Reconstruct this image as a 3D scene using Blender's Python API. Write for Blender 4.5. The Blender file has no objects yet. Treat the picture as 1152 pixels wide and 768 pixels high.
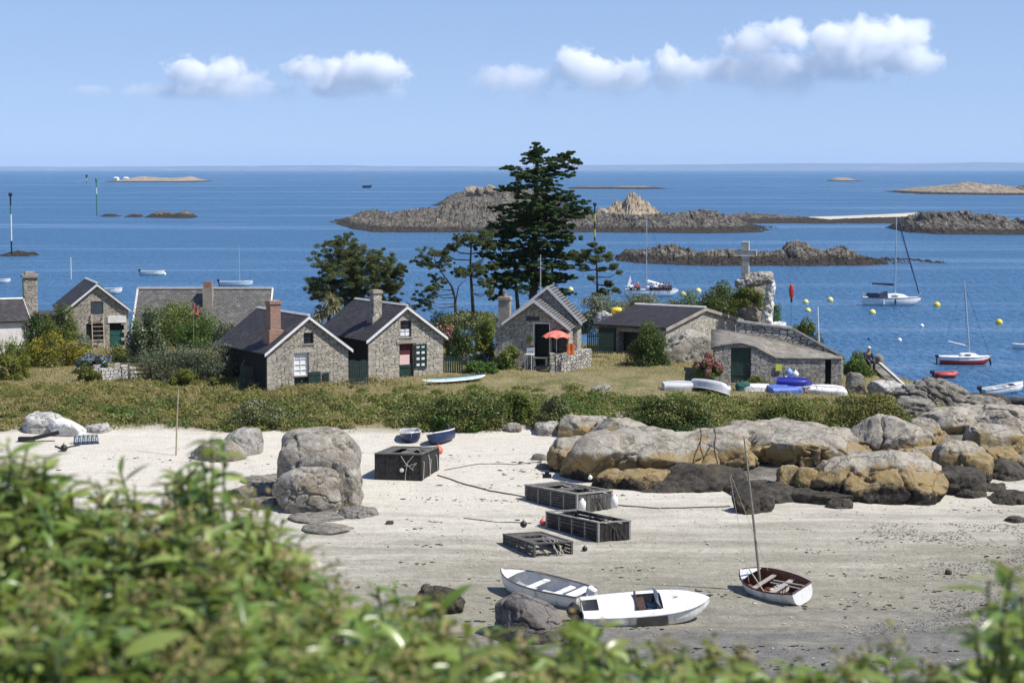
SKY_TINT = (1.0, .95, 1.04)
SKY_LIFT = .11
SKY_STRENGTH = .10
SUN_STRENGTH = 4.3
EXPOSURE = .50
HAZE = 3.0e-5
CLOUDS = True
import bpy, bmesh, math, random
import numpy as np
from mathutils import Vector, Matrix, Euler

R = math.radians
scene = bpy.context.scene
COL = scene.collection
random.seed(11)
rng = np.random.default_rng(11)

# ------------------------------------------------------------------ camera maths
FPX, CX, CY, CAMZ = 2240.0, 576.0, 384.0, 18.0
PITCH = math.atan(194.0 / FPX)
CP, SP = math.cos(PITCH), math.sin(PITCH)

def ray(px, py):
    a, b = (px - CX) / FPX, (CY - py) / FPX
    return np.array([a, CP + b * SP, -SP + b * CP])

def at(px, py, Y):
    d = ray(px, py)
    t = Y / d[1]
    return Vector((d[0] * t, Y, CAMZ + d[2] * t))

def water(px, py):
    d = ray(px, py)
    t = -CAMZ / d[2]
    return Vector((d[0] * t, d[1] * t, 0.0))

# ------------------------------------------------------------------ noise
def _hash(ix, iy, iz, seed):
    h = (ix.astype(np.int64) * 374761393 + iy.astype(np.int64) * 668265263 + iz.astype(np.int64) * 2147483647 + seed * 1274126177) & 0xffffffff
    h = ((h ^ (h >> 13)) * 1274126177) & 0xffffffff
    h = ((h ^ (h >> 16)) * 2246822519) & 0xffffffff
    h = h ^ (h >> 15)
    return (h & 0xffff) / 32767.5 - 1.0

def vnoise(p, seed=0):
    p = np.asarray(p, float)
    i = np.floor(p).astype(np.int64)
    f = p - i
    u = f * f * f * (f * (f * 6 - 15) + 10)
    out = 0
    for dx in (0, 1):
        for dy in (0, 1):
            for dz in (0, 1):
                w = (u[:, 0] if dx else 1 - u[:, 0]) * (u[:, 1] if dy else 1 - u[:, 1]) * (u[:, 2] if dz else 1 - u[:, 2])
                out = out + w * _hash(i[:, 0] + dx, i[:, 1] + dy, i[:, 2] + dz, seed)
    return out

def fbm(p, octaves=4, seed=0, gain=0.5, lac=2.07):
    p = np.asarray(p, float)
    a, s, tot = 1.0, 0, 0.0
    for o in range(octaves):
        s = s + a * vnoise(p, seed + o * 17)
        tot += a
        a *= gain
        p = p * lac + 3.7
    return s / tot

def fbm2(x, y, octaves=4, seed=0):
    x = np.atleast_1d(np.asarray(x, float)); y = np.atleast_1d(np.asarray(y, float))
    return fbm(np.stack([x.ravel(), y.ravel(), np.zeros(x.size) + seed * .37], 1), octaves, seed).reshape(x.shape)

# ------------------------------------------------------------------ objects
def tag(o, label=None, cat=None, group=None, kind=None):
    if label: o['label'] = label
    if cat: o['category'] = cat
    if group: o['group'] = group
    if kind: o['kind'] = kind
    return o

def empty(name, loc, rz=0.0, label=None, cat=None, group=None, rot=None):
    o = bpy.data.objects.new(name, None)
    COL.objects.link(o)
    o.location = loc
    o.rotation_euler = rot if rot is not None else (0, 0, rz)
    o.empty_display_size = .3
    return tag(o, label, cat, group)

def link(name, me, m=None, parent=None):
    o = bpy.data.objects.new(name, me)
    COL.objects.link(o)
    if m is not None:
        me.materials.clear() if len(me.materials) else None
        me.materials.append(m)
    if parent is not None:
        o.parent = parent
    return o

def np_mesh(name, V, F, smooth=False):
    V = np.asarray(V, np.float32); F = np.asarray(F, np.int32)
    me = bpy.data.meshes.new(name)
    n, k = F.shape
    me.vertices.add(len(V)); me.vertices.foreach_set('co', V.ravel())
    me.loops.add(n * k); me.loops.foreach_set('vertex_index', F.ravel())
    me.polygons.add(n)
    me.polygons.foreach_set('loop_start', np.arange(0, n * k, k, dtype=np.int32))
    me.polygons.foreach_set('loop_total', np.full(n, k, np.int32))
    if smooth:
        me.polygons.foreach_set('use_smooth', np.ones(n, bool))
    me.update(calc_edges=True)
    return me

class MB:
    """collects simple shapes into one mesh"""
    def __init__(self):
        self.v, self.f = [], []
    def add(self, vs, fs, mat=None):
        b = len(self.v)
        for p in vs:
            p = Vector(p)
            self.v.append(mat @ p if mat is not None else p)
        for f in fs:
            self.f.append([i + b for i in f])
        return self
    def box(self, x0, x1, y0, y1, z0, z1, mat=None):
        vs = [(x, y, z) for z in (z0, z1) for y in (y0, y1) for x in (x0, x1)]
        return self.add(vs, [(0, 2, 3, 1), (4, 5, 7, 6), (0, 1, 5, 4), (2, 6, 7, 3), (0, 4, 6, 2), (1, 3, 7, 5)], mat)
    def beam(self, a, b, w, h, up=(0, 0, 1)):
        a, b = Vector(a), Vector(b)
        d = (b - a); L = d.length; d.normalize()
        s = d.cross(Vector(up))
        if s.length < 1e-4: s = d.cross(Vector((1, 0, 0)))
        s.normalize(); u = s.cross(d)
        m = Matrix((( s.x, d.x, u.x, a.x), (s.y, d.y, u.y, a.y), (s.z, d.z, u.z, a.z), (0, 0, 0, 1)))
        return self.box(-w / 2, w / 2, 0, L, -h / 2, h / 2, m)
    def prism(self, poly, y0, y1, mat=None):
        """polygon in local XZ extruded along Y"""
        n = len(poly)
        vs = [(x, y0, z) for x, z in poly] + [(x, y1, z) for x, z in poly]
        fs = [tuple(range(n)), tuple(range(2 * n - 1, n - 1, -1))]
        for i in range(n):
            j = (i + 1) % n
            fs.append((i, i + n, j + n, j))
        return self.add(vs, fs, mat)
    def tube(self, pts, radii, n=8, cap=True):
        pts = [Vector(p) for p in pts]
        if not hasattr(radii, '__len__'): radii = [radii] * len(pts)
        rings = []
        prev = None
        for i, p in enumerate(pts):
            d = (pts[min(i + 1, len(pts) - 1)] - pts[max(i - 1, 0)])
            if d.length < 1e-9: d = Vector((0, 0, 1))
            d.normalize()
            if prev is None:
                a = d.orthogonal().normalized()
            else:
                a = (prev - d * prev.dot(d))
                a = a.normalized() if a.length > 1e-6 else d.orthogonal().normalized()
            prev = a
            b = d.cross(a)
            rings.append([p + (a * math.cos(2 * math.pi * k / n) + b * math.sin(2 * math.pi * k / n)) * radii[i] for k in range(n)])
        vs = [q for r in rings for q in r]
        fs = []
        for i in range(len(rings) - 1):
            for k in range(n):
                k2 = (k + 1) % n
                fs.append((i * n + k, i * n + k2, (i + 1) * n + k2, (i + 1) * n + k))
        if cap:
            fs.append(tuple(range(n - 1, -1, -1)))
            fs.append(tuple(range((len(rings) - 1) * n, len(rings) * n)))
        return self.add(vs, fs)
    def lathe(self, prof, n=16, mat=None):
        """profile of (r, z) round Z"""
        vs, fs = [], []
        for r, z in prof:
            for k in range(n):
                a = 2 * math.pi * k / n
                vs.append((r * math.cos(a), r * math.sin(a), z))
        for i in range(len(prof) - 1):
            for k in range(n):
                k2 = (k + 1) % n
                fs.append((i * n + k, i * n + k2, (i + 1) * n + k2, (i + 1) * n + k))
        fs.append(tuple(range(n - 1, -1, -1)))
        fs.append(tuple(range((len(prof) - 1) * n, len(prof) * n)))
        return self.add(vs, fs, mat)
    def grid(self, P):
        """P[i][j] points -> quads"""
        b = len(self.v)
        ni, nj = len(P), len(P[0])
        for row in P:
            for p in row: self.v.append(Vector(p))
        for i in range(ni - 1):
            for j in range(nj - 1):
                self.f.append([b + i * nj + j, b + i * nj + j + 1, b + (i + 1) * nj + j + 1, b + (i + 1) * nj + j])
        return self
    def mesh(self, name, smooth=False):
        me = bpy.data.meshes.new(name)
        me.from_pydata([tuple(p) for p in self.v], [], self.f)
        if smooth:
            me.polygons.foreach_set('use_smooth', np.ones(len(me.polygons), bool))
        me.update()
        return me
    def build(self, name, m, parent=None, smooth=False, bevel=0.0, normals=True):
        me = self.mesh(name, smooth)
        if bevel > 0 or normals:
            bm = bmesh.new(); bm.from_mesh(me)
            if bevel > 0:
                bmesh.ops.bevel(bm, geom=[e for e in bm.edges if len(e.link_faces) == 2 and e.calc_face_angle(0) > .5], offset=bevel, segments=1, affect='EDGES', profile=.5)
            if normals:
                bmesh.ops.recalc_face_normals(bm, faces=bm.faces)
            bm.to_mesh(me); bm.free()
            if smooth:
                me.polygons.foreach_set('use_smooth', np.ones(len(me.polygons), bool))
        return link(name, me, m, parent)

# ------------------------------------------------------------------ leaves
def leaf_quads(P, N, size, aspect=0.45, jitter=.6, droop=0.0):
    """diamond leaves at points P, roughly facing N"""
    n = len(P)
    size = np.broadcast_to(np.asarray(size, float), (n,))[:, None]
    N = N + rng.normal(0, jitter, (n, 3))
    N /= np.linalg.norm(N, axis=1)[:, None] + 1e-9
    A = rng.normal(0, 1, (n, 3)); A[:, 2] -= droop
    A -= N * (A * N).sum(1)[:, None]
    A /= np.linalg.norm(A, axis=1)[:, None] + 1e-9
    B = np.cross(N, A)
    w = size * aspect * .5
    V = np.empty((n, 4, 3))
    V[:, 0] = P - A * size * .5
    V[:, 1] = P + B * w - A * size * .05
    V[:, 2] = P + A * size * .5 - N * size * .12
    V[:, 3] = P - B * w - A * size * .05
    F = np.arange(n * 4).reshape(n, 4)
    return V.reshape(-1, 3), F

def clump_points(C, rad, n, shell=.55):
    """n points in each ellipsoid clump (C centres, rad radii (k,3))"""
    k = len(C)
    d = rng.normal(0, 1, (k, n, 3)); d /= np.linalg.norm(d, axis=2)[:, :, None]
    r = shell + (1 - shell) * rng.random((k, n, 1))
    P = C[:, None, :] + d * r * rad[:, None, :]
    return P.reshape(-1, 3), d.reshape(-1, 3)
# ------------------------------------------------------------------ materials
class NT:
    def __init__(self, m):
        self.t = m.node_tree; self.n = self.t.nodes; self.l = self.t.links
    def new(self, typ, **kw):
        o = self.n.new(typ)
        for k, v in kw.items(): setattr(o, k, v)
        return o
    def set(self, sock, v):
        if isinstance(v, bpy.types.NodeSocket): self.l.new(v, sock)
        else: sock.default_value = v
    def noise(self, vec, scale, detail=4, rough=.55, distort=0.0):
        o = self.new('ShaderNodeTexNoise')
        o.inputs['Scale'].default_value = scale; o.inputs['Detail'].default_value = detail
        o.inputs['Roughness'].default_value = rough; o.inputs['Distortion'].default_value = distort
        if vec is not None: self.l.new(vec, o.inputs['Vector'])
        return o.outputs['Fac']
    def voronoi(self, vec, scale, feature='F1', out='Distance', randomness=1.0):
        o = self.new('ShaderNodeTexVoronoi', feature=feature)
        o.inputs['Scale'].default_value = scale; o.inputs['Randomness'].default_value = randomness
        self.l.new(vec, o.inputs['Vector'])
        return o.outputs[out]
    def ramp(self, fac, stops, interp='LINEAR'):
        o = self.new('ShaderNodeValToRGB'); o.color_ramp.interpolation = interp
        e = o.color_ramp.elements
        while len(e) < len(stops): e.new(.5)
        for el, (p, c) in zip(e, stops):
            el.position = p
            el.color = (c, c, c, 1) if not hasattr(c, '__len__') else (*c, 1)
        self.l.new(fac, o.inputs['Fac'])
        return o.outputs['Color']
    def math(self, op, a, b=0.0, c=None, clamp=False):
        o = self.new('ShaderNodeMath', operation=op, use_clamp=clamp)
        self.set(o.inputs[0], a); self.set(o.inputs[1], b)
        if c is not None: self.set(o.inputs[2], c)
        return o.outputs[0]
    def vmath(self, op, a, b=(0, 0, 0)):
        o = self.new('ShaderNodeVectorMath', operation=op)
        self.set(o.inputs[0], a); self.set(o.inputs[1], b)
        return o.outputs['Value'] if op in ('LENGTH', 'DOT_PRODUCT') else o.outputs[0]
    def mix(self, fac, a, b, blend='MIX'):
        o = self.new('ShaderNodeMix', data_type='RGBA', blend_type=blend)
        self.set(o.inputs['Factor'], fac)
        for s, v in ((o.inputs[6], a), (o.inputs[7], b)):
            self.set(s, (*v, 1) if isinstance(v, tuple) and len(v) == 3 else v)
        return o.outputs[2]
    def coords(self, kind='Object', scale=None):
        if kind == 'World':
            v = self.new('ShaderNodeNewGeometry').outputs['Position']
        else:
            v = self.new('ShaderNodeTexCoord').outputs[kind]
        if scale is not None:
            mp = self.new('ShaderNodeMapping'); mp.inputs['Scale'].default_value = scale
            self.l.new(v, mp.inputs['Vector']); v = mp.outputs[0]
        return v
    def sep(self, v):
        o = self.new('ShaderNodeSeparateXYZ'); self.l.new(v, o.inputs[0]); return o.outputs
    def comb(self, x, y, z):
        o = self.new('ShaderNodeCombineXYZ')
        for s, q in zip(o.inputs, (x, y, z)): self.set(s, q)
        return o.outputs[0]
    def bump(self, h, strength=.5, dist=.05, normal=None):
        o = self.new('ShaderNodeBump'); o.inputs['Strength'].default_value = strength; o.inputs['Distance'].default_value = dist
        self.l.new(h, o.inputs['Height'])
        if normal is not None: self.l.new(normal, o.inputs['Normal'])
        return o.outputs[0]
    def maprange(self, v, a, b, c=0.0, d=1.0, smooth=True):
        o = self.new('ShaderNodeMapRange', interpolation_type='SMOOTHSTEP' if smooth else 'LINEAR')
        self.set(o.inputs[0], v)
        for i, q in zip((1, 2, 3, 4), (a, b, c, d)): o.inputs[i].default_value = q
        return o.outputs[0]

def new_mat(name):
    m = bpy.data.materials.new(name); m.use_nodes = True
    t = NT(m)
    p = t.n['Principled BSDF']
    return m, t, p

_M = {}
def paint(name, c, rough=.5, var=.12, scale=3.0, spec=.4, metallic=0.0, dirt=None, dirt_amt=.4, bump=0.0):
    """painted / plain surface with tonal wear"""
    if name in _M: return _M[name]
    m, t, p = new_mat(name)
    v = t.coords()
    n = t.noise(v, scale, 6, .6)
    lo = tuple(max(0, x * (1 - var * 1.6)) for x in c); hi = tuple(min(1, x * (1 + var)) for x in c)
    colr = t.ramp(n, [(.3, lo), (.7, hi)])
    if dirt:
        d = t.noise(t.coords('Object', (1, 1, .35)), scale * 2.3, 8, .7)
        colr = t.mix(t.math('MULTIPLY', t.maprange(d, .5, .68), dirt_amt), colr, dirt)
    t.l.new(colr, p.inputs['Base Color'])
    p.inputs['Roughness'].default_value = rough; p.inputs['Specular IOR Level'].default_value = spec
    p.inputs['Metallic'].default_value = metallic
    if bump:
        t.l.new(t.bump(t.noise(v, scale * 8, 5), bump, .02), p.inputs['Normal'])
    _M[name] = m
    return m

def leaf_mat(name, cols, trans=.28, rough=.5, spec=.3):
    """cols: list of colours picked leaf by leaf"""
    if name in _M: return _M[name]
    m, t, p = new_mat(name)
    g = t.new('ShaderNodeNewGeometry')
    rnd = g.outputs['Random Per Island']
    stops = [((i + .0) / max(1, len(cols) - 1), c) for i, c in enumerate(cols)]
    c = t.ramp(rnd, stops)
    big = t.noise(t.coords('World'), .9, 3)
    c = t.mix(t.maprange(big, .35, .65, 0, .35), c, cols[-1])
    t.l.new(c, p.inputs['Base Color'])
    p.inputs['Roughness'].default_value = rough; p.inputs['Specular IOR Level'].default_value = spec
    tr = t.new('ShaderNodeBsdfTranslucent')
    t.l.new(t.mix(.5, c, (.30, .34, .06), 'MIX'), tr.inputs['Color'])
    mx = t.new('ShaderNodeMixShader'); mx.inputs[0].default_value = trans
    t.l.new(p.outputs[0], mx.inputs[1]); t.l.new(tr.outputs[0], mx.inputs[2])
    t.l.new(mx.outputs[0], t.n['Material Output'].inputs['Surface'])
    _M[name] = m
    return m

def stone_wall_mat(name, cols, mortar=(.50, .46, .39), sx=4.0, sz=10.5, seed=0.0, edge=.10):
    m, t, p = new_mat(name)
    v = t.coords()
    s = t.sep(v)
    u = t.math('ADD', t.math('ADD', s[0], s[1]), seed)
    wob = t.noise(v, 2.2, 3)
    uv = t.comb(t.math('MULTIPLY', t.math('ADD', u, t.math('MULTIPLY', wob, .25)), sx), t.math('MULTIPLY', t.math('ADD', s[2], t.math('MULTIPLY', wob, .16)), sz), 0.0)
    def vor(feature, out):
        o = t.new('ShaderNodeTexVoronoi', feature=feature, voronoi_dimensions='2D')
        o.inputs['Scale'].default_value = 1.0; o.inputs['Randomness'].default_value = .78
        t.l.new(uv, o.inputs['Vector']); return o.outputs[out]
    cell = t.sep(vor('F1', 'Color'))[0]
    e = vor('DISTANCE_TO_EDGE', 'Distance')
    c = t.ramp(cell, [(i / (len(cols) - 1), tuple(min(.75, q * 1.5) for q in k)) for i, k in enumerate(cols)])
    fine = t.noise(v, 14, 6, .7)
    c = t.mix(.7, c, t.ramp(fine, [(.3, .32), (.7, 1.12)]), 'MULTIPLY')
    big = t.noise(v, .7, 4)
    c = t.mix(t.maprange(big, .45, .7, 0, .4), c, (.20, .18, .13))
    fac = t.maprange(e, edge * .35, edge, 0, 1)
    mcol = t.mix(t.maprange(t.noise(v, 4.5, 4), .42, .53), mortar, (.045, .04, .035))
    c = t.mix(fac, mcol, c)
    lich = t.noise(v, 3.1, 7, .7)
    c = t.mix(t.maprange(lich, .62, .72, 0, .6), c, (.50, .47, .38))
    t.l.new(c, p.inputs['Base Color'])
    p.inputs['Roughness'].default_value = .92; p.inputs['Specular IOR Level'].default_value = .15
    h = t.math('ADD', t.math('MULTIPLY', fac, 1.0), t.math('MULTIPLY', fine, .5))
    h = t.math('ADD', h, t.math('MULTIPLY', cell, .6))
    t.l.new(t.bump(h, .9, .05), p.inputs['Normal'])
    return m

def slate_mat(name, base, lichen=(.25, .23, .17), amt=.25, row=9.0):
    m, t, p = new_mat(name)
    v = t.coords(); s = t.sep(v)
    b = t.new('ShaderNodeTexBrick'); b.offset = .5
    for k, q in (('Scale', 1.0), ('Mortar Size', .012), ('Brick Width', .26), ('Row Height', 1.0 / row), ('Bias', 0.0)):
        b.inputs[k].default_value = q
    b.inputs['Color1'].default_value = (*[x * .75 for x in base], 1); b.inputs['Color2'].default_value = (*[x * 1.3 for x in base], 1)
    b.inputs['Mortar'].default_value = (*[x * .4 for x in base], 1)
    t.l.new(t.comb(s[1], t.math('MULTIPLY', s[2], 1.4), 0.0), b.inputs['Vector'])
    n = t.noise(v, 2.0, 7, .65)
    c = t.mix(t.maprange(n, .48, .72, 0, amt), b.outputs['Color'], lichen)
    n2 = t.noise(v, 9.0, 5, .7)
    c = t.mix(.5, c, t.ramp(n2, [(.3, .55), (.7, 1.25)]), 'MULTIPLY')
    t.l.new(c, p.inputs['Base Color'])
    p.inputs['Roughness'].default_value = .7; p.inputs['Specular IOR Level'].default_value = .25
    t.l.new(t.bump(b.outputs['Fac'], .5, .02), p.inputs['Normal'])
    return m

def granite_mat(name, pale=(.36, .34, .31), mid=(.25, .235, .21), dark=(.13, .12, .11), bands=None, white=0.0, tan=(.30, .24, .16), tan_amt=.35, scale=1.0, lay=0.0):
    """bands = (z_black, z_ochre): tide line and lichen belt of the shore"""
    m, t, p = new_mat(name)
    v = t.coords('World')
    n1 = t.noise(v, .8 * scale, 6, .6, .4)
    n2 = t.noise(v, 4.0 * scale, 8, .72)
    n3 = t.noise(v, 22.0 * scale, 5, .7)
    c = t.ramp(t.math('ADD', t.math('MULTIPLY', n1, .45), t.math('MULTIPLY', n2, .55)), [(.36, dark), (.46, mid), (.58, pale)])
    c = t.mix(t.maprange(t.noise(v, 1.3 * scale, 5, .6), .5, .66, 0, tan_amt), c, tan)
    if white:
        w = t.noise(v, 2.2 * scale, 8, .75)
        c = t.mix(t.maprange(w, .50, .58, 0, white), c, (.66, .65, .62))
    if bands:
        z = t.sep(v)[2]
        zz = t.math('ADD', z, t.math('MULTIPLY', t.math('SUBTRACT', t.noise(v, .8, 5, .6), .5), 2.2))
        zz = t.math('ADD', zz, t.math('MULTIPLY', t.math('SUBTRACT', n2, .5), .7))
        och = t.mix(t.maprange(n2, .4, .62), (.33, .225, .085), (.27, .22, .13))
        f = t.math('MULTIPLY', t.maprange(zz, bands[1] + .30, bands[1] - .12), t.maprange(t.noise(v, .55, 4, .6), .33, .47, .25, .95))
        c = t.mix(f, c, och)
        blk = t.mix(t.maprange(n2, .45, .65), (.028, .024, .020), (.085, .075, .062))
        c = t.mix(t.maprange(zz, bands[0] + .18, bands[0] - .12), c, blk)
    spk = t.ramp(n3, [(.36, .62), (.60, 1.12)])
    c = t.mix(.75, c, spk, 'MULTIPLY')
    p.inputs['Roughness'].default_value = .9; p.inputs['Specular IOR Level'].default_value = .2
    crack = t.voronoi(t.vmath('ADD', t.coords('World', (.55 * scale, .55 * scale, (.9 + lay * 2.5) * scale)), t.comb(t.math('MULTIPLY', n1, .8), t.math('MULTIPLY', n2, .35), n1)), 1.0, 'DISTANCE_TO_EDGE')
    c = t.mix(t.math('MULTIPLY', t.maprange(crack, .022, .004), t.maprange(n1, .45, .58, .05, .6)), c, (.05, .045, .04))
    t.l.new(c, p.inputs['Base Color'])
    h = t.math('ADD', t.math('MULTIPLY', t.maprange(crack, 0, .035), .30), t.math('ADD', t.math('MULTIPLY', n2, .9), t.math('MULTIPLY', n3, .16)))
    t.l.new(t.bump(h, .85, .16 / scale), p.inputs['Normal'])
    return m
# ------------------------------------------------------------------ world, sun, camera
SUN_EL, SUN_AZ = R(54), R(-20)          # azimuth measured from +X towards -Y (camera side) when negative
sun_dir = Vector((math.cos(SUN_EL) * math.cos(SUN_AZ), math.cos(SUN_EL) * math.sin(SUN_AZ), math.sin(SUN_EL)))

w = bpy.data.worlds.new("World"); scene.world = w; w.use_nodes = True
wt = NT(w)
bg = wt.n['Background']
sky = wt.new('ShaderNodeTexSky', sky_type='NISHITA', sun_disc=False)
sky.sun_elevation = SUN_EL
sky.sun_rotation = math.atan2(sun_dir.x, sun_dir.y)
sky.altitude = 0; sky.air_density = .95; sky.dust_density = 0; sky.ozone_density = 2.4
wv = wt.vmath('NORMALIZE', wt.vmath('ADD', wt.vmath('MULTIPLY', wt.new('ShaderNodeTexCoord').outputs['Generated'], (1, 1, .8)), (0, 0, SKY_LIFT)))
wt.l.new(wv, sky.inputs['Vector'])
tint = wt.mix(1.0, sky.outputs[0], (SKY_TINT), 'MULTIPLY')
wt.l.new(tint, bg.inputs['Color'])
bg.inputs['Strength'].default_value = SKY_STRENGTH

sl = bpy.data.lights.new('sun', 'SUN'); sl.energy = SUN_STRENGTH; sl.angle = R(.5); sl.color = (1.0, .955, .88)
so = bpy.data.objects.new('sun', sl); COL.objects.link(so)
so.rotation_euler = sun_dir.to_track_quat('Z', 'Y').to_euler()
so.location = sun_dir * 60

cam = bpy.data.cameras.new('camera'); co = bpy.data.objects.new('camera', cam); COL.objects.link(co)
co.location = (0, 0, CAMZ); co.rotation_euler = (R(90) - PITCH, 0, 0)
cam.sensor_width = 36; cam.lens = 36 * FPX / 1152
cam.clip_start = .1; cam.clip_end = 200000
cam.dof.use_dof = True; cam.dof.focus_distance = 104; cam.dof.aperture_fstop = 5.4
scene.camera = co
scene.view_settings.view_transform = 'Standard'; scene.view_settings.look = 'None'
scene.view_settings.exposure = EXPOSURE; scene.view_settings.gamma = 1
try: scene.view_settings.use_curve_mapping = False
except Exception: pass
cy = scene.cycles
cy.use_denoising = True
try: cy.denoiser = 'OPENIMAGEDENOISE'
except Exception: pass
cy.max_bounces = 24; cy.diffuse_bounces = 3; cy.glossy_bounces = 3; cy.transmission_bounces = 4; cy.transparent_max_bounces = 8
cy.volume_bounces = 24; cy.volume_max_steps = 256; cy.volume_step_rate = .5
cy.caustics_reflective = False; cy.caustics_refractive = False
cy.sample_clamp_indirect = 6

# ------------------------------------------------------------------ ground
GX = np.array([-60, -45, -30, -15, 0, 10, 18, 22, 25, 28, 35, 42, 55], float)
ROWS = [
 (-20, [16.4] * 13), (5, [16.3] * 13), (10, [14.7] * 13), (20, [11.3] * 13), (40, [5.8] * 13), (55, [2.2] * 13),
 (62, [1.8] * 13),
 (75, [2.7, 2.6, 2.5, 2.5, 2.45, 2.45, 2.4, 2.4, 2.4, 2.4, 2.4, 2.4, 2.4]),
 (88, [3.5, 3.4, 3.3, 3.2, 3.2, 3.2, 3.15, 3.1, 3.1, 3.0, 2.9, 2.7, 2.5]),
 (97, [4.2, 4.1, 3.9, 3.75, 3.75, 3.9, 3.8, 3.7, 3.6, 3.5, 3.2, 2.5, 2.0]),
 (103, [4.6, 4.5, 4.25, 4.05, 4.05, 4.5, 4.4, 4.3, 4.2, 4.0, 3.4, 2.2, 1.5]),
 (106, [5.0, 4.9, 4.75, 4.7, 4.7, 5.0, 4.95, 4.8, 4.6, 4.3, 3.4, 2.0, 1.0]),
 (110, [5.3, 5.25, 5.3, 5.5, 5.65, 5.65, 5.45, 5.2, 5.0, 4.5, 3.4, 1.8, .6]),
 (114, [5.4, 5.4, 5.5, 5.75, 6.0, 5.8, 5.55, 5.3, 5.0, 4.4, 3.2, 1.5, .2]),
 (120, [5.5, 5.5, 5.7, 6.0, 6.3, 6.2, 5.9, 5.6, 5.0, 4.0, 2.7, 1.0, -.4]),
 (130, [5.5, 5.5, 5.7, 6.0, 6.2, 6.3, 5.9, 4.6, 3.4, 2.6, 2.0, .5, -.8]),
 (145, [5.2, 5.2, 5.2, 5.0, 5.0, 5.2, 4.0, 2.4, 1.4, .8, .5, -.2, -1.2]),
 (158, [4.0, 4.0, 3.8, 3.4, 3.4, 3.2, 2.2, 1.0, .2, -.3, -.5, -1.0, -1.6]),
 (175, [1.0, 1.0, .8, .6, .4, .2, -.2, -.8, -1.0, -1.2, -1.5, -1.8, -2.2]),
 (190, [-2] * 13), (240, [-6] * 13)]
GY = np.array([r[0] for r in ROWS], float); GZ = np.array([r[1] for r in ROWS], float)

def ground(x, y, detail=True):
    x = np.atleast_1d(np.asarray(x, float)); y = np.atleast_1d(np.asarray(y, float))
    sh = x.shape; x = x.ravel(); y = y.ravel()
    xc = np.clip(x, GX[0], GX[-1]); yc = np.clip(y, GY[0], GY[-1])
    i = np.clip(np.searchsorted(GX, xc) - 1, 0, len(GX) - 2); j = np.clip(np.searchsorted(GY, yc) - 1, 0, len(GY) - 2)
    fx = (xc - GX[i]) / (GX[i + 1] - GX[i]); fy = (yc - GY[j]) / (GY[j + 1] - GY[j])
    z = (GZ[j, i] * (1 - fx) + GZ[j, i + 1] * fx) * (1 - fy) + (GZ[j + 1, i] * (1 - fx) + GZ[j + 1, i + 1] * fx) * fy
    if detail:
        a = np.where(y > 103, .16, .06)
        z = z + a * fbm2(x * .22, y * .22, 3, 5) + .03 * fbm2(x * 1.3, y * 1.3, 2, 9)
    return z.reshape(sh)

def gz(x, y): return float(ground(x, y)[0])

_ts = np.concatenate([np.arange(3, 60, .3), np.arange(60, 200, .1)])
def hit(px, py):
    d = ray(px, py); t = _ts / d[1]
    z = CAMZ + d[2] * t
    g = ground(d[0] * t, _ts)
    k = np.nonzero((z < g) & (_ts > 50))[0]
    if not len(k): return at(px, py, 150)
    k = k[0]
    return Vector((d[0] * t[k], _ts[k], g[k]))

def veg_mask(x, y):
    """1 where plants grow, 0 on sand and rock"""
    e = 103.6 + 1.3 * fbm2(x * .15, y * .0 + 3, 3, 31) + np.interp(x, [-40, -27, -22, -10, 5, 9, 15, 22, 26], [-1.0, -.5, .2, .0, .4, -.8, -1.6, -1.0, 2])
    return np.clip((y - e) / 1.2 + .35 * fbm2(x * .9, y * .9, 3, 33), 0, 1)

gx = np.concatenate([np.arange(-120, -38, 3.), np.arange(-38, 48, .5), np.arange(48, 122, 3.)])
gy = np.concatenate([np.arange(-30, 55, 1.5), np.arange(55, 125, .4), np.arange(125, 241, 1.5)])
XX, YY = np.meshgrid(gx, gy)
ZZ = ground(XX, YY)
nx, ny = len(gx), len(gy)
idx = np.arange(nx * ny).reshape(ny, nx)
Fg = np.stack([idx[:-1, :-1], idx[:-1, 1:], idx[1:, 1:], idx[1:, :-1]], -1).reshape(-1, 4)
gme = np_mesh('ground', np.stack([XX, YY, ZZ], -1).reshape(-1, 3), Fg, True)
va = gme.attributes.new('veg', 'FLOAT', 'POINT')
vm = veg_mask(XX, YY).ravel()
vm = np.where(YY.ravel() < 50, 1.0, vm)
vm = np.where((XX.ravel() > 23) & (YY.ravel() > 95), vm * np.clip((26 - XX.ravel()) / 3, 0, 1), vm)
va.data.foreach_set('value', vm.astype(np.float32))
# dry lawn in front of the terrace, gravelly patches at the lower edge of the beach
lawn = np.clip(1.5 - np.hypot((XX - 6) / 9, (YY - 113) / 5), 0, 1).ravel()
la = gme.attributes.new('lawn', 'FLOAT', 'POINT'); la.data.foreach_set('value', lawn.astype(np.float32))

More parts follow.
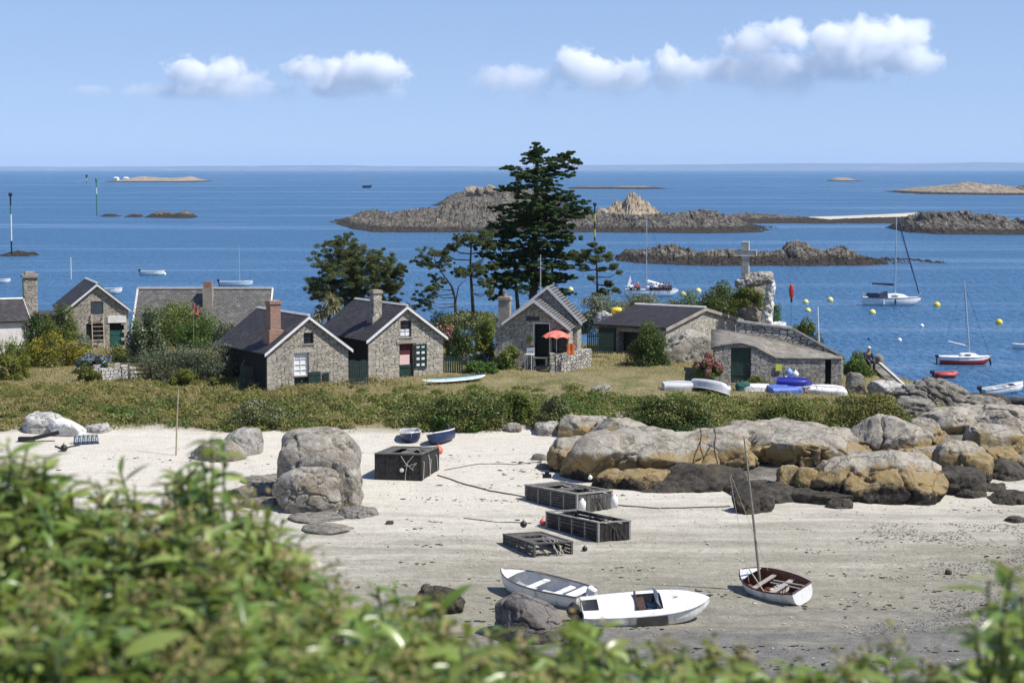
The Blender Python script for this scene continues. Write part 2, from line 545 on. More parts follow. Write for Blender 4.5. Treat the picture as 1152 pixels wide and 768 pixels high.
rk = np.clip(1.4 - np.abs((XX - 15.5) / 9.5) ** 3 - np.abs((YY - 97) / 6.0) ** 3, 0, 1) * (YY > 90.5)
rk = np.where(XX > 22, np.clip((YY - 92) / 3, 0, 1), rk)
ra = gme.attributes.new('rock', 'FLOAT', 'POINT'); ra.data.foreach_set('value', rk.ravel().astype(np.float32))
m, t, p = new_mat('ground')
v = t.coords('World')
def attr(nm):
    a = t.new('ShaderNodeAttribute'); a.attribute_name = nm; return a.outputs['Fac']
s = t.sep(v)
n_big = t.noise(v, .10, 4); n_mid = t.noise(v, .9, 6, .6); n_fine = t.noise(v, 9, 6, .75)
strk = t.noise(t.coords('World', (.12, .85, .1)), 1.0, 6, .65, .3)
sand = t.ramp(n_mid, [(.3, (.60, .56, .48)), (.7, (.66, .62, .54))])
wet = t.ramp(n_mid, [(.3, (.27, .25, .195)), (.7, (.35, .33, .265))])
grey = t.ramp(n_mid, [(.35, (.16, .155, .145)), (.7, (.25, .245, .225))])
lvl = t.math('ADD', s[1], t.math('MULTIPLY', t.math('SUBTRACT', strk, .5), 30.0))
lvl = t.math('ADD', lvl, t.math('MULTIPLY', s[0], -.22))
c = t.mix(t.maprange(lvl, 91, 71), sand, wet)
c = t.mix(t.maprange(lvl, 71, 63), c, grey)
line = t.noise(t.coords('World', (.5, 2.4, .5)), 1.0, 7, .75, .6)
c = t.mix(t.math('MULTIPLY', t.maprange(line, .60, .70), t.maprange(s[1], 95, 80, .08, .7)), c, (.10, .095, .07))
ripple = t.noise(t.coords('World', (.35, 3.2, 1)), 1.4, 5, .6, .5)
c = t.mix(t.math('MULTIPLY', t.maprange(ripple, .52, .62), .2), c, (.25, .235, .18))
blot = t.noise(t.coords('World', (.9, 2.6, 1)), 1.6, 8, .78, .4)
c = t.mix(t.math('MULTIPLY', t.maprange(blot, .57, .66), t.maprange(s[1], 92, 74, .0, .55)), c, (.115, .108, .085))
peb = t.noise(v, 5.5, 8, .8)
pebf = t.math('MULTIPLY', t.maprange(peb, .55, .62), t.maprange(t.math('ADD', s[0], t.math('MULTIPLY', n_mid, 6)), 14, 20))
pebf = t.math('MULTIPLY', pebf, t.maprange(s[1], 84, 76))
c = t.mix(pebf, c, (.11, .105, .10))
c = t.mix(.75, c, t.ramp(n_fine, [(.28, .58), (.66, 1.10)]), 'MULTIPLY')
spk = t.noise(v, 3.2, 8, .8)
c = t.mix(t.maprange(s[1], 95, 74, .08, .75), c, t.ramp(spk, [(.34, .66), (.58, 1.08)]), 'MULTIPLY')
gr = t.ramp(t.math('ADD', t.math('MULTIPLY', n_mid, .6), t.math('MULTIPLY', n_fine, .4)), [(.3, (.11, .105, .04)), (.5, (.20, .17, .08)), (.68, (.29, .24, .135))])
lw = t.ramp(t.math('ADD', t.math('MULTIPLY', n_mid, .6), t.math('MULTIPLY', n_fine, .4)), [(.3, (.14, .13, .055)), (.52, (.24, .205, .115)), (.7, (.33, .28, .17))])
lw = t.mix(t.maprange(t.noise(v, .35, 5, .65), .50, .62, 0, .75), lw, t.ramp(n_fine, [(.3, (.07, .095, .03)), (.7, (.15, .165, .06))]))
gr = t.mix(attr('lawn'), gr, lw)
c = t.mix(attr('rock'), c, t.ramp(n_mid, [(.35, (.10, .09, .075)), (.65, (.27, .25, .215))]))
hill = t.maprange(s[1], 52, 45)
c = t.mix(attr('veg'), c, gr)
# shore rock where the land dips to the sea
c = t.mix(t.math('MULTIPLY', t.maprange(s[2], 2.6, 1.6), t.maprange(s[1], 98, 108)), c, (.075, .066, .055))
t.l.new(c, p.inputs['Base Color'])
p.inputs['Roughness'].default_value = .95; p.inputs['Specular IOR Level'].default_value = .12
h = t.math('ADD', t.math('MULTIPLY', n_fine, .8), t.math('ADD', t.math('MULTIPLY', ripple, .35), t.math('MULTIPLY', n_mid, .6)))
t.l.new(t.bump(h, .7, .12), p.inputs['Normal'])
ground_obj = link('ground', gme, m); tag(ground_obj, kind='structure')

# ------------------------------------------------------------------ sea (one disc to beyond the horizon)
rad = np.concatenate([np.linspace(0, 300, 13)[1:], np.geomspace(340, 46000, 40)])
na = 96
Vs = [(0, 0, 0)]
for r in rad:
    for k in range(na):
        Vs.append((r * math.cos(2 * math.pi * k / na), r * math.sin(2 * math.pi * k / na), 0))
sm = MB(); fs = [(0, 1 + k, 1 + (k + 1) % na) for k in range(na)]
for i in range(len(rad) - 1):
    for k in range(na):
        k2 = (k + 1) % na
        fs.append((1 + i * na + k, 1 + (i + 1) * na + k, 1 + (i + 1) * na + k2, 1 + i * na + k2))
sm.add(Vs, fs)
m, t, p = new_mat('sea')
v = t.coords('World')
def wave(sc, mp, det=4):
    return t.noise(t.coords('World', mp), sc, det, .62)
chop = wave(1.0, (1.15, .42, 1), 5)
swell = wave(1.0, (.045, .12, 1), 4)
slick = wave(1.0, (.0045, .035, 1), 5)
slick2 = wave(1.0, (.0012, .010, 1), 5)
sl_f = t.maprange(t.math('ADD', t.math('MULTIPLY', slick, .55), t.math('MULTIPLY', slick2, .45)), .50, .62)
deep = t.ramp(swell, [(.3, (.048, .145, .268)), (.7, (.068, .186, .33))])
deep = t.mix(t.maprange(chop, .40, .62), t.mix(.6, deep, (.045, .15, .30)), (.028, .098, .205))
deep = t.mix(t.math('MULTIPLY', sl_f, .5), deep, (.09, .20, .35))
t.l.new(deep, p.inputs['Base Color'])
t.l.new(t.math('ADD', t.math('MULTIPLY', sl_f, -.16), .34), p.inputs['Roughness'])
p.inputs['Specular IOR Level'].default_value = .32; p.inputs['IOR'].default_value = 1.333
h = t.math('ADD', t.math('MULTIPLY', chop, .8), t.math('MULTIPLY', swell, 2.2))
bn = t.bump(h, 1.0, 1.4)
t.l.new(bn, p.inputs['Normal'])
sea = sm.build('sea', m, normals=False); tag(sea, kind='structure')

# ------------------------------------------------------------------ far coast, 41 km off
cm = MB()
NP = 240
pxs = np.linspace(-160, 1320, NP)
prof = 6.2 + 1.8 * fbm2(pxs * .008, pxs * 0, 4, 71) + np.interp(pxs, [0, 550, 640, 800, 1000, 1152], [-2.2, -2.6, -1.0, .3, 1.3, 2.0])
rowsP = []
for k in range(5):
    vv = k / 4
    Y = 40500 + 1500 * vv
    row = []
    for px, pr in zip(pxs, prof):
        top = pr * 41000 / FPX * (1 + 0)
        row.append(((px - CX) / FPX * Y, Y, max(-.5, top * [0, .55, .8, 1.0, .0][k]) - (1 if k in (0, 4) else 0)))
    rowsP.append(row)
cm.grid(rowsP)
m, t, p = new_mat('far_fields')
v = t.coords('World')
n = t.noise(t.coords('World', (.0022, .001, .02)), 1.0, 4)
c = t.ramp(n, [(.35, (.04, .07, .085)), (.55, (.06, .09, .10)), (.65, (.08, .11, .12)), (.74, (.40, .40, .40))])
t.l.new(c, p.inputs['Base Color']); p.inputs['Roughness'].default_value = 1; p.inputs['Specular IOR Level'].default_value = 0
tag(cm.build('hills', m), kind='structure')

# ------------------------------------------------------------------ the air
if HAZE > 0:
    hb = MB().box(-47000, 47000, -47000, 47000, -8, 240)
    m = bpy.data.materials.new('haze'); m.use_nodes = True
    t = NT(m); t.n.remove(t.n['Principled BSDF'])
    pv = t.new('ShaderNodeVolumePrincipled')
    pv.inputs['Color'].default_value = (.66, .80, 1.0, 1); pv.inputs['Density'].default_value = HAZE; pv.inputs['Anisotropy'].default_value = 0
    t.l.new(pv.outputs[0], t.n['Material Output'].inputs['Volume'])
    hz = hb.build('haze', m); tag(hz, kind='stuff')

# ------------------------------------------------------------------ clouds (real volumes 20 km away)
def cloud(label, blobs, dens=.010, Y=20000, seed=0, grey=1.0):
    """blobs: (px, py, rx_px, ry_px)"""
    s = Y / FPX
    cs = []
    for (px, py, rx, ry) in blobs:
        q = at(px, py, Y + random.uniform(-.3, .3) * rx * s)
        cs.append((q, rx * s, .8 * rx * s, ry * s))
    lo = Vector([min(c[0][k] - c[k + 1] * 1.25 for c in cs) for k in range(3)])
    hi = Vector([max(c[0][k] + c[k + 1] * 1.25 for c in cs) for k in range(3)])
    cen = (lo + hi) / 2; half = (hi - lo) / 2
    b = bmesh.new(); bmesh.ops.create_icosphere(b, subdivisions=3, radius=1)
    pts = [vv.co.copy() for vv in b.verts]; fcs = [[q.index for q in f.verts] for f in b.faces]; b.free()
    mb = MB()
    # superellipsoid hull round all puffs
    for i, q in enumerate(pts):
        k = (abs(q.x) ** 4 + abs(q.y) ** 4 + abs(q.z) ** 4) ** (-.25)
        pts[i] = Vector((q.x * k * half.x, q.y * k * half.y, q.z * k * half.z))
    mb.add(pts, fcs)
    m = bpy.data.materials.new('cloud'); m.use_nodes = True
    t = NT(m); t.n.remove(t.n['Principled BSDF'])
    v = t.coords('Object')
    nz = t.noise(v, .0042, 9, .66, .5); nz2 = t.noise(v, .0014, 3, .5)
    warp = t.math('ADD', t.math('MULTIPLY', t.math('SUBTRACT', nz, .5), 3.0), t.math('MULTIPLY', t.math('SUBTRACT', nz2, .5), 1.2))
    f = None
    for (q, rx, ry, rz) in cs:
        o = q - cen
        d = t.vmath('MULTIPLY', t.vmath('SUBTRACT', v, tuple(o)), (1 / rx, 1 / ry, 1 / rz))
        e = t.math('SUBTRACT', 1.0, t.vmath('LENGTH', d))
        f = e if f is None else t.new_max(f, e)
    f = t.math('ADD', f, warp)
    zc = t.sep(v)[2]
    base_f = t.maprange(t.math('ADD', zc, t.math('MULTIPLY', t.math('SUBTRACT', nz2, .5), half.z * .8)), -half.z * .75, half.z * .4, .07, 1.0)
    dn = t.math('MULTIPLY', t.math('MULTIPLY', t.maprange(f, .02, .46), base_f), dens * 1.15)
    pv = t.new('ShaderNodeVolumePrincipled')
    pv.inputs['Color'].default_value = (1.0, 1.0, 1.0, 1); pv.inputs['Anisotropy'].default_value = 0
    t.l.new(dn, pv.inputs['Density'])
    t.l.new(pv.outputs[0], t.n['Material Output'].inputs['Volume'])
    try: m.cycles.volume_sampling = 'MULTIPLE_IMPORTANCE'
    except Exception: pass
    o = mb.build('cloud', m); o.location = cen
    tag(o, label, 'cloud', 'clouds')
NT.new_max = lambda self, a, b: self.math('MAXIMUM', a, b)
if CLOUDS:
    cloud('white cumulus cloud with a ragged tail, leftmost large cloud of the sky',
          [(218, 82, 30, 24), (250, 84, 34, 24), (278, 92, 26, 17), (305, 101, 22, 12), (328, 105, 16, 11), (215, 103, 40, 12), (262, 104, 44, 12)], seed=1)
    cloud('small faint wisp of cloud at the far left of the cloud row', [(160, 104, 26, 12), (102, 101, 22, 7), (190, 104, 18, 9)], dens=.0022, seed=2)
    cloud('broad low white cloud, second large cloud from the left', [(348, 78, 30, 17), (382, 82, 38, 22), (420, 84, 36, 24), (440, 102, 24, 14), (385, 101, 50, 12)], seed=3)
    cloud('faint thin cloud just above the cypress top, between the bright clouds', [(556, 86, 34, 17), (588, 90, 34, 20), (600, 112, 24, 11), (615, 96, 14, 10)], dens=.0035, seed=4)
    cloud('bright heaped cloud standing alone right of the thin faint one', [(648, 72, 26, 26), (668, 82, 36, 28), (706, 88, 32, 24), (748, 66, 15, 22), (760, 86, 30, 22)], seed=5)
    cloud('large cloud with bright white tops and a flat grey base, highest in the sky',
          [(845, 46, 34, 22), (885, 40, 40, 20), (935, 42, 38, 18), (975, 38, 38, 22), (1014, 38, 30, 20), (820, 82, 46, 20), (878, 84, 52, 26), (950, 74, 60, 22), (1010, 68, 44, 20)], dens=.0075, seed=6)
# ------------------------------------------------------------------ boulders
_ico = {}
def ico(sub):
    if sub not in _ico:
        b = bmesh.new(); bmesh.ops.create_icosphere(b, subdivisions=sub, radius=1)
        V = np.array([v.co[:] for v in b.verts]); F = np.array([[v.index for v in f.verts] for f in b.faces]); b.free()
        V /= np.linalg.norm(V, axis=1)[:, None]
        _ico[sub] = (V, F)
    return _ico[sub]

def rock_shape(rx, ry, rz, seed, sub=5, planes=9, rough=.10, boxy=.25, layer=0.0):
    D, F = ico(sub)
    r = np.random.default_rng(seed)
    off = r.uniform(-50, 50, 3)
    ex = 2.0 + boxy * 4
    k = (np.abs(D) ** ex).sum(1) ** (-1 / ex)
    P = D * k[:, None]
    P = P * (1 + .22 * fbm(D * 1.1 + off, 2, 3))[:, None]
    for i in range(planes):
        n = r.normal(0, 1, 3); n[2] *= .8; n /= np.linalg.norm(n)
        d = P @ n; lim = r.uniform(.72, .95)
        ex_ = np.maximum(d - lim, 0)
        P = P - ex_[:, None] * n * .85
    S = P * np.array([rx, ry, rz])
    mean = (rx * ry * rz) ** (1 / 3)
    N = D
    q = S / mean
    a = fbm(q * 2.3 + off, 5, 5, .55)
    cr = 1 - np.abs(fbm(q * 1.25 + off + 9, 3, 8)) * 13
    disp = rough * mean * a - .13 * mean * np.clip(cr, 0, 1) ** 1.3
    if layer:
        disp = disp - layer * mean * np.clip(1 - np.abs(((q[:, 2] + .25 * a + .3 * q[:, 0]) * 3.2) % 1 - .5) * 5, 0, 1)
    return S + N * disp[:, None], F

GRANITE = granite_mat('granite', pale=(.40, .38, .345), mid=(.27, .255, .225), dark=(.14, .13, .115), white=.35)
GRANITE_TAN = granite_mat('tan_granite', pale=(.36, .335, .29), mid=(.255, .23, .19), dark=(.15, .135, .11), white=.25, tan_amt=.6)
SHORE = granite_mat('shore_granite', pale=(.43, .395, .335), mid=(.30, .272, .225), dark=(.12, .11, .094), bands=(3.72, 4.58), white=.12, tan_amt=.5)
DARKROCK = granite_mat('weedy_rock', pale=(.10, .09, .075), mid=(.06, .053, .045), dark=(.028, .025, .021), tan=(.09, .07, .035), tan_amt=.5)
GREYSLAB = granite_mat('slab_granite', pale=(.30, .28, .25), mid=(.2, .185, .16), dark=(.075, .068, .06), tan=(.24, .22, .09), tan_amt=.35, lay=1.0)
WHITEROCK = granite_mat('lichened_granite', pale=(.55, .53, .50), mid=(.38, .365, .34), dark=(.19, .18, .165), white=.8)
LIME = granite_mat('whitewashed_rock', pale=(.80, .79, .76), mid=(.74, .73, .69), dark=(.5, .48, .43), tan_amt=.15)
WETGREY = granite_mat('grey_boulder', pale=(.215, .195, .185), mid=(.165, .15, .14), dark=(.10, .09, .085), tan_amt=.2)

_seed = [100]
def boulder(px, py, wpx, hpx, mat, label, deep=.85, sub=5, rz_rot=None, sink=.35, group=None, rough=.10, planes=9, boxy=.25, layer=0.0, tilt=0.0, D=None, name='boulder', cat='boulder', zoff=0.0):
    """a boulder whose front foot shows at (px,py) and which looks wpx by hpx"""
    _seed[0] += 1
    f = at(px, py, D) if D else hit(px, py)
    s = FPX / f.y
    rx = wpx / s / 2; ry = rx * deep; H = hpx / s
    y = f.y + ry * .75; x = f.x * y / f.y
    zg = f.z if D else min(f.z, gz(x, y) + .25)
    H = max(.12 * rx, at(px, py - hpx, y).z - zg)      # crest of the rock at its own depth
    rz = H / (2 * (1 - sink))
    V, F = rock_shape(rx, ry, rz, _seed[0], sub, planes, rough, boxy, layer)
    top = V[:, 2].max(); V[:, 2] *= np.where(V[:, 2] > 0, rz / top, 1)
    cz = zg + H - rz + zoff
    o = link(name, np_mesh(name, V, F, True), mat)
    o.location = (x, y, cz)
    o.rotation_euler = (0, tilt, rz_rot if rz_rot is not None else random.uniform(-.25, .25))
    tag(o, label, cat, group)
    return o

G1 = 'granite boulders of the shore outcrop'
def ob(px, py, w, h, label, mat=None, **k):
    return boulder(px, py, w * 1.22, h * 1.06, mat or SHORE, label, group=G1, **{**dict(planes=15, rough=.12), **k})

# back rows first
ob(706, 478, 66, 14, 'long pale slab lying at the top of the outcrop against the scrub', sink=.4)
ob(656, 492, 58, 26, 'pale cracked slab behind the large ochre domes, near the small grey boulder')
ob(700, 500, 66, 30, 'low pale granite hump directly above the biggest ochre dome')
ob(803, 516, 84, 34, 'flat topped pale boulder split by dark cracks, under the scrub edge', boxy=.5)
ob(868, 508, 96, 34, 'long pale boulder lying under the scrub behind the leaning mast')
ob(908, 526, 124, 42, 'broad grey boulder beside the mast, rounded and lichened', sub=6)
ob(997, 522, 96, 54, 'tall pale faceted boulder, the highest of the outcrop', mat=None, planes=14, boxy=.35, sub=6)
ob(1068, 488, 64, 30, 'white streaked slab right behind the tall pale faceted boulder', planes=12)
ob(1040, 500, 50, 28, 'ochre stained block wedged at the right foot of the tall pale boulder')
ob(1116, 490, 48, 28, 'pale hump on the skyline of the right hand rocks')
ob(1140, 504, 60, 34, 'ochre boulder cut by the right edge of the photo')
ob(1112, 510, 56, 32, 'grey white boulder above the double ochre block at the far right', boxy=.5)
ob(1124, 526, 46, 22, 'ochre capped block under the grey white boulder at the far right')
ob(1090, 470, 70, 16, 'low tan rock shelf near the water side of the outcrop', sink=.4, layer=.05)
ob(1130, 474, 60, 20, 'brown ledge at the right end of the outcrop, nearest the water', layer=.05)
# front row
ob(641, 532, 52, 38, 'leftmost ochre footed boulder of the outcrop, on the pale sand')
ob(716, 540, 140, 56, 'biggest smooth granite dome with an ochre lower face', sub=6, deep=.6, planes=9, rough=.09)
ob(778, 530, 60, 36, 'ochre bulge at the right end of the biggest dome')
ob(822, 528, 52, 34, 'orange boulder left of the leaning mast under the cracked pale boulder')
ob(690, 550, 40, 22, 'small ochre and black boulder under the middle of the biggest dome')
ob(722, 552, 58, 24, 'rounded seaweed dark boulder at the foot of the biggest dome')
ob(886, 556, 26, 32, 'narrow ochre block with black foot just right of the mast')
ob(909, 558, 26, 32, 'second narrow ochre block with a black foot right of the mast')
ob(988, 566, 128, 56, 'wide ochre boulder with a black tide line, lowest on the sand', sub=6, deep=.6, planes=7)
ob(1036, 530, 48, 28, 'small ochre boulder between the wide ochre one and the peaked one')
ob(1084, 542, 60, 44, 'peaked ochre boulder with a pale top, right of the wide ochre one', planes=11)
G2 = 'seaweed covered rocks at the foot of the outcrop'
def dk(px, py, w, h, label, **k): return boulder(px, py, w * 1.15, h * 1.1, DARKROCK, label, group=G2, **{**dict(sink=.45, rough=.16, planes=12), **k})
dk(790, 552, 100, 28, 'wide black weedy rock under the right end of the biggest dome')
dk(742, 553, 60, 14, 'flat black weedy rock on the sand before the biggest dome')
dk(868, 564, 90, 22, 'black weed covered ledge left of the mast and below the broad grey boulder')
dk(846, 578, 44, 24, 'dark upright weedy rock on the sand left of the mast', sink=.3)
dk(925, 566, 80, 16, 'black weedy shelf before the two narrow ochre blocks')
dk(944, 572, 26, 11, 'small black rock at the left corner of the wide ochre boulder')
dk(1066, 556, 70, 30, 'black weedy rock filling the gap below the peaked ochre boulder')
dk(1128, 540, 44, 22, 'square dark block under the ochre capped block at the far right')
dk(1000, 549, 60, 14, 'dark shelf behind the wide ochre boulder')
dk(1092, 560, 34, 10, 'flat black rock on the sand below the peaked ochre boulder', sink=.5)
dk(1116, 553, 30, 9, 'thin flat black rock on the sand, beyond the larger flat ones', sink=.5)
dk(1136, 568, 48, 15, 'flat black rock on the sand at the right edge of the photo', sink=.5)
dk(1142, 588, 24, 7, 'lone low black rock on open sand at the right edge', sink=.5)
# rocks toward the water on the right
boulder(1052, 462, 96, 38, GREYSLAB, 'large tilted layered slab by the water below the red dinghy', layer=.09, planes=14, tilt=.25, sub=6, deep=.7, cat='rock', name='rock_slab')
boulder(1024, 470, 60, 26, GREYSLAB, 'weathered slab with white lichen at the foot of the stone ramp', layer=.08, planes=12, cat='rock', name='rock_slab')
boulder(1104, 466, 60, 22, GREYSLAB, 'brown layered slab just right of the large tilted one', layer=.08, cat='rock', name='rock_slab')
boulder(1112, 456, 54, 15, DARKROCK, 'rounded dark green weedy rock at the water edge under the white skiff', sink=.4)
boulder(1146, 460, 34, 14, DARKROCK, 'dark brown weedy rock at the water edge, cut by the right frame', sink=.4)
boulder(1000, 447, 46, 20, WHITEROCK, 'pale rock with dry grass just below the seated man', layer=.05)
boulder(962, 444, 26, 26, GREYSLAB, 'grey rock standing at the right corner of the arched outbuilding', sink=.25)
boulder(986, 418, 18, 20, GREYSLAB, 'squat grey rock immediately right of the seated man', sink=.2, boxy=.6)

# beach boulders
_seed[0] = 300
big = boulder(359, 566, 100, 84, GRANITE_TAN, 'largest grey boulder, round topped, alone on the white sand', sub=6, deep=.85, planes=2, rough=.06, sink=.10, boxy=.22, rz_rot=.1)
lobe = boulder(350, 577, 76, 52, GRANITE_TAN, 'tan rounded boulder leaning against the front of the largest grey boulder', sub=6, deep=.6, planes=2, rough=.06, sink=.15, boxy=.1)
boulder(390, 572, 34, 56, GRANITE_TAN, 'dark cracked block wedged under the right side of the largest boulder', planes=14, sink=.2, rough=.14)
G3 = 'low dark slabs in the sand round the largest boulder'
def fl(px, py, w, h, label, mat=GREYSLAB, **k): return boulder(px, py, w, h, mat, label, group=G3, **{**dict(sink=.55, planes=8), **k})
fl(400, 582, 52, 14, 'low dark slab at the right foot of the largest boulder')
fl(362, 586, 76, 10, 'flat slab in the sand before the tan leaning boulder')
fl(370, 600, 62, 12, 'farthest forward low slab, half buried near the green leaves')
fl(296, 545, 60, 12, 'low grey slab left of the largest boulder')
fl(290, 560, 66, 16, 'wide low slab between the leaves and the largest boulder')
fl(300, 572, 60, 14, 'low slab next to the shadow of the largest boulder')
boulder(272, 512, 60, 32, GRANITE, 'grey angular boulder on the upper sand left of the largest boulder', planes=13, deep=.8)
boulder(248, 518, 62, 24, GRANITE_TAN, 'smooth tan boulder partly behind the leaves, touching the grey angular one', planes=4)
boulder(46, 489, 46, 26, WHITEROCK, 'white lichened boulder at the edge of the dry grass, far left', planes=10)
boulder(76, 491, 40, 20, LIME, 'bright white rock slanting down beside the lichened boulder', planes=8, tilt=.3)
boulder(112, 487, 34, 12, WHITEROCK, 'low pale rock on the dry bank right of the white slanting rock', sink=.5)
boulder(617, 489, 34, 16, GRANITE, 'smooth grey boulder at the scrub edge left of the outcrop', planes=4)
boulder(578, 486, 18, 11, GRANITE_TAN, 'small tan stone at the scrub edge left of the smooth grey boulder', planes=8)
boulder(598, 722, 88, 56, WETGREY, 'plain dark grey boulder in front of the white rowing dinghy', planes=5, sub=6, rough=.05, sink=.25, boxy=.1)
boulder(492, 692, 56, 34, DARKROCK, 'rough black rock poking out of the green leaves', planes=14, rough=.2, sink=.25)
boulder(612, 528, 17, 7, GREYSLAB, 'small flat stone on the sand left of the outcrop', sub=3)
boulder(607, 518, 22, 8, GREYSLAB, 'flat stone half sunk in sand beyond the small flat one', sub=3)
boulder(438, 590, 9, 5, DARKROCK, 'small dark stone alone in the middle of the empty sand', sub=3)
boulder(1067, 647, 8, 7, DARKROCK, 'small dark stone alone on the sand right of the masted dinghy', sub=3)
boulder(676, 444, 22, 12, GRANITE, 'lichened grey stone sitting on the dry lawn', sub=4, planes=10)

# ------------------------------------------------------------------ islets
REEF = granite_mat('reef_rock', pale=(.19, .165, .13), mid=(.044, .039, .033), dark=(.018, .016, .015), tan=(.085, .065, .038), scale=.32, tan_amt=.35, bands=(1.3, .3), white=.2)
PALEREEF = granite_mat('pale_reef_rock', pale=(.42, .35, .26), mid=(.30, .25, .19), dark=(.12, .10, .08), scale=.2, tan=(.36, .28, .16), tan_amt=.5, bands=(1.3, .8))
SPIT = paint('reef_sand', (.50, .46, .38), .95, .1, .1)

def islet(label, top, front, mat, thick=60, name='islet', ridged=.45, cols=None, seed=0, parent=None, cat='islet', group='rocky islets in the bay'):
    """top: [(px,py)] skyline; front: [(px,py)] waterline"""
    top = np.array(top, float); front = np.array(front, float)
    x0, x1 = top[0, 0], top[-1, 0]
    n = cols or int(max(30, (x1 - x0) * 2.0))
    px = np.linspace(x0, x1, n)
    ft = np.interp(px, front[:, 0], front[:, 1]); tp = np.interp(px, top[:, 0], top[:, 1])
    K = 40
    P = np.zeros((n, K, 3))
    for j in range(n):
        D0 = CAMZ / (-ray(px[j], ft[j])[2]) * ray(px[j], ft[j])[1]
        edge = min(1, (j + .6) / (n * .06 + 1), (n - j - .4) / (n * .06 + 1))
        for k in range(K):
            vv = k / (K - 1)
            Y = D0 + thick * vv * (.35 + .65 * edge)
            P[j, k] = ((px[j] - CX) / FPX * D0, Y, 0)
        Dm = D0 + thick * .68
        zt = max(.3, at(px[j], tp[j], Dm).z)
        v = np.linspace(0, 1, K)
        env = np.where(v < .68, (v / .68) ** .85, np.clip((1 - v) / .32, 0, 1) ** .6)
        P[j, :, 2] = zt * env
    sc = CAMZ / (-ray(px[n // 2], ft[n // 2])[2]) / FPX        # metres per photo pixel
    q = P.reshape(-1, 3)
    def nz(fx, fy, o, sd, g=.5): return fbm(np.stack([q[:, 0] / (sc * fx), q[:, 1] / (thick * fy), q[:, 0] * 0 + seed + .37], 1), o, sd, g)
    blocks = 1 - np.abs(nz(22, .09, 4, 60 + seed)) * 2.4
    a = nz(34, .16, 5, 40 + seed, .6) * .55 + nz(7, .05, 3, 80 + seed) * .5
    m_ = .72 + .35 * ridged * blocks + .95 * ridged * a
    m_ = np.clip(m_, .10, 1.25).reshape(n, K)
    # the crest of each column reaches the skyline that was measured
    env2 = P[:, :, 2] / (P[:, :, 2].max(1)[:, None] + 1e-6)
    crest = (m_ * env2).max(1)
    k_ = np.ones(9) / 9; crest = np.convolve(np.pad(crest, 4, mode='edge'), k_, 'valid')
    rough_ = (nz(4, .035, 3, 95 + seed) + .6 * nz(1.6, .02, 2, 97 + seed)).reshape(n, K)
    Z = (P[:, :, 2] * m_ / crest[:, None] + rough_ * P[:, :, 2].max() * .11 * ridged / .45 * np.minimum(1, env2 * 3)).ravel() - .3
    P[:, :, 2] = Z.reshape(n, K)
    P[:, 0, 2] = -.8; P[:, -1, 2] = -.8
    P[0, :, 2] = -.8; P[-1, :, 2] = -.8
    mb_i = np.arange(n * K).reshape(n, K)
    F = np.stack([mb_i[:-1, :-1], mb_i[1:, :-1], mb_i[1:, 1:], mb_i[:-1, 1:]], -1).reshape(-1, 4)
    base = P[n // 2, 0].copy(); base[2] = 0
    o = link(name, np_mesh(name, P.reshape(-1, 3) - base, F, False), mat, parent)
    o.location = base
    if parent is None: tag(o, label, cat, group)
    return o

islet('long dark reef with a low left tip, half hidden by the cypress',
      [(368, 247), (378, 241), (390, 236), (402, 235), (420, 238), (450, 234), (482, 232), (494, 226), (520, 224), (560, 226), (600, 228), (640, 233), (668, 236), (700, 238), (720, 240)],
      [(368, 250), (395, 258), (420, 262), (720, 262)], REEF, 110, seed=1)
islet('higher brown headland rising behind the dark reef, left of the cypress',
      [(484, 230), (494, 223), (505, 217), (520, 214), (533, 211), (545, 210), (556, 213), (566, 210), (580, 209), (600, 213), (620, 217), (640, 224)],
      [(484, 232), (640, 232)], REEF, 120, seed=2)
for (px_, w_, h_, l_) in ((530, 15, 6, 'orange tinged block on the headland, left of the highest one'), (551, 13, 8, 'tan block on the crest of the headland, nearest the cypress'), (540, 9, 5, 'small pale block between two larger blocks on the headland crest')):
    boulder(px_, 221, w_, h_ + 6, PALEREEF, l_, D=1010, sink=.15, planes=12, boxy=.5, sub=4, rough=.15, group='blocks on the far headland')
islet('tan jagged rock stack standing right of the cypress',
      [(682, 240), (690, 232), (697, 226), (704, 226), (710, 217), (717, 216), (724, 223), (732, 226), (740, 234), (748, 240)],
      [(682, 246), (748, 246)], PALEREEF, 30, seed=3, ridged=.7)
islet('tan rock hump beside the striped beacon, left of the jagged stack',
      [(668, 242), (674, 234), (680, 232), (688, 237), (694, 242)], [(668, 246), (694, 246)], PALEREEF, 20, seed=33, ridged=.6)
islet('dark flat reef between the cypress and the stone cross',
      [(640, 250), (660, 244), (700, 241), (740, 240), (780, 238), (805, 236), (818, 234), (835, 238), (850, 243), (866, 249), (884, 256)],
      [(640, 262), (800, 263), (858, 262), (884, 258)], REEF, 90, seed=4)
islet('thin dark skerry stretching right from the flat reef',
      [(780, 244), (836, 241), (860, 238), (890, 240), (920, 242), (960, 246), (1000, 244), (1040, 243), (1064, 242), (1068, 248)],
      [(780, 252), (836, 252), (900, 252), (960, 253), (1020, 252), (1068, 252)], REEF, 70, seed=5, ridged=.3)
sp = islet('pale sand spit joining the thin skerry to the right hand reef',
      [(905, 247), (930, 243), (970, 242), (1020, 240), (1062, 238), (1075, 242)], [(905, 249.5), (1075, 247)], SPIT, 60, seed=6, ridged=.03, name='sand_spit', cat='sand spit', group=None)
islet('dark rugged reef at the right edge behind the white yacht mast',
      [(1036, 262), (1048, 252), (1060, 243), (1072, 238), (1090, 236), (1110, 237), (1128, 236), (1140, 238), (1160, 240), (1190, 244)],
      [(1036, 264), (1190, 265)], REEF, 70, seed=7)
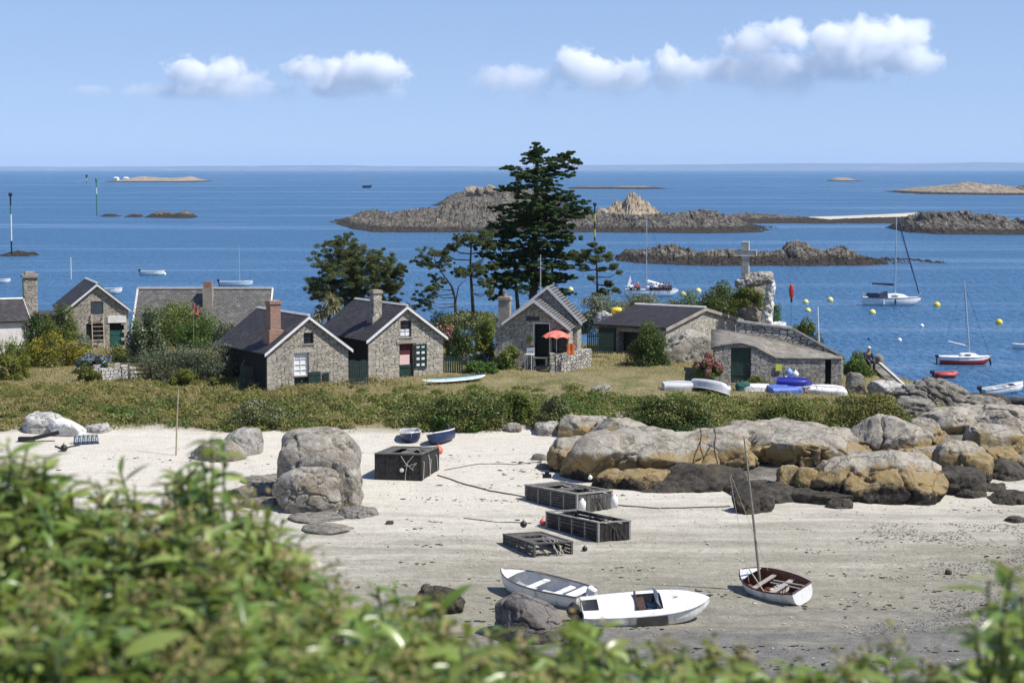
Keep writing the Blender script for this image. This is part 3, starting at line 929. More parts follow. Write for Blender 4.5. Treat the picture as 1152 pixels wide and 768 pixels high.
islet('distant low island with a grassy top at the right edge',
      [(1040, 218), (1060, 213), (1075, 210), (1095, 209), (1110, 208), (1125, 206), (1136, 204), (1160, 207), (1190, 208)],
      [(1040, 219), (1190, 220)], PALEREEF, 200, seed=8)
islet('craggy brown reef in the middle water behind the stone cross',
      [(688, 292), (700, 284), (715, 279), (735, 278), (752, 274), (768, 272), (780, 276), (800, 281), (822, 279), (845, 278), (862, 282), (880, 281), (900, 279), (906, 271), (915, 268), (925, 270), (935, 277), (948, 280), (962, 275), (972, 276), (985, 283), (1000, 288), (1030, 292), (1072, 296)],
      [(688, 294), (720, 297), (800, 300), (900, 300), (1000, 299), (1072, 297.5)], REEF, 34, seed=9, ridged=.5)
islet('small pale skerry with two specks of houses, near the horizon',
      [(112, 204), (122, 200), (135, 198), (150, 199), (165, 200), (180, 199.5), (192, 198), (200, 201), (216, 204)],
      [(112, 205), (216, 205)], PALEREEF, 260, seed=10, ridged=.3)
islet('dark low rocks with black crests, nearest the pole beacon',
      [(158, 243), (164, 238), (172, 236), (182, 238), (190, 239), (198, 236), (206, 238), (213, 244)], [(158, 245), (213, 246)], REEF, 30, seed=11)
islet('pair of pale flat rocks awash left of the dark crested rocks',
      [(106, 243), (112, 239.5), (122, 240), (128, 242.5), (132, 243), (140, 240), (150, 240), (155, 244)], [(106, 244), (155, 245)], PALEREEF, 22, seed=12)
islet('low rock that carries the striped beacon at the left edge',
      [(-14, 286), (0, 282), (10, 280), (18, 282), (28, 282), (36, 287)], [(-14, 289), (36, 289)], PALEREEF, 12, seed=13)
islet('tiny rock near the horizon left of the yacht mast',
      [(944, 203), (950, 200), (958, 199.5), (966, 200), (975, 203)], [(944, 204), (975, 204)], PALEREEF, 150, seed=14, ridged=.3)
islet('thin line of pale rocks along the horizon right of the cypress top',
      [(636, 212), (650, 210), (670, 209.5), (690, 210), (710, 209), (730, 209), (745, 210), (764, 212)], [(636, 213), (764, 213)], PALEREEF, 150, seed=15, ridged=.6)
# two small houses on the far skerry
for k, (px_, lab) in enumerate(((131, 'white speck of a house on the far skerry, the left one'), (142, 'white speck of a house on the far skerry, the right one'))):
    q = at(px_, 201.0, CAMZ / (-ray(px_, 205)[2]) + 130)
    h = MB().prism([(-3, -3), (3, -3), (3, .8), (0, 2.4), (-3, .8)], -3, 3)
    hb_ = h.build('distant_house', paint('far_white', (.75, .74, .7), .8))
    hb_.location = q; hb_.rotation_euler = (0, 0, 1.2); tag(hb_, lab, 'house', 'houses on the far skerry')
# ------------------------------------------------------------------ buildings
STONE_A = stone_wall_mat('rubble_stone', [(.40, .36, .29), (.27, .25, .22), (.46, .42, .34), (.33, .30, .25), (.22, .20, .18), (.42, .36, .26)])
STONE_B = stone_wall_mat('pale_rubble_stone', [(.44, .40, .33), (.31, .29, .25), (.50, .46, .38), (.38, .35, .29), (.24, .22, .2), (.46, .41, .31)], seed=5.3)
STONE_C = stone_wall_mat('grey_rubble_stone', [(.36, .34, .30), (.25, .24, .22), (.44, .42, .37), (.30, .28, .25), (.19, .18, .17), (.38, .34, .28)], seed=9.1, sx=3.8, sz=9.0)
DRYSTONE = stone_wall_mat('dry_stone', [(.40, .38, .34), (.25, .24, .22), (.48, .46, .41), (.30, .28, .25), (.17, .16, .15)], seed=2.1, mortar=(.10, .095, .085), sx=2.4, sz=5.0)
SLATE = slate_mat('dark_slate', (.056, .052, .056), lichen=(.17, .16, .13), amt=.38)
BLACKROOF = slate_mat('tarred_roof', (.036, .034, .040), amt=.10, row=7)
BARGE = paint('white_bargeboard', (.72, .72, .72), .5, .08, dirt=(.4, .39, .37))
RIDGE = paint('mortar_ridge', (.62, .61, .58), .8, .12)
RENDER = paint('lime_render', (.33, .30, .25), .95, .2, 1.2, spec=.1, dirt=(.19, .175, .15), dirt_amt=.6, bump=.6)
WHITEWASH = paint('whitewash', (.72, .70, .66), .9, .1, 1.5, spec=.1, dirt=(.4, .38, .34))
BRICK = None
GREEN = paint('dark_green_paint', (.018, .045, .036), .45, .25, dirt=(.07, .08, .07))
DKGREEN = paint('black_green_paint', (.012, .026, .022), .5, .2)
GLASS = None
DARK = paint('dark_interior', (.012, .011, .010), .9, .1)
WHITE = paint('white_paint', (.78, .78, .77), .45, .06, dirt=(.5, .48, .44), dirt_amt=.3)
GREYW = paint('weathered_timber', (.23, .20, .17), .85, .25, 6)
REDC = paint('dark_red_curtain', (.09, .018, .022), .8, .2)
CHECK = None

m, t, p = new_mat('window_glass'); p.inputs['Base Color'].default_value = (.015, .018, .025, 1); p.inputs['Roughness'].default_value = .06; p.inputs['Specular IOR Level'].default_value = .6
GLASS = m
m, t, p = new_mat('white_net_curtain')
v = t.coords(); t.l.new(t.ramp(t.noise(t.coords('Object', (18, 18, 1)), 1.0, 3), [(.3, (.6, .6, .62)), (.7, (.82, .82, .82))]), p.inputs['Base Color']); p.inputs['Roughness'].default_value = .8
NET = m
m, t, p = new_mat('pink_gingham')
ck = t.new('ShaderNodeTexChecker'); ck.inputs['Scale'].default_value = 16; ck.inputs['Color1'].default_value = (.62, .30, .30, 1); ck.inputs['Color2'].default_value = (.75, .66, .62, 1)
t.l.new(t.coords(), ck.inputs['Vector']); t.l.new(ck.outputs[0], p.inputs['Base Color']); p.inputs['Roughness'].default_value = .9
CHECK = m
m, t, p = new_mat('chimney_brick')
v = t.coords(); s = t.sep(v)
b = t.new('ShaderNodeTexBrick')
for k, q in (('Scale', 1.0), ('Mortar Size', .012), ('Brick Width', .23), ('Row Height', .075)): b.inputs[k].default_value = q
b.inputs['Color1'].default_value = (.34, .13, .075, 1); b.inputs['Color2'].default_value = (.22, .09, .06, 1); b.inputs['Mortar'].default_value = (.38, .33, .28, 1)
t.l.new(t.comb(t.math('ADD', s[0], s[1]), s[2], 0.0), b.inputs['Vector'])
c = t.mix(.6, b.outputs['Color'], t.ramp(t.noise(v, 5, 6, .7), [(.3, .5), (.7, 1.1)]), 'MULTIPLY')
t.l.new(c, p.inputs['Base Color']); p.inputs['Roughness'].default_value = .9
BRICK = m

QUOIN = paint('dressed_stone', (.40, .37, .31), .92, .22, 2.2, spec=.1, dirt=(.2, .185, .16), dirt_amt=.6, bump=.8)
def cut(o, boxes):
    """boolean the openings (x0,x1,y0,y1,z0,z1) out of mesh object o"""
    b = MB()
    for q in boxes: b.box(*q)
    me = b.mesh('cutter'); tmp = bpy.data.objects.new('cutter', me); COL.objects.link(tmp)
    tmp.parent = o.parent
    md = o.modifiers.new('b', 'BOOLEAN'); md.operation = 'DIFFERENCE'; md.object = tmp; md.solver = 'EXACT'
    bpy.context.view_layer.update()
    ev = o.evaluated_get(bpy.context.evaluated_depsgraph_get())
    nm = bpy.data.meshes.new_from_object(ev)
    o.modifiers.clear(); o.data = nm
    bpy.data.objects.remove(tmp); bpy.data.meshes.remove(me)

def roof_slabs(W, L, wh, rise, over=.18, side=.22, th=.09, side_r=None):
    """two roof slopes of a gable roof in house coordinates"""
    mb = MB()
    sl = rise / (W / 2)
    for sgn in (-1, 1):
        sd = side if sgn < 0 or side_r is None else side_r
        xo, zo = sgn * (W / 2 + sd), wh - sl * sd
        top = [(0, -over, wh + rise), (xo, -over, zo), (xo, L + over, zo), (0, L + over, wh + rise)]
        nvec = Vector((sgn * sl, 0, 1)).normalized() * th
        vs = [Vector(q) for q in top] + [Vector(q) + nvec for q in top]
        mb.add(vs, [(0, 1, 2, 3), (7, 6, 5, 4), (0, 4, 5, 1), (1, 5, 6, 2), (2, 6, 7, 3), (3, 7, 4, 0)])
    return mb

def barges(parent, W, wh, rise, y, side=.22, m=None, w=.16, th=.05, name='bargeboard', dz=.06):
    sl = rise / (W / 2)
    for sgn in (-1, 1):
        a = Vector((0, y, wh + rise + dz)); b = Vector((sgn * (W / 2 + side), y, wh - sl * side + dz))
        n = Vector((0, 0, -w))
        vs = [a, b, b + n, a + n]; vs += [q + Vector((0, -th, 0)) for q in vs]
        MB().add(vs, [(0, 1, 2, 3), (7, 6, 5, 4), (0, 4, 5, 1), (1, 5, 6, 2), (2, 6, 7, 3), (3, 7, 4, 0)]).build(name, m or BARGE, parent)

def gable_house(name, label, loc, rz, W, L, wh, rise, wall_m, roof_m, holes, group=None, side=.22, over=.18, ridge=True, deep=1.0, barge=True, extra_holes=()):
    e = empty(name, loc, rz, label, 'house', group)
    wall = MB().prism([(-W / 2, -deep), (W / 2, -deep), (W / 2, wh), (0, wh + rise), (-W / 2, wh)], 0, L).build('wall', wall_m, e)
    bx = [(u0, u1, -.3, .30, z0, z1) for (u0, u1, z0, z1) in holes] + list(extra_holes)
    if bx: cut(wall, bx)
    rf = roof_slabs(W, L, wh + .015, rise, over, side).build('roof', roof_m, e)
    if ridge:
        MB().prism([(-.11, 0), (-.04, .09), (.04, .09), (.11, 0)], -over, L + over, Matrix.Translation((0, 0, wh + rise + .085))).build('ridge_capping', RIDGE, rf)
    if barge: barges(e, W, wh, rise, -over - .004, side)
    qr = random.Random(int(W * 1000))
    for sg in (-1, 1):
        q_ = MB(); z = 0.0; k = 0
        while z < wh - .12:
            h_ = min(qr.uniform(.22, .34), wh - .02 - z); lx_ = (qr.uniform(.42, .55), qr.uniform(.24, .32))[k % 2]; ly_ = (qr.uniform(.24, .32), qr.uniform(.42, .55))[k % 2]
            a_, b_ = sorted((sg * (W / 2 + .012), sg * (W / 2 - lx_)))
            q_.box(a_, b_, -.012, ly_, z + .012, z + h_ - .012); z += h_; k += 1
        if wall_m is not WHITEWASH: q_.build('quoins', QUOIN, wall, bevel=.015)
    return e, wall, rf

def frame_rect(mb, u0, u1, z0, z1, y, w=.06, d=.05):
    mb.box(u0, u1, y - d, y, z0, z0 + w); mb.box(u0, u1, y - d, y, z1 - w, z1)
    mb.box(u0, u0 + w, y - d, y, z0 + w, z1 - w); mb.box(u1 - w, u1, y - d, y, z0 + w, z1 - w)
    return mb

def window(parent, u0, u1, z0, z1, cols, rows, m=None, y=.16, pane_m=None, name='window', sill=True, w=.05):
    f = frame_rect(MB(), u0, u1, z0, z1, y, w)
    for i in range(1, cols):
        x = u0 + (u1 - u0) * i / cols; f.box(x - .014, x + .014, y - .04, y - .004, z0 + w, z1 - w)
    for i in range(1, rows):
        z = z0 + (z1 - z0) * i / rows; f.box(u0 + w, u1 - w, y - .042, y - .006, z - .014, z + .014)
    fr = f.build(name, m or WHITE, parent)
    MB().box(u0 + .01, u1 - .01, y + .004, y + .02, z0 + .01, z1 - .01).build('pane', pane_m or GLASS, fr)
    if sill: MB().box(u0 - .06, u1 + .06, -.05, y - .06, z0 - .07, z0 - .004).build('sill', RENDER, fr)
    return fr

def plank_door(parent, u0, u1, z0, z1, m, y=.14, name='door', n=5, th=.05):
    d = MB(); wd = (u1 - u0) / n
    for i in range(n): d.box(u0 + i * wd + .006, u0 + (i + 1) * wd - .006, y, y + th, z0, z1)
    d.box(u0, u1, y + .01, y + th - .01, z0 + .01, z1 - .01)
    for z in (z0 + (z1 - z0) * .2, z0 + (z1 - z0) * .8): d.box(u0 + .04, u1 - .04, y - .025, y - .001, z - .05, z + .05)
    o = d.build(name, m, parent)
    MB().box(u1 - .12, u1 - .06, y - .05, y - .03, (z0 + z1) / 2 - .06, (z0 + z1) / 2 + .06).build('handle', GREYW, o)
    return o

def chimney(parent, x, y, z0, z1, sx, sy, m, cap_m, pot=True, name='chimney'):
    c = MB().box(x - sx / 2, x + sx / 2, y - sy / 2, y + sy / 2, z0, z1 - .2).build(name, m, parent)
    MB().box(x - sx / 2 - .06, x + sx / 2 + .06, y - sy / 2 - .06, y + sy / 2 + .06, z1 - .2, z1 - .06).box(x - sx / 2, x + sx / 2, y - sy / 2, y + sy / 2, z1 - .06, z1).build('chimney_cap', cap_m, c)
    if pot:
        MB().lathe([(.13, z1), (.11, z1 + .12), (.10, z1 + .30), (.12, z1 + .33)], 10, Matrix.Translation((x, y, 0))).build('chimney_pot', BRICK, c)
    return c

HG = 'stone cottages of the hamlet'
def base(px, py, D): return at(px, py, D)

# --- cottage with brick chimney (second gable from the left)
b2 = base(346.8, 436, 112)
e, wall, rf = gable_house('stone_cottage', 'stone cottage with a tall red brick chimney and green stable door', b2, R(30), 5.0, 7.0, 2.15, 1.85, STONE_A, SLATE,
    [(-.86, .05, -.02, 1.98), (-.26, .35, 2.5, 3.12)], HG)
window(e, -.26, .35, 2.5, 3.12, 2, 2, DKGREEN)
fr = window(e, -.84, .03, .72, 1.96, 2, 4, WHITE, pane_m=NET, name='window', w=.06)
plank_door(e, -.84, .03, 0, .7, GREEN)
jm = MB()
for k in range(5): jm.box(-.86 - (.30, .18)[k % 2], -.862, -.014, .1, k * .4 + .01, k * .4 + .39)
jm.box(-1.05, .25, -.016, .12, 1.985, 2.2); jm.build('door_surround', QUOIN, e, bevel=.012)
MB().box(-.02, .74, -.10, -.05, .02, .90).box(.0, .72, -.13, -.10, .08, .14).box(.0, .72, -.13, -.10, .72, .78).build('door_leaf', GREEN, e)
MB().box(.9, 1.25, -.09, -.05, .2, .8).build('shutter', DKGREEN, e)
MB().box(-2.56, -2.503, .02, 6.98, -.6, 2.1).build('cladding_with_shade', DARK, e)  # dark boards; the wall's own shade is put into their near-black colour
chimney(e, -1.7, .9, 2.0, 4.95, .62, .62, BRICK, BRICK, pot=False)
MB().box(-2.15, -1.27, .45, 1.35, 2.2, 3.3).build('chimney_base', BRICK, e)

# --- cottage with pink curtain (third gable)
b3 = base(457, 428.5, 115)
e, wall, rf = gable_house('stone_cottage', 'stone cottage with a slim stone chimney, open green shutter and pink checked curtain', b3, R(30), 4.85, 6.6, 2.55, 1.75, STONE_B, SLATE,
    [(-.44, .50, .10, 2.18), (-.36, .36, 2.56, 3.52)], HG)
fr = window(e, -.36, .36, 2.56, 3.52, 2, 3, paint('blue_grey_paint', (.05, .06, .11), .4), pane_m=GLASS)
MB().box(-.30, .30, .13, .155, 2.62, 3.0).build('curtain', NET, fr)
d3 = MB().box(-.42, .48, .14, .19, .12, .95).build('door', GREEN, e)
MB().box(-.40, .46, .10, .13, .78, .84).build('rail', GREEN, d3)
MB().box(-.42, .48, .18, .2, .97, 2.16).build('door_opening_curtain', REDC, e)
MB().box(-.36, .28, .12, .15, .95, 1.52).build('curtain', CHECK, e)
MB().box(-.62, .68, -.05, .12, 2.19, 2.34).build('lintel', RENDER, e)
s3 = frame_rect(MB(), .54, 1.32, .72, 2.12, -.03, .09, .05)
for i in range(1, 4):
    z = .72 + 1.4 * i / 4; s3.box(.6, 1.26, -.075, -.035, z - .03, z + .03)
s3.box(.90, .96, -.07, -.04, .8, 2.04); s3.box(.6, 1.26, -.036, -.03, .8, 2.04)
so3 = s3.build('shutter', GREEN, e)
pn = MB()
for i in range(4):
    for j in range(2):
        z = .72 + 1.4 * i / 4 + .10; x = .66 + j * .33
        pn.box(x, x + .2, -.046, -.0375, z + .03, z + .17)
pn.build('pane', NET, so3)
MB().box(-2.49, -2.428, .02, 6.58, -.6, 2.5).build('cladding_with_shade', DARK, e)  # dark boards again, side-wall shade included in the black
chimney(e, -1.15, 1.6, 3.0, 5.25, .52, .52, STONE_B, RENDER, pot=False)
MB().box(-1.55, -.75, 1.2, 2.0, 2.9, 3.72).build('chimney_base', STONE_B, e)

# --- far left gabled cottage with ladder
b1 = base(110, 394, 140)
e, wall, rf = gable_house('stone_cottage', 'stone cottage at the far left with a ladder under its closed loft shutter', b1, R(19), 4.35, 6.2, 2.9, 1.75, STONE_A, SLATE,
    [(.86, 1.90, -.2, 1.90), (-.78, .46, .72, 1.9), (-.44, .44, 2.55, 3.45)], HG)
plank_door(e, .90, 1.86, 0, 1.36, paint('teal_paint', (.022, .10, .085), .45, .2), n=5)
MB().box(.90, 1.86, .18, .2, 1.38, 1.88).build('door_opening', DARK, e)
MB().box(.72, 2.02, -.06, .05, 1.92, 2.42).build('lintel', WHITEWASH, e)
window(e, -.76, .44, .74, 1.88, 3, 2, paint('dark_window_frame', (.04, .035, .04), .5))
sh = MB().box(-.42, .42, .04, .10, 2.57, 3.43).build('shutter', paint('slate_blue_paint', (.045, .06, .075), .5), e)
ch = MB().box(-4.9, -3.95, 1.2, 2.2, -1, 5.15).build('chimney', STONE_A, e)
MB().box(-5.0, -3.85, 1.1, 2.3, 5.15, 5.35).box(-4.75, -4.1, 1.35, 2.05, 5.35, 5.55).build('chimney_cap', RENDER, ch)
MB().box(-3.95, -2.19, 1.0, 4.5, -1, 2.45).build('lean_to', DKGREEN, e)
MB().box(-4.0, -2.19, .9, 4.6, 2.45, 2.58).build('lean_to_roof', SLATE, e)
ladder = MB()
for x in (-.40, .40): ladder.beam((x, -.55, -.1), (x, -.10, 2.6), .06, .05)
for i in range(8):
    z = .15 + i * .31; y = -.55 + .45 * (z + .1) / 2.7
    ladder.beam((-.40, y, z), (.40, y, z), .04, .04)
lo = ladder.build('ladder', paint('ladder_wood', (.42, .36, .27), .8))
lo.location = b1; lo.rotation_euler = (0, 0, R(19)); tag(lo, 'wooden ladder leaning under the loft shutter of the far left cottage', 'ladder')
an = MB().tube([(0, 0, 0), (0, 0, 1.6)], .035, 6).build('roof_aerial', WHITE)
an.location = at(80, 314, 146); tag(an, 'thin pale pole rising behind the ridge of the far left cottage', 'pole')

# --- house at the left edge
b0 = base(24, 393, 138)
e, wall, rf = gable_house('white_house', 'low white walled house with a dark roof cut by the left edge', b0, R(116), 4.2, 6.0, 2.2, 1.25, WHITEWASH, SLATE, [], HG, barge=True)

# --- long slate roofed house behind the hedge
bl = base(226, 392, 152)
e = empty('long_house', bl, R(0), 'long low house with a grey slate roof behind the hedge', 'house', HG)
MB().box(-5.0, 5.0, 0, 5.2, -1.2, 1.35).build('wall', STONE_C, e)
rr = MB()
for sgn, y0 in ((-1, -.25), (1, 5.45)):
    a = [(-5.2, y0, 1.2), (5.2, y0, 1.2), (5.2, 2.6, 4.35), (-5.2, 2.6, 4.35)]
    vs = [Vector(q) for q in a] + [Vector(q) + Vector((0, 0, .1)) for q in a]
    rr.add(vs, [(0, 1, 2, 3), (7, 6, 5, 4), (0, 4, 5, 1), (1, 5, 6, 2), (2, 6, 7, 3), (3, 7, 4, 0)])
m, t, p = new_mat('long_roof_slate')
v = t.coords(); s = t.sep(v)
b = t.new('ShaderNodeTexBrick'); b.offset = .5
for k, q in (('Scale', 1.0), ('Mortar Size', .02), ('Brick Width', .34), ('Row Height', .20)): b.inputs[k].default_value = q
b.inputs['Color1'].default_value = (.105, .10, .10, 1); b.inputs['Color2'].default_value = (.17, .165, .155, 1); b.inputs['Mortar'].default_value = (.07, .068, .066, 1)
t.l.new(t.comb(s[0], t.math('MULTIPLY', s[2], 1.3), 0.0), b.inputs['Vector'])
c = t.mix(t.maprange(t.noise(v, 1.6, 7, .7), .5, .68, 0, .5), b.outputs['Color'], (.25, .24, .20))
t.l.new(c, p.inputs['Base Color']); p.inputs['Roughness'].default_value = .85; p.inputs['Specular IOR Level'].default_value = .15
t.l.new(t.bump(b.outputs['Fac'], .6, .03), p.inputs['Normal'])
rf = rr.build('roof', m, e)
MB().box(-5.22, 5.22, 2.48, 2.72, 4.42, 4.56).build('ridge_capping', RIDGE, rf)
MB().beam((-5.24, -.27, 1.36), (-5.24, 2.6, 4.5), .14, .06).build('verge', RIDGE, rf)
MB().beam((5.24, -.27, 1.36), (5.24, 2.6, 4.5), .14, .06).build('verge', RIDGE, rf)
c_ = MB().box(-.02, .72, 1.3, 2.1, 2.6, 4.55).build('chimney', RENDER, e)
MB().box(.03, .67, 1.36, 2.04, 4.55, 5.05).build('chimney_pot', BRICK, c_)

# --- cottage with the parasol: house with a lower gabled porch wing, both ribbed roofed
b4 = base(601, 410, 118)
RIB = None
m, t, p = new_mat('ribbed_roof')
v = t.coords(); s = t.sep(v)
wv = t.math('SINE', t.math('MULTIPLY', s[0], 46.0))
c = t.mix(t.maprange(wv, -.3, .3), (.045, .043, .041), (.19, .185, .175))
c = t.mix(t.maprange(t.noise(v, 2, 6, .7), .5, .7, 0, .5), c, (.2, .18, .14))
t.l.new(c, p.inputs['Base Color']); p.inputs['Roughness'].default_value = .85
t.l.new(t.bump(wv, .8, .06), p.inputs['Normal'])
RIB = m
e = empty('stone_cottage', b4, R(-9), 'stone cottage with a porch wing, a dark open doorway and a red parasol outside', 'house', HG)
W1 = MB().prism([(-2.35, -.8), (2.05, -.8), (2.05, 2.2), (0, 3.75), (-2.35, 2.0)], 0, 2.2).build('wall', STONE_B, e)
cut(W1, [(-.05, .92, -.3, 1.2, -.1, 2.5), (1.05, 1.95, -.3, 1.0, .5, 2.1)])
MB().prism([(-1.75, -.8), (2.3, -.8), (2.3, 2.3), (.5, 4.45), (-1.75, 2.65)], 2.2, 4.2).build('back_wall', STONE_B, e)
def slope(name, m, pts, th, parent):
    vs = [Vector(q) for q in pts]; n = (vs[1] - vs[0]).cross(vs[3] - vs[0]).normalized()
    if n.z < 0: n = -n
    vs += [q + n * th for q in vs]
    return MB().add(vs, [(0, 1, 2, 3), (7, 6, 5, 4), (0, 4, 5, 1), (1, 5, 6, 2), (2, 6, 7, 3), (3, 7, 4, 0)]).build(name, m, parent)
r1 = slope('roof', RIB, [(0, -.25, 3.78), (2.2, -.25, 2.10), (2.2, 2.195, 2.10), (0, 2.195, 3.78)], .08, e)
r2 = slope('roof', RIB, [(0, -.25, 3.78), (-1.9, -.25, 2.4), (-1.9, 2.195, 2.4), (0, 2.195, 3.78)], .08, e)
r3 = slope('roof', RIB, [(.5, 2.0, 4.48), (2.6, 2.0, 2.30), (2.6, 4.4, 2.30), (.5, 4.4, 4.48)], .08, e)
r4 = slope('roof', RIB, [(.5, 2.0, 4.48), (-2.0, 2.0, 2.48), (-2.0, 4.4, 2.48), (.5, 4.4, 4.48)], .08, e)
def bb(a, b, parent, w=.17, dz=.08):
    a, b = Vector(a) + Vector((0, 0, dz)), Vector(b) + Vector((0, 0, dz))
    n = Vector((0, 0, -w)); vs = [a, b, b + n, a + n]; vs += [q + Vector((0, -.05, 0)) for q in vs]
    MB().add(vs, [(0, 1, 2, 3), (7, 6, 5, 4), (0, 4, 5, 1), (1, 5, 6, 2), (2, 6, 7, 3), (3, 7, 4, 0)]).build('bargeboard', BARGE, parent)
bb((0, -.26, 3.80), (2.22, -.26, 2.10), e); bb((0, -.26, 3.80), (-1.92, -.26, 2.42), e)
bb((.5, 1.99, 4.50), (2.62, 1.99, 2.31), e, .2); bb((.5, 1.99, 4.50), (-2.02, 1.99, 2.50), e, .2)
chimney(e, -2.0, 1.4, 1.9, 3.95, .68, .68, RENDER, RENDER, pot=True)
dr = MB().box(-.05, 0, -.02, .22, -.05, 2.5).box(.90, .95, -.02, .22, -.05, 2.5).box(0, .90, -.02, .22, 2.44, 2.5).build('door_frame', WHITE, e)
MB().box(-.03, .93, .9, .95, -.05, 2.46).build('door', DKGREEN, e)
window(e, 1.07, 1.93, .52, 2.08, 2, 3, GREEN, pane_m=GLASS, sill=True)
pl = MB().box(-.48, .30, -.05, -.003, 2.62, 2.86).build('name_plate', paint('plate_black', (.03, .03, .032), .4), e)
st_ = MB()
for k in range(3): st_.box(-.46 + .02 * k, 1.0, -.45 - .42 * k, -.02 - .42 * k, -.8, -.12 - .19 * k)
st_.build('doorstep', RENDER, e)
fp = MB().tube([(0, 0, 0), (0, 0, 3.0)], [.045, .03], 8).build('flagpole', paint('pole_grey', (.4, .39, .36), .6)); fp.location = at(608, 325, 125); fp.location.z -= 2.2
fp.scale = (1, 1, 1.45)
tag(fp, 'thin bare pole rising above the ridge of the parasol cottage', 'flagpole')

# terrace wall curving from the doorway
c1 = base(636, 413, 117)
tw = MB(); prev = None
for k in range(9):
    a = k / 8
    P_ = at(618 + 44 * a, 414 - 10 * a * a, 116.6 + 3.2 * a * a); P_.z = gz(P_.x, P_.y)
    if prev is not None: tw.beam(prev + Vector((0, 0, .38)), P_ + Vector((0, 0, .38)), .42, 1.36 + .10 * math.sin(k * 2.1))
    prev = P_
two = tw.build('stone_wall', DRYSTONE); tag(two, 'low curved dry stone wall enclosing the parasol terrace', 'wall')

# --- wide barn with tarred roof
e, wall, rf = gable_house('stone_barn', 'wide stone barn with a low black roof and an open dark front', (12.42, 128.75, 6.05), R(53.8), 9.3, 5.1, 1.95, .98, STONE_B, BLACKROOF,
    [], HG, side=.25, over=.15, deep=1.2, barge=False, extra_holes=[(-4.8, -2.6, 1.5, 3.6, -.3, 1.6)])
MB().box(-4.0, -3.9, 1.55, 3.55, -.3, 1.55).build('doors', DKGREEN, e)
barges(e, 9.3, 1.95, .98, -.154, .25, RENDER, .2)
MB().box(-4.72, -4.67, 3.7, 5.0, -.2, 1.8).build('plank_cladding', DKGREEN, e)
kb = boulder(778, 410, 66, 40, granite_mat('limed_mound', pale=(.46, .43, .37), mid=(.37, .345, .295), dark=(.24, .22, .19)), 'pale lime covered mound built into the gable of the wide barn', deep=.35, sink=.35, planes=3, D=121.5, rough=.10)

# --- arched outbuilding with mortar roof
e = empty('stone_outbuilding', base(872, 432, 113), 0, 'stone outbuilding with an arched green door and sloping mortar roof', 'outbuilding', HG)
o0 = Vector(e.location)
def lp(px, py, D): return at(px, py, D) - o0
def wall_from(outline, D, th, m, name, parent, holes=()):
    pts = [lp(px, py, D) for px, py in outline]
    o = MB().prism([(q.x, q.z) for q in pts], pts[0].y, pts[0].y + th).build(name, m, parent)
    if holes:
        bx = []
        for (x0, x1, yt, yb) in holes:
            a, b_ = lp(x0, yb, D), lp(x1, yt, D)
            bx.append((a.x, b_.x, a.y - .3, a.y + .3, a.z, b_.z))
        cut(o, bx)
    return o
fw = wall_from([(803, 438), (803, 392), (815, 387.5), (833, 385.5), (850, 390), (862, 397), (872, 402.5), (947, 402.5), (947, 446)], 113, .55, STONE_C, 'wall', e, holes=[(822, 845, 391, 431), (928, 935.5, 401.5 + 2, 437)])
a, b_ = lp(822, 429, 113), lp(845, 391, 113)
plank_door(e, a.x + .02, b_.x - .02, a.z, b_.z - .01, GREEN, y=a.y + .16, n=6)
a, b_ = lp(928, 436, 113), lp(935.5, 404, 113)
gt = MB()
for k in range(9):
    z = a.z + (b_.z - a.z) * k / 8; gt.box(a.x + .01, b_.x - .01, a.y + .2, a.y + .24, z - .02, z + .02)
gt.box(a.x, b_.x, a.y + .27, a.y + .3, a.z, b_.z); gt.build('slatted_door', DARK, e)
m, t, p = new_mat('old_mortar_roof')
v = t.coords(); n1 = t.noise(v, 1.6, 8, .75); n2 = t.noise(v, 9, 6, .75)
c = t.ramp(n1, [(.32, (.15, .14, .12)), (.5, (.27, .25, .215)), (.66, (.40, .375, .33))])
c = t.mix(.7, c, t.ramp(n2, [(.3, .5), (.68, 1.15)]), 'MULTIPLY')
t.l.new(c, p.inputs['Base Color']); p.inputs['Roughness'].default_value = .95; p.inputs['Specular IOR Level'].default_value = .1
t.l.new(t.bump(t.math('ADD', n1, t.math('MULTIPLY', n2, .5)), 1.0, .15), p.inputs['Normal'])
MORTAR = m
# rendered sloping roof
frt = [(800, 391), (815, 386.5), (833, 384.5), (850, 389), (862, 396), (873, 401.5), (900, 401.8), (947, 401.8)]
bck = [(800, 370), (815, 371), (833, 374), (850, 377), (862, 379), (873, 381.5), (900, 388), (947, 400.8)]
rows = []
for k in range(7):
    u = k / 6
    row = []
    for (fx_, fy_), (bx_, by_) in zip(frt, bck):
        A = lp(fx_, fy_, 112.93); B = lp(bx_, by_, 118)
        q = A.lerp(B, u); q.z -= .22 * math.sin(math.pi * u) * (1 if fx_ > 855 else .4)
        row.append(q)
    rows.append(row)
g = MB().grid(rows)
g2 = MB().grid([[q - Vector((0, 0, .12)) for q in r_] for r_ in rows])
g.add(g2.v, [f[::-1] for f in g2.f])
nfr, nrw = len(frt), len(rows)
nn = nfr * nrw
edge_i = list(range(nfr)) + [i * nfr + nfr - 1 for i in range(1, nrw)] + [nn - 1 - i for i in range(1, nfr)] + [i * nfr for i in range(nrw - 2, 0, -1)]
for i in range(len(edge_i)):
    a_, b__ = edge_i[i], edge_i[(i + 1) % len(edge_i)]
    g.f.append([a_, b__, b__ + nn, a_ + nn])
g.build('roof', MORTAR, e, smooth=True)
rwall = wall_from([(829, 420), (829, 362), (832, 360.5), (891, 369.5), (930, 391), (949, 402), (949, 440)], 118.1, .45, DRYSTONE, 'rear_wall', e)
cp = MB()
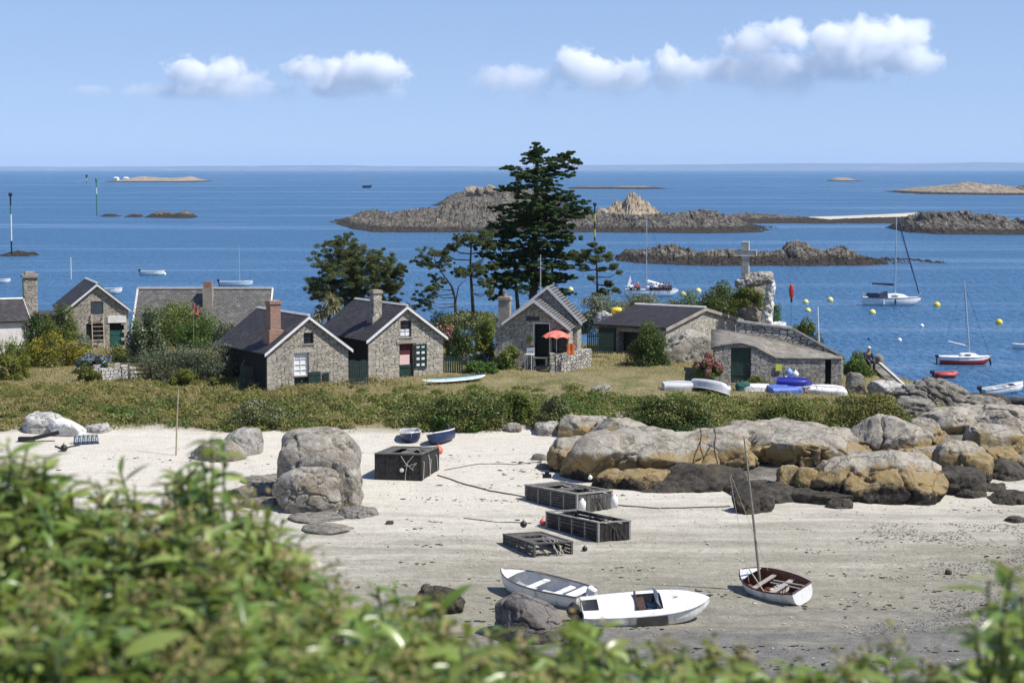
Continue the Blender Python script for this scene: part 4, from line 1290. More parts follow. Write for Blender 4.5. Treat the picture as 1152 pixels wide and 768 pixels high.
for (ax, ay), (bx_, by_) in zip([(829, 361), (891, 369), (930, 390.5)], [(891, 369), (930, 390.5), (950, 401.5)]):
    cp.beam(lp(ax, ay, 118.3), lp(bx_, by_, 118.3), .6, .12)
cp.build('coping', paint('coping_stone', (.33, .32, .30), .9, .2), e)
A, B = lp(947, 446, 113.55), lp(947, 402.5, 113.55)
ew = MB(); p0 = lp(946, 402.5, 113.56); p1 = lp(948, 401.5, 118.09)
ew.add([(p0.x - .4, p0.y, -2), (p0.x, p0.y, -2), (p1.x, p1.y, -2), (p1.x - .4, p1.y, -2), (p0.x - .4, p0.y, p0.z), p0, p1, (p1.x - .4, p1.y, p1.z)],
       [(0, 1, 2, 3), (4, 5, 6, 7), (0, 1, 5, 4), (1, 2, 6, 5), (2, 3, 7, 6), (3, 0, 4, 7)])
ew.build('end_wall', STONE_C, e)
sg = MB(); a, b_ = lp(872.5, 417, 112.95), lp(879.5, 409.5, 112.95)
sg.box(0, b_.x - a.x, -.04, 0, 0, b_.z - a.z)
sgo = sg.build('notice', paint('yellow_notice', (.62, .66, .10), .5, .05)); sgo.location = a + o0; tag(sgo, 'small blank yellow notice fixed to the outbuilding wall', 'sign')

# stone ramp wall falling to the shore on the right
rw = MB(); A = at(986, 409, 121.5); B = at(1032, 451, 112)
rw.beam(A + Vector((0, 0, -1.2)), B + Vector((0, 0, -1.2)), .9, 2.4)
rwo = rw.build('ramp_wall', GREYSLAB); tag(rwo, 'sloping stone ramp wall running down beside the seated man', 'wall')
rc = MB(); rc.beam(A + Vector((.2, 0, .05)), B + Vector((.2, 0, .05)), .16, .09)
rc.build('coping', paint('pale_coping', (.5, .48, .44), .9), rwo)

# low white stones wall by the left gate
lw = MB()
prev = None
for k in range(7):
    P_ = hit(106 + k * 7.5, 428 - .6 * k); 
    if prev is not None: lw.beam(prev + Vector((0, 0, .25)), P_ + Vector((0, 0, .25)), .6, 1.0 + .3 * math.sin(k * 1.9))
    prev = P_
lwo = lw.build('stone_wall', stone_wall_mat('white_stones', [(.6, .57, .52), (.45, .42, .38), (.68, .66, .61)], mortar=(.2, .18, .15), sx=2.6, sz=5.5)); tag(lwo, 'low wall of pale stones beside the brown field gate', 'wall')

# ------------------------------------------------------------------ gates and fences
def picket(label, px0, px1, pyt, pyb, D, m, n=9, rails=2, name='picket_gate', cat='gate', group='green picket gates', D1=None):
    a = at(px0, pyb, D); b = at(px1, pyb, D1 or D); h = (pyb - pyt) * D / FPX
    e = empty(name, a, 0, label, cat, group)
    d = b - a; d.z = gz(b.x, b.y) - gz(a.x, a.y) if D1 else 0
    pk = MB()
    for i in range(n):
        u = (i + .5) / n; q = d * u; wv_ = d.length / n * .36
        dd = d.normalized() * wv_
        pk.beam(q + Vector((0, 0, -.2)), q + Vector((0, 0, h * (1 + .03 * math.sin(i * 7.3)))), wv_ * 2, .03, (0, 1, 0))
    pk.build('pickets', m, e)
    for k in range(rails):
        z = h * (.2 + .6 * k / max(1, rails - 1))
        MB().beam(Vector((0, .04, z)), d + Vector((0, .04, z)), .04, .09).build('rail', m, e)
    return e
GGREEN = paint('grey_green_paint', (.055, .085, .075), .55, .2)
picket('tall grey green picket gate between the brick chimney and pink curtain cottages', 393, 414.5, 405, 434, 112.5, GGREEN, 11)
picket('dark green picket fence left of the brick chimney cottage', 270, 293, 411, 436, 112.3, GREEN, 11, group='green picket gates')
picket('dark green gate right of the pink curtain cottage', 498, 521, 400, 424, 116.5, GREEN, 9)
picket('dark green picket fence between the parasol terrace and the wide barn', 660, 690, 374, 394, 124, GREEN, 14)
fg = empty('field_gate', hit(145, 429), R(4), 'brown five bar field gate between the low white wall and the hedge', 'gate')
for k in range(4):
    z = .15 + k * .26; MB().box(0, 1.25, -.02, .02, z - .04, z + .04).build('bar', GREYW, fg)
for x in (0, 1.25): MB().box(x - .05, x + .05, -.05, .05, -.3, 1.1).build('post', GREYW, fg)
# ------------------------------------------------------------------ plants
BARK = paint('bark', (.105, .085, .068), .95, .3, 4, spec=.1, bump=.8)
CYP = leaf_mat('cypress_needles', [(0.024, 0.050, 0.017), (0.048, 0.093, 0.026), (0.078, 0.132, 0.038), (0.038, 0.072, 0.024)], .12, .6, .2)
PINE = leaf_mat('pine_needles', [(0.040, 0.071, 0.025), (0.071, 0.118, 0.037), (0.116, 0.155, 0.056), (0.116, 0.097, 0.047)], .15, .6, .2)
HEDGE = leaf_mat('oleaster_leaves', [(.075, .098, .055), (.125, .15, .09), (.19, .21, .145), (.095, .12, .065)], .2)
GREENL = leaf_mat('shrub_leaves', [(0.038, 0.087, 0.017), (0.076, 0.152, 0.027), (0.118, 0.203, 0.037), (0.062, 0.116, 0.025)], .3)
OLIVEL = leaf_mat('olive_leaves', [(0.068, 0.103, 0.018), (0.124, 0.166, 0.027), (0.179, 0.214, 0.037), (0.083, 0.118, 0.025)], .3)
DARKL = leaf_mat('dark_leaves', [(0.026, 0.055, 0.018), (0.049, 0.095, 0.024), (0.081, 0.129, 0.033), (0.036, 0.068, 0.020)], .18)
YELL = leaf_mat('broom_flowers', [(.42, .30, .015), (.30, .27, .03), (.12, .13, .02), (.5, .36, .02)], .25)
PALEL = leaf_mat('variegated_leaves', [(.16, .19, .11), (.30, .32, .22), (.07, .10, .04), (.22, .24, .15)], .2)
SALTL = leaf_mat('saltbush_leaves', [(.16, .19, .13), (.24, .26, .18), (.11, .135, .08), (.19, .20, .12)], .15)
PINKF = leaf_mat('pink_flowers', [(.40, .10, .14), (.5, .2, .22), (.08, .12, .03), (.33, .08, .1)], .2)
BLUEF = leaf_mat('blue_flowers', [(.20, .20, .5), (.33, .32, .62), (.07, .12, .03), (.26, .25, .55)], .2)
YGREEN = leaf_mat('yellow_green_leaves', [(.10, .14, .02), (.19, .21, .035), (.28, .27, .06), (.14, .17, .03)], .35)
STRAW = leaf_mat('dry_grass', [(0.342, 0.279, 0.132), (0.466, 0.389, 0.202), (0.217, 0.202, 0.078), (0.296, 0.240, 0.116)], .3, .8, .1)
BRAMBLE = leaf_mat('bramble_leaves', [(0.091, 0.136, 0.032), (0.154, 0.200, 0.046), (0.226, 0.242, 0.061), (0.194, 0.158, 0.052)], .25)
BRACKEN = leaf_mat('bracken_leaves', [(0.195, 0.195, 0.058), (0.291, 0.254, 0.087), (0.370, 0.291, 0.137), (0.166, 0.186, 0.055)], .3, .8, .1)
YUCCA = leaf_mat('yucca_leaves', [(.32, .31, .14), (.42, .39, .20), (.20, .22, .08), (.36, .32, .18)], .2)

def stems_mesh(n, rx, ry, h, r=.03, seed=0):
    rr_ = random.Random(seed); mb = MB()
    for i in range(n):
        a = rr_.uniform(0, 6.28); k = rr_.uniform(.2, .75)
        mb.tube([(0, 0, -.15), (rx * k * .4 * math.cos(a), ry * k * .4 * math.sin(a), h * .4), (rx * k * math.cos(a), ry * k * math.sin(a), h * rr_.uniform(.6, .85))], [r, r * .7, r * .3], 5, False)
    return mb

def shrub(label, px0, px1, pyt, pyb, mat, n=2600, size=.11, D=None, cat='shrub', name='shrub', group='garden shrubs', deep=.8, lumps=34, boxy=2.6, accent=None, acc_n=0, acc_size=.1, aspect=.5, loose=.22, acc_part='flowers', up=0.0):
    """a shrub that fills the box px0..px1 by pyt..pyb of the photo"""
    f = at((px0 + px1) / 2, pyb, D) if D else hit((px0 + px1) / 2, pyb)
    s = FPX / f.y
    rx = (px1 - px0) / s / 2; ry = rx * deep; H = max(.25, (pyb - pyt) / s)
    if D is None: H *= .9
    else: rx *= 1.14; ry *= 1.1; H *= 1.10
    y = f.y + ry * .5; x = ((px0 + px1) / 2 - CX) / FPX * y
    zg = f.z if D else min(f.z, gz(x, y)) 
    e = empty(name, (x, y, zg), 0, label, cat, group)
    # lumps over an upright super ellipsoid
    d = rng.normal(0, 1, (lumps, 3)); d[:, 2] = np.abs(d[:, 2]) * 1.1 - .15
    d /= (np.abs(d) ** boxy).sum(1)[:, None] ** (1 / boxy)
    k = rng.uniform(.45, .88, (lumps, 1))
    C = d * k * np.array([rx, ry, H * .92]); C[:, 2] = np.clip(C[:, 2], H * .05, None)
    rad = np.stack([rng.uniform(.20, .36, lumps) * rx, rng.uniform(.20, .36, lumps) * ry, rng.uniform(.14, .24, lumps) * H], 1) * 1.1
    n = int(n * 2.5); size *= 1.3
    P, N = clump_points(C, rad, max(8, n // lumps), .45)
    P += rng.normal(0, loose * .12 * min(rx, H), P.shape)
    P[:, 2] = np.maximum(P[:, 2], .02)
    N = N + np.array([0, 0, .35])
    V, F = leaf_quads(P, N, size * rng.uniform(.6, 1.25, len(P)), aspect, .55, -up)
    link('foliage', np_mesh('foliage', V, F), mat, e)
    stems_mesh(9, rx, ry, H * .9, .035 * max(.6, min(rx, 1.4)), len(label)).build('stems', BARK, e, normals=False)
    if accent is not None:
        sel = C[C[:, 2] > H * .25]
        P2, N2 = clump_points(sel, rad[C[:, 2] > H * .25] * 1.08, max(4, int(acc_n * 1.8) // max(1, len(sel))), .8)
        V, F = leaf_quads(P2, N2, acc_size * 1.15 * rng.uniform(.6, 1.2, len(P2)), .8, .5)
        link(acc_part, np_mesh(acc_part, V, F), accent, e)
    return e

shrub('feathery olive green bush in front of the long house roof', 148, 246, 331, 392, OLIVEL, 6500, .12, D=128, lumps=46)
shrub('small grey green bush left of the flag in front of the long house', 195, 250, 356, 392, GREENL, 2400, .12, D=126)
shrub('silvery shrub beside the lower left roof edge of the brick chimney cottage', 236, 268, 358, 394, SALTL, 1500, .11, D=121)
shrub('variegated pale shrub before the olive green bush, right of the teal door', 142, 186, 352, 408, PALEL, 2600, .14, D=124, accent=DARKL, acc_n=900, acc_size=.16, acc_part='darker_leaves')  # accent leaves are a darker green, mixed over the pale ones
shrub('clipped grey green hedge in front of the brick chimney cottage', 155, 284, 386, 434, HEDGE, 12000, .085, D=114.5, boxy=6, lumps=120, deep=.28, name='hedge', cat='hedge')
shrub('yellow green strap leaved plant at the foot of the clipped hedge, the left one', 192, 226, 416, 437, YGREEN, 900, .26, D=113.5, aspect=.16, lumps=12, up=1.2)
shrub('yellow green strap leaved plant at the foot of the clipped hedge, the right one', 236, 264, 419, 436, YGREEN, 800, .24, D=113.2, aspect=.16, lumps=12, up=1.2)
shrub('round green bush before the far left cottage wall', 44, 94, 342, 394, OLIVEL, 3800, .11, D=131)
shrub('dark bush between the big square chimney and the round green bush', 22, 52, 350, 394, DARKL, 1800, .11, D=133)
shrub('yellow flowering broom bush, largest in the left garden', 18, 96, 370, 426, OLIVEL, 4200, .10, D=122, accent=YELL, acc_n=2600, acc_size=.11)
shrub('smaller yellow tinged bush at the left edge beside the broom', -16, 34, 376, 420, GREENL, 2400, .10, D=124, accent=YELL, acc_n=500, acc_size=.09)
shrub('pale green tussock below the broom at the left edge', -10, 34, 396, 430, YGREEN, 1500, .2, D=117, aspect=.2, lumps=18, up=1)
shrub('lavender blue flower clump under the far left cottage window', 76, 102, 379, 402, GREENL, 900, .09, D=127, accent=BLUEF, acc_n=420, acc_size=.10)
shrub('blue agapanthus clump above the low white wall', 84, 122, 397, 420, GREENL, 1300, .12, D=119, accent=BLUEF, acc_n=520, acc_size=.13)
shrub('green leafy clump left of the low white wall', 86, 112, 410, 436, YGREEN, 1300, .16, D=115)
shrub('rusty green shrub between the blue agapanthus and the teal door', 108, 146, 386, 414, BRAMBLE, 1600, .10, D=126)
shrub('blue agapanthus at the left corner of the brick chimney cottage', 272, 292, 399, 422, GREENL, 700, .10, D=113.5, accent=BLUEF, acc_n=420, acc_size=.13)
# between the cottages and round the big trees
shrub('long pale green shrub bank behind the pink curtain cottage', 478, 560, 349, 384, SALTL, 3600, .12, D=134, accent=YGREEN, acc_n=2200, acc_size=.12, acc_part='young_leaves', boxy=4)
shrub('rose red flowering shrub right of the pink curtain cottage roof', 486, 520, 366, 392, GREENL, 1300, .10, D=126, accent=PINKF, acc_n=900, acc_size=.11)
shrub('dark conifer bush behind the dark green gate', 500, 536, 364, 408, DARKL, 3200, .10, D=124)
shrub('tall yellow green shrub between the conifer bush and the parasol cottage', 532, 557, 356, 406, YGREEN, 2400, .11, D=122, accent=GREENL, acc_n=900, acc_part='old_leaves')
shrub('lilac agapanthus bed left of the parasol cottage', 520, 556, 394, 418, GREENL, 1700, .13, D=119, accent=BLUEF, acc_n=420, acc_size=.14)
shrub('yellow green euphorbia bush against the parasol cottage wall', 555, 586, 390, 420, GREENL, 1500, .12, D=117.4, accent=YGREEN, acc_n=1300, acc_size=.11, acc_part='flower_heads')
shrub('low green garden plants at the end of the paddle board', 520, 562, 406, 424, GREENL, 1600, .14, D=116)
shrub('big silver grey saltbush mound right of the parasol cottage', 648, 716, 331, 376, SALTL, 5200, .11, D=134)
shrub('silver grey shrub in front of the moored passenger sailboat', 690, 744, 327, 366, SALTL, 2800, .11, D=140, accent=YGREEN, acc_n=700, acc_part='young_leaves')
shrub('green shrub bank behind the barn roof, below the two pale buoys', 736, 802, 326, 368, OLIVEL, 3400, .11, D=142)
shrub('green scrub climbing the foot of the cross rock', 776, 840, 318, 374, YGREEN, 5200, .11, D=136, accent=DARKL, acc_n=2200, acc_size=.13, acc_part='darker_leaves')  # darker green leaves mixed in over the yellow green
shrub('bright green creeper hanging across the middle of the cross rock', 822, 862, 322, 346, OLIVEL, 2400, .10, D=129.8, deep=.4)
shrub('green scrub on the seaward side of the cross rock', 862, 884, 340, 374, GREENL, 1200, .10, D=135)
shrub('dark round shrub behind the coping of the outbuilding', 890, 924, 360, 392, DARKL, 1700, .10, D=125, accent=OLIVEL, acc_n=900, acc_part='young_leaves')
shrub('dark green rounded bush standing before the wide barn', 708, 754, 362, 416, DARKL, 4600, .095, D=119, accent=OLIVEL, acc_n=1300, acc_part='young_leaves')
shrub('pink hydrangea at the left side of the arched green door', 782, 811, 398, 424, GREENL, 1100, .11, D=111.6, accent=PINKF, acc_n=1300, acc_size=.12)
shrub('green shrub sloping down from the outbuilding corner to the seated man', 944, 988, 394, 440, GREENL, 3600, .12, D=118.5, accent=OLIVEL, acc_n=1300, acc_part='young_leaves')
shrub('low weeds along the foot of the arched outbuilding', 836, 874, 424, 440, YGREEN, 1100, .12, D=112.3, deep=.3)
shrub('dark bramble thicket above the pale slabs, darkest of the bank', 702, 806, 440, 484, DARKL, 6000, .10, accent=BRAMBLE, acc_n=2500, acc_part='young_leaves', deep=.4, lumps=60)
shrub('dark bramble mound in the middle of the bank below the paddle board', 460, 580, 436, 484, BRAMBLE, 5200, .10, accent=DARKL, acc_n=3000, acc_part='darker_leaves', deep=.35, lumps=60)  # darker green leaves mixed through the bramble
shrub('green thicket at the top of the bank right of the paddle board', 556, 606, 432, 476, OLIVEL, 3000, .12, deep=.5)
shrub('bright green thicket at the beach edge of the bank', 480, 540, 456, 486, GREENL, 2600, .11, deep=.4)
shrub('grey twiggy bramble heap above the grey angular boulder', 240, 320, 440, 484, BRAMBLE, 3800, .10, accent=SALTL, acc_n=1200, acc_part='dry_twigs', deep=.4)
shrub('greyish shrub just right of the thin scrub, above the smooth grey boulder', 596, 650, 436, 482, BRAMBLE, 2800, .11, deep=.4, accent=SALTL, acc_n=900, acc_part='dry_twigs')
shrub('bramble thicket above the tall pale boulder', 930, 1036, 436, 484, BRAMBLE, 5200, .10, deep=.3, accent=BRACKEN, acc_n=2500, acc_part='dry_fronds', lumps=60)
shrub('dark green thicket above the long pale boulder', 830, 930, 446, 486, BRAMBLE, 4400, .10, deep=.35, accent=OLIVEL, acc_n=2200, acc_part='young_leaves', lumps=60)

# pale yucca behind the pink curtain cottage
yb = at(368, 386, 131); ye = empty('yucca', yb, 0, 'pale spiky yucca rising behind the pink curtain cottage roof', 'yucca')
MB().tube([(0, 0, -.5), (.05, 0, 1.0), (.2, 0, 2.1)], [.16, .13, .10], 8).tube([(0, 0, .6), (-.5, 0, 1.4)], [.1, .08], 7).build('trunk', BARK, ye)
lv = []
for (cx_, cz_, n_) in ((.45, 2.4, 150), (-.5, 1.9, 150), (-.05, 2.2, 130), (.2, 2.95, 110), (-.9, 1.5, 80)):
    d = rng.normal(0, 1, (n_, 3)); d[:, 2] = d[:, 2] * .7 + .15; d /= np.linalg.norm(d, axis=1)[:, None]
    for q in d:
        sd = np.cross(q, [0, 0, 1.0]); sd /= np.linalg.norm(sd) + 1e-6
        L_ = rng.uniform(.55, .95); o_ = np.array([cx_, rng.uniform(-.2, .2), cz_]); w_ = .035
        mid = o_ + q * L_ * .55; tip = o_ + q * L_ + np.array([0, 0, -.16])
        lv += [o_ - sd * w_, mid - sd * w_ * 1.2, tip, mid + sd * w_ * 1.2]
link('fronds', np_mesh('fronds', np.array(lv), np.arange(len(lv)).reshape(-1, 4)), YUCCA, ye)

# ------------------------------------------------------------------ trees
def clump_tree(name, label, D, trunks, clumps, mat, n=110, size=.2, aspect=.28, depth=.9, cat='tree', flat=.62, group='trees of the hamlet', double=True, limb_r=.07, lift=0.0, spread=1.2):
    """trunks: list of ([(px,py)...], radius); clumps: (px,py,r_px)"""
    b0_ = at(trunks[0][0][0][0], trunks[0][0][0][1], D)
    e = empty(name, b0_, 0, label, cat, group)
    tm = MB()
    axis = []
    for pts, r0 in trunks:
        q = [at(x, y, D + (random.uniform(-.4, .4) if i else 0)) - b0_ for i, (x, y) in enumerate(pts)]
        q[0].z -= .4
        rad_ = [r0 * (1 - .8 * i / (len(q) - 1)) for i in range(len(q))]
        tm.tube(q, rad_, 8)
        for i in range(len(q) - 1):
            for u in (0, .33, .66): axis.append(q[i].lerp(q[i + 1], u))
    s = FPX / D
    C, Rd = [], []
    lm = MB()
    hw = max(abs(c[0] - trunks[0][0][0][0]) for c in clumps) / s
    for (px, py, r) in clumps:
        q0 = at(px, py, D) - b0_
        for rep in range(2 if double else 1):
            spread = math.sqrt(max(.05, 1 - (q0.x / (hw + .3)) ** 2)) * hw * depth
            yy = random.uniform(-1, 1) * spread if rep else random.uniform(-.35, .1) * spread
            q = Vector((q0.x + (random.uniform(-.3, .3) * r / s if rep else 0), yy, q0.z + (random.uniform(-.3, .3) * r / s if rep else 0)))
            C.append(q); Rd.append((r / s, r / s, r / s * flat))
            cand = [a for a in axis if a.z < q.z + .6 * r / s] or axis
            a = min(cand, key=lambda k: (k - q).length + .6 * abs(k.z - q.z + .5))
            mid = a.lerp(q, .55) + Vector((0, 0, -.12 * (q - a).length * (1 if lift == 0 else lift)))
            lm.tube([a, mid, q], [limb_r, limb_r * .65, limb_r * .25], 5, False)
    tm_o = tm.build('trunk', BARK, e, smooth=True, normals=False)
    lm.build('limbs', BARK, tm_o, normals=False)
    C = np.array([c[:] for c in C]); Rd = np.array(Rd)
    # each clump is a cluster of smaller tufts
    k = 12
    n = int(n * 2.6)
    d = rng.normal(0, 1, (len(C), k, 3)); d /= np.linalg.norm(d, axis=2)[:, :, None]
    C2 = (C[:, None, :] + d * Rd[:, None, :] * rng.uniform(.25, spread, (len(C), k, 1))).reshape(-1, 3)
    R2 = np.repeat(Rd, k, 0) * rng.uniform(.30, .62, (len(C) * k, 1))
    P, N = clump_points(C2, R2, max(4, n // k), .35)
    N = N * .6 + np.array([0, 0, .6])
    V, F = leaf_quads(P, N, size * rng.uniform(.6, 1.3, len(P)), aspect, .6)
    link('crown', np_mesh('crown', V, F), mat, e)
    return e

# the big cypress: tiers of flat sprays, wind cut
tiers = [  # (py, tip px on the left, tip px on the right)
 (172, 592, 612), (180, 587, 622), (191, 567, 626), (200, 582, 634), (209, 566, 632), (219, 574, 640), (229, 560, 634), (239, 566, 644), (250, 553, 638), (261, 545, 644), (272, 540, 636), (283, 541, 650), (295, 548, 640), (307, 553, 632)]
cl = [(603, 162, 2.2), (604, 167, 3)]
rt = random.Random(8)
for i, (y, xl, xr) in enumerate(tiers):
    for side, tip in ((-1, xl), (1, xr)):
        span = abs(tip - 602); k = max(2, int(span / 8))
        for j in range(k):
            u = (j + rt.uniform(.3, 1.0)) / k
            if rt.random() < .10 + .12 * (i < 8): continue
            x = 602 + side * span * u
            yy = y + 7 * (1 - u) * .3 + 5 * u * u * (1 if i > 3 else -.6) + rt.uniform(-1.5, 1.5)
            cl.append((x, yy, (rt.uniform(3.4, 5.2) if i < 3 else rt.uniform(5.8, 8.6)) * (1.12 - .45 * u)))
# arms thrown out to the right
cl += [(612, 196, 4), (618, 190, 4), (624, 185, 4), (630, 180, 3.5), (637, 177, 3), (645, 180, 3), (652, 183, 2.2), (636, 187, 3), (643, 190, 2.5), (641, 172, 2), (634, 174, 2.5),
       (634, 216, 4), (642, 222, 4.5), (648, 228, 4.5), (654, 234, 4), (660, 239, 3), (640, 234, 4), (652, 243, 2.5)]
cl += [(566, 322, 6), (578, 316, 6), (618, 318, 6), (626, 326, 5), (556, 316, 5), (640, 312, 5), (636, 330, 4), (560, 334, 4), (590, 322, 6), (604, 316, 7)]
clump_tree('cypress_tree', 'tall dark cypress with tiered ragged branches, by far the biggest tree', 138,
    [([(597, 392), (599, 350), (601, 300), (602, 240), (604, 190), (603, 162)], .36), ([(588, 392), (583, 350), (580, 318), (578, 290)], .20), ([(576, 395), (572, 362), (567, 340), (563, 320)], .14), ([(610, 390), (615, 340), (622, 300), (632, 270)], .16), ([(604, 240), (616, 206), (628, 186), (648, 181)], .10)],
    cl, CYP, n=640, size=.18, aspect=.30, depth=.8, flat=.30, limb_r=.05, spread=1.5)
# low twiggy right part of the cypress
clump_tree('pine_tree', 'small thin pine right of the cypress, over the saltbush mound', 136,
    [([(671, 348), (672, 320), (671, 295), (672, 276)], .10)],
    [(668, 275, 6), (676, 281, 7), (660, 283, 8), (683, 290, 8), (652, 291, 8), (668, 292, 8), (690, 299, 7), (657, 300, 7), (676, 303, 6), (696, 306, 4), (664, 312, 5), (684, 318, 6), (680, 327, 7), (694, 327, 5), (671, 331, 5), (645, 285, 6), (640, 300, 5)],
    PINE, n=330, size=.17, aspect=.2, limb_r=.04)
clump_tree('pine_tree', 'broad dark pine behind the pink curtain cottage and the yucca', 134,
    [([(398, 372), (400, 350), (402, 330), (396, 300)], .22), ([(410, 372), (418, 340), (428, 320)], .14)],
    [(380, 276, 9), (372, 288, 9), (386, 290, 11), (396, 284, 9), (404, 292, 11), (414, 292, 10), (422, 290, 8), (370, 300, 9), (382, 304, 12), (396, 302, 12), (410, 304, 12), (424, 302, 11), (434, 300, 8), (444, 306, 6), (451, 304, 4), (364, 316, 9), (376, 318, 12), (392, 318, 13), (408, 318, 13), (424, 316, 12), (438, 316, 8), (360, 326, 7), (372, 332, 9), (388, 332, 11), (404, 332, 12), (420, 330, 10), (434, 326, 7), (444, 322, 4), (396, 342, 10), (412, 342, 10), (430, 340, 6), (446, 340, 4), (384, 271, 4)],
    PINE, n=620, size=.17, aspect=.24, limb_r=.05)
clump_tree('pine_tree', 'slender pine with open crown, just left of the cypress', 135,
    [([(533, 356), (531, 330), (529, 300), (530, 278), (531, 266)], .13)],
    [(530, 266, 8), (540, 270, 8), (520, 272, 7), (508, 278, 5), (546, 262, 8), (534, 300, 9), (522, 304, 7), (540, 306, 7), (514, 306, 5), (548, 318, 6), (556, 300, 6), (550, 328, 5), (498, 284, 5), (552, 276, 7)],
    PINE, n=330, size=.16, aspect=.22, limb_r=.04)
clump_tree('pine_tree', 'leaning pine with clumped needles, left of the slender pine', 134,
    [([(513, 356), (512, 335), (508, 322), (498, 308), (488, 292)], .11), ([(512, 335), (516, 322), (524, 314)], .05)],
    [(478, 288, 7), (488, 286, 8), (498, 286, 7), (468, 294, 5), (480, 298, 6), (492, 298, 6), (502, 294, 5), (488, 312, 4), (482, 326, 7), (490, 320, 6), (476, 334, 8), (488, 330, 7), (472, 344, 6), (484, 342, 6), (498, 318, 4), (505, 276, 4), (513, 266, 3)],
    PINE, n=360, size=.16, aspect=.22, limb_r=.04, double=False)

# ------------------------------------------------------------------ ground cover of the bank and the lawn (nobody could count it)
def scatter(x0, x1, y0, y1, n):
    x = rng.uniform(x0, x1, n); y = rng.uniform(y0, y1, n)
    return x, y
def on_sheet(x, y): return ground(x, y)

def cover(name, label, n, region, mat, size, hfun, aspect=.5, up=0.0, mask=None):
    x, y = scatter(*region, n)
    k = veg_mask(x, y)
    keep = rng.random(n) < k
    if mask is not None: keep &= mask(x, y)
    x, y = x[keep], y[keep]
    hz_ = hfun(x, y) * rng.random(len(x)) ** .7
    P = np.stack([x, y, on_sheet(x, y) + hz_ + .02], 1)
    N = rng.normal(0, .6, P.shape) + np.array([.1, -.35, .8])
    V, F = leaf_quads(P, N, size * rng.uniform(.5, 1.3, len(P)), aspect, .5, -up)
    o = link(name, np_mesh(name, V, F), mat); tag(o, label, 'ground cover', kind='stuff')
    return o
def lump(x, y, s=.35, seed=3): return np.clip(.5 + .9 * fbm2(x * s, y * s, 3, seed), 0, 1.4)
def bankmask(x, y): return (y < np.where(x > 6, 109.0, 109.2) + 1.0 * fbm2(x * .2, y * .2, 2, 44)) & (x < 23.5)
def mounds(name, label, n, region, mat, leaf, per, keepf, r0=.38, r1=1.1, hk=.50, aspect=.5, up=0.0):
    x, y = scatter(*region, n); k = keepf(x, y); x, y = x[k], y[k]
    r_ = rng.uniform(r0, r1, len(x)); h_ = r_ * hk * rng.uniform(.6, 1.35, len(x))
    C = np.stack([x, y, ground(x, y)], 1); Rd = np.stack([r_, r_ * .85, h_], 1)
    d = rng.normal(0, 1, (len(x), per, 3)); d[:, :, 2] = np.abs(d[:, :, 2]); d /= np.linalg.norm(d, axis=2)[:, :, None]
    lumpy = 1 + .28 * fbm((C[:, None, :] + d * 1.3).reshape(-1, 3) * 2.2, 3, 19).reshape(len(x), per, 1)
    P = (C[:, None, :] + d * Rd[:, None, :] * lumpy * rng.uniform(.72, 1.06, (len(x), per, 1))).reshape(-1, 3)
    N = d.reshape(-1, 3) + np.array([0, 0, .3])
    V, F = leaf_quads(P, N, leaf * rng.uniform(.55, 1.3, len(P)), aspect, .6, -up)
    tag(link(name, np_mesh(name, V, F), mat), label, 'ground cover', kind='stuff')
def bank(x, y): return bankmask(x, y) & (veg_mask(x, y) > .45)
def pat(x, y, s, sd): return fbm2(x * s, y * s, 3, sd)
mounds('scrub', 'bramble scrub covering the bank above the beach', 520, (-22, 24, 102.5, 111.5), BRAMBLE, .15, 330, lambda x, y: bank(x, y) & (rng.random(len(x)) < np.clip((x + 22) / 9, .2, 1)))
mounds('dark_scrub', 'darker green thickets within the bank scrub', 210, (-20, 24, 102.5, 111), DARKL, .14, 330, lambda x, y: bank(x, y) & (pat(x, y, .25, 61) > .16))
mounds('green_scrub', 'brighter green thickets within the bank scrub', 230, (-24, 24, 102.5, 111), GREENL, .15, 300, lambda x, y: bank(x, y) & (pat(x, y, .25, 67) > .02))
mounds('olive_scrub', 'yellowish tussocks along the top of the bank', 200, (-30, 24, 106, 111.5), OLIVEL, .17, 160, lambda x, y: (pat(x, y, .3, 69) > -.1) & ((x < 5) | (y < 108.5)), .3, .75, .5, .3, .8)
mounds('bracken', 'dry brown bracken on the left part of the bank', 420, (-34, -7, 102, 114), BRACKEN, .19, 190, lambda x, y: (x < -11 + 5 * pat(x, y, .3, 4)) & (veg_mask(x, y) > .5), .35, .9, .5, .26, 1.0)
mounds('dry_bracken', 'straw coloured dead grass among the bracken', 260, (-34, -5, 102, 115), STRAW, .24, 220, lambda x, y: (x < -9 + 5 * pat(x, y, .3, 4)) & (veg_mask(x, y) > .5), .3, .8, .5, .16, 1.5)
mounds('green_tussocks', 'green tussocks dotted over the dry left bank', 90, (-34, -12, 102, 115), OLIVEL, .18, 170, lambda x, y: (veg_mask(x, y) > .5), .3, .7, .5, .25, 1.0)
cover('green_weeds', 'green weeds at the edge of the beach sand', 26000, (-30, 24, 101.5, 108), OLIVEL, .12,
      lambda x, y: .05 + .3 * lump(x, y, .8, 12), mask=lambda x, y: fbm2(x * .5, y * .5, 3, 55) > .02)
cover('dry_stalks', 'tall dead stalks standing out of the bank scrub', 4200, (-34, 24, 102, 112), STRAW, .50, lambda x, y: .25 + .45 * lump(x, y), .06, 2.5, mask=lambda x, y: fbm2(x * .35, y * .35, 3, 101) > -.05)
gx_, gy_ = scatter(-36, 24, 106, 150, 95000)
kk = (fbm2(gx_ * .4, gy_ * .4, 3, 77) > -.35)
gx_, gy_ = gx_[kk], gy_[kk]
lawnk = np.clip(1.5 - np.hypot((gx_ - 6) / 9, (gy_ - 113) / 5), 0, 1)
P = np.stack([gx_, gy_, ground(gx_, gy_) + .05], 1)
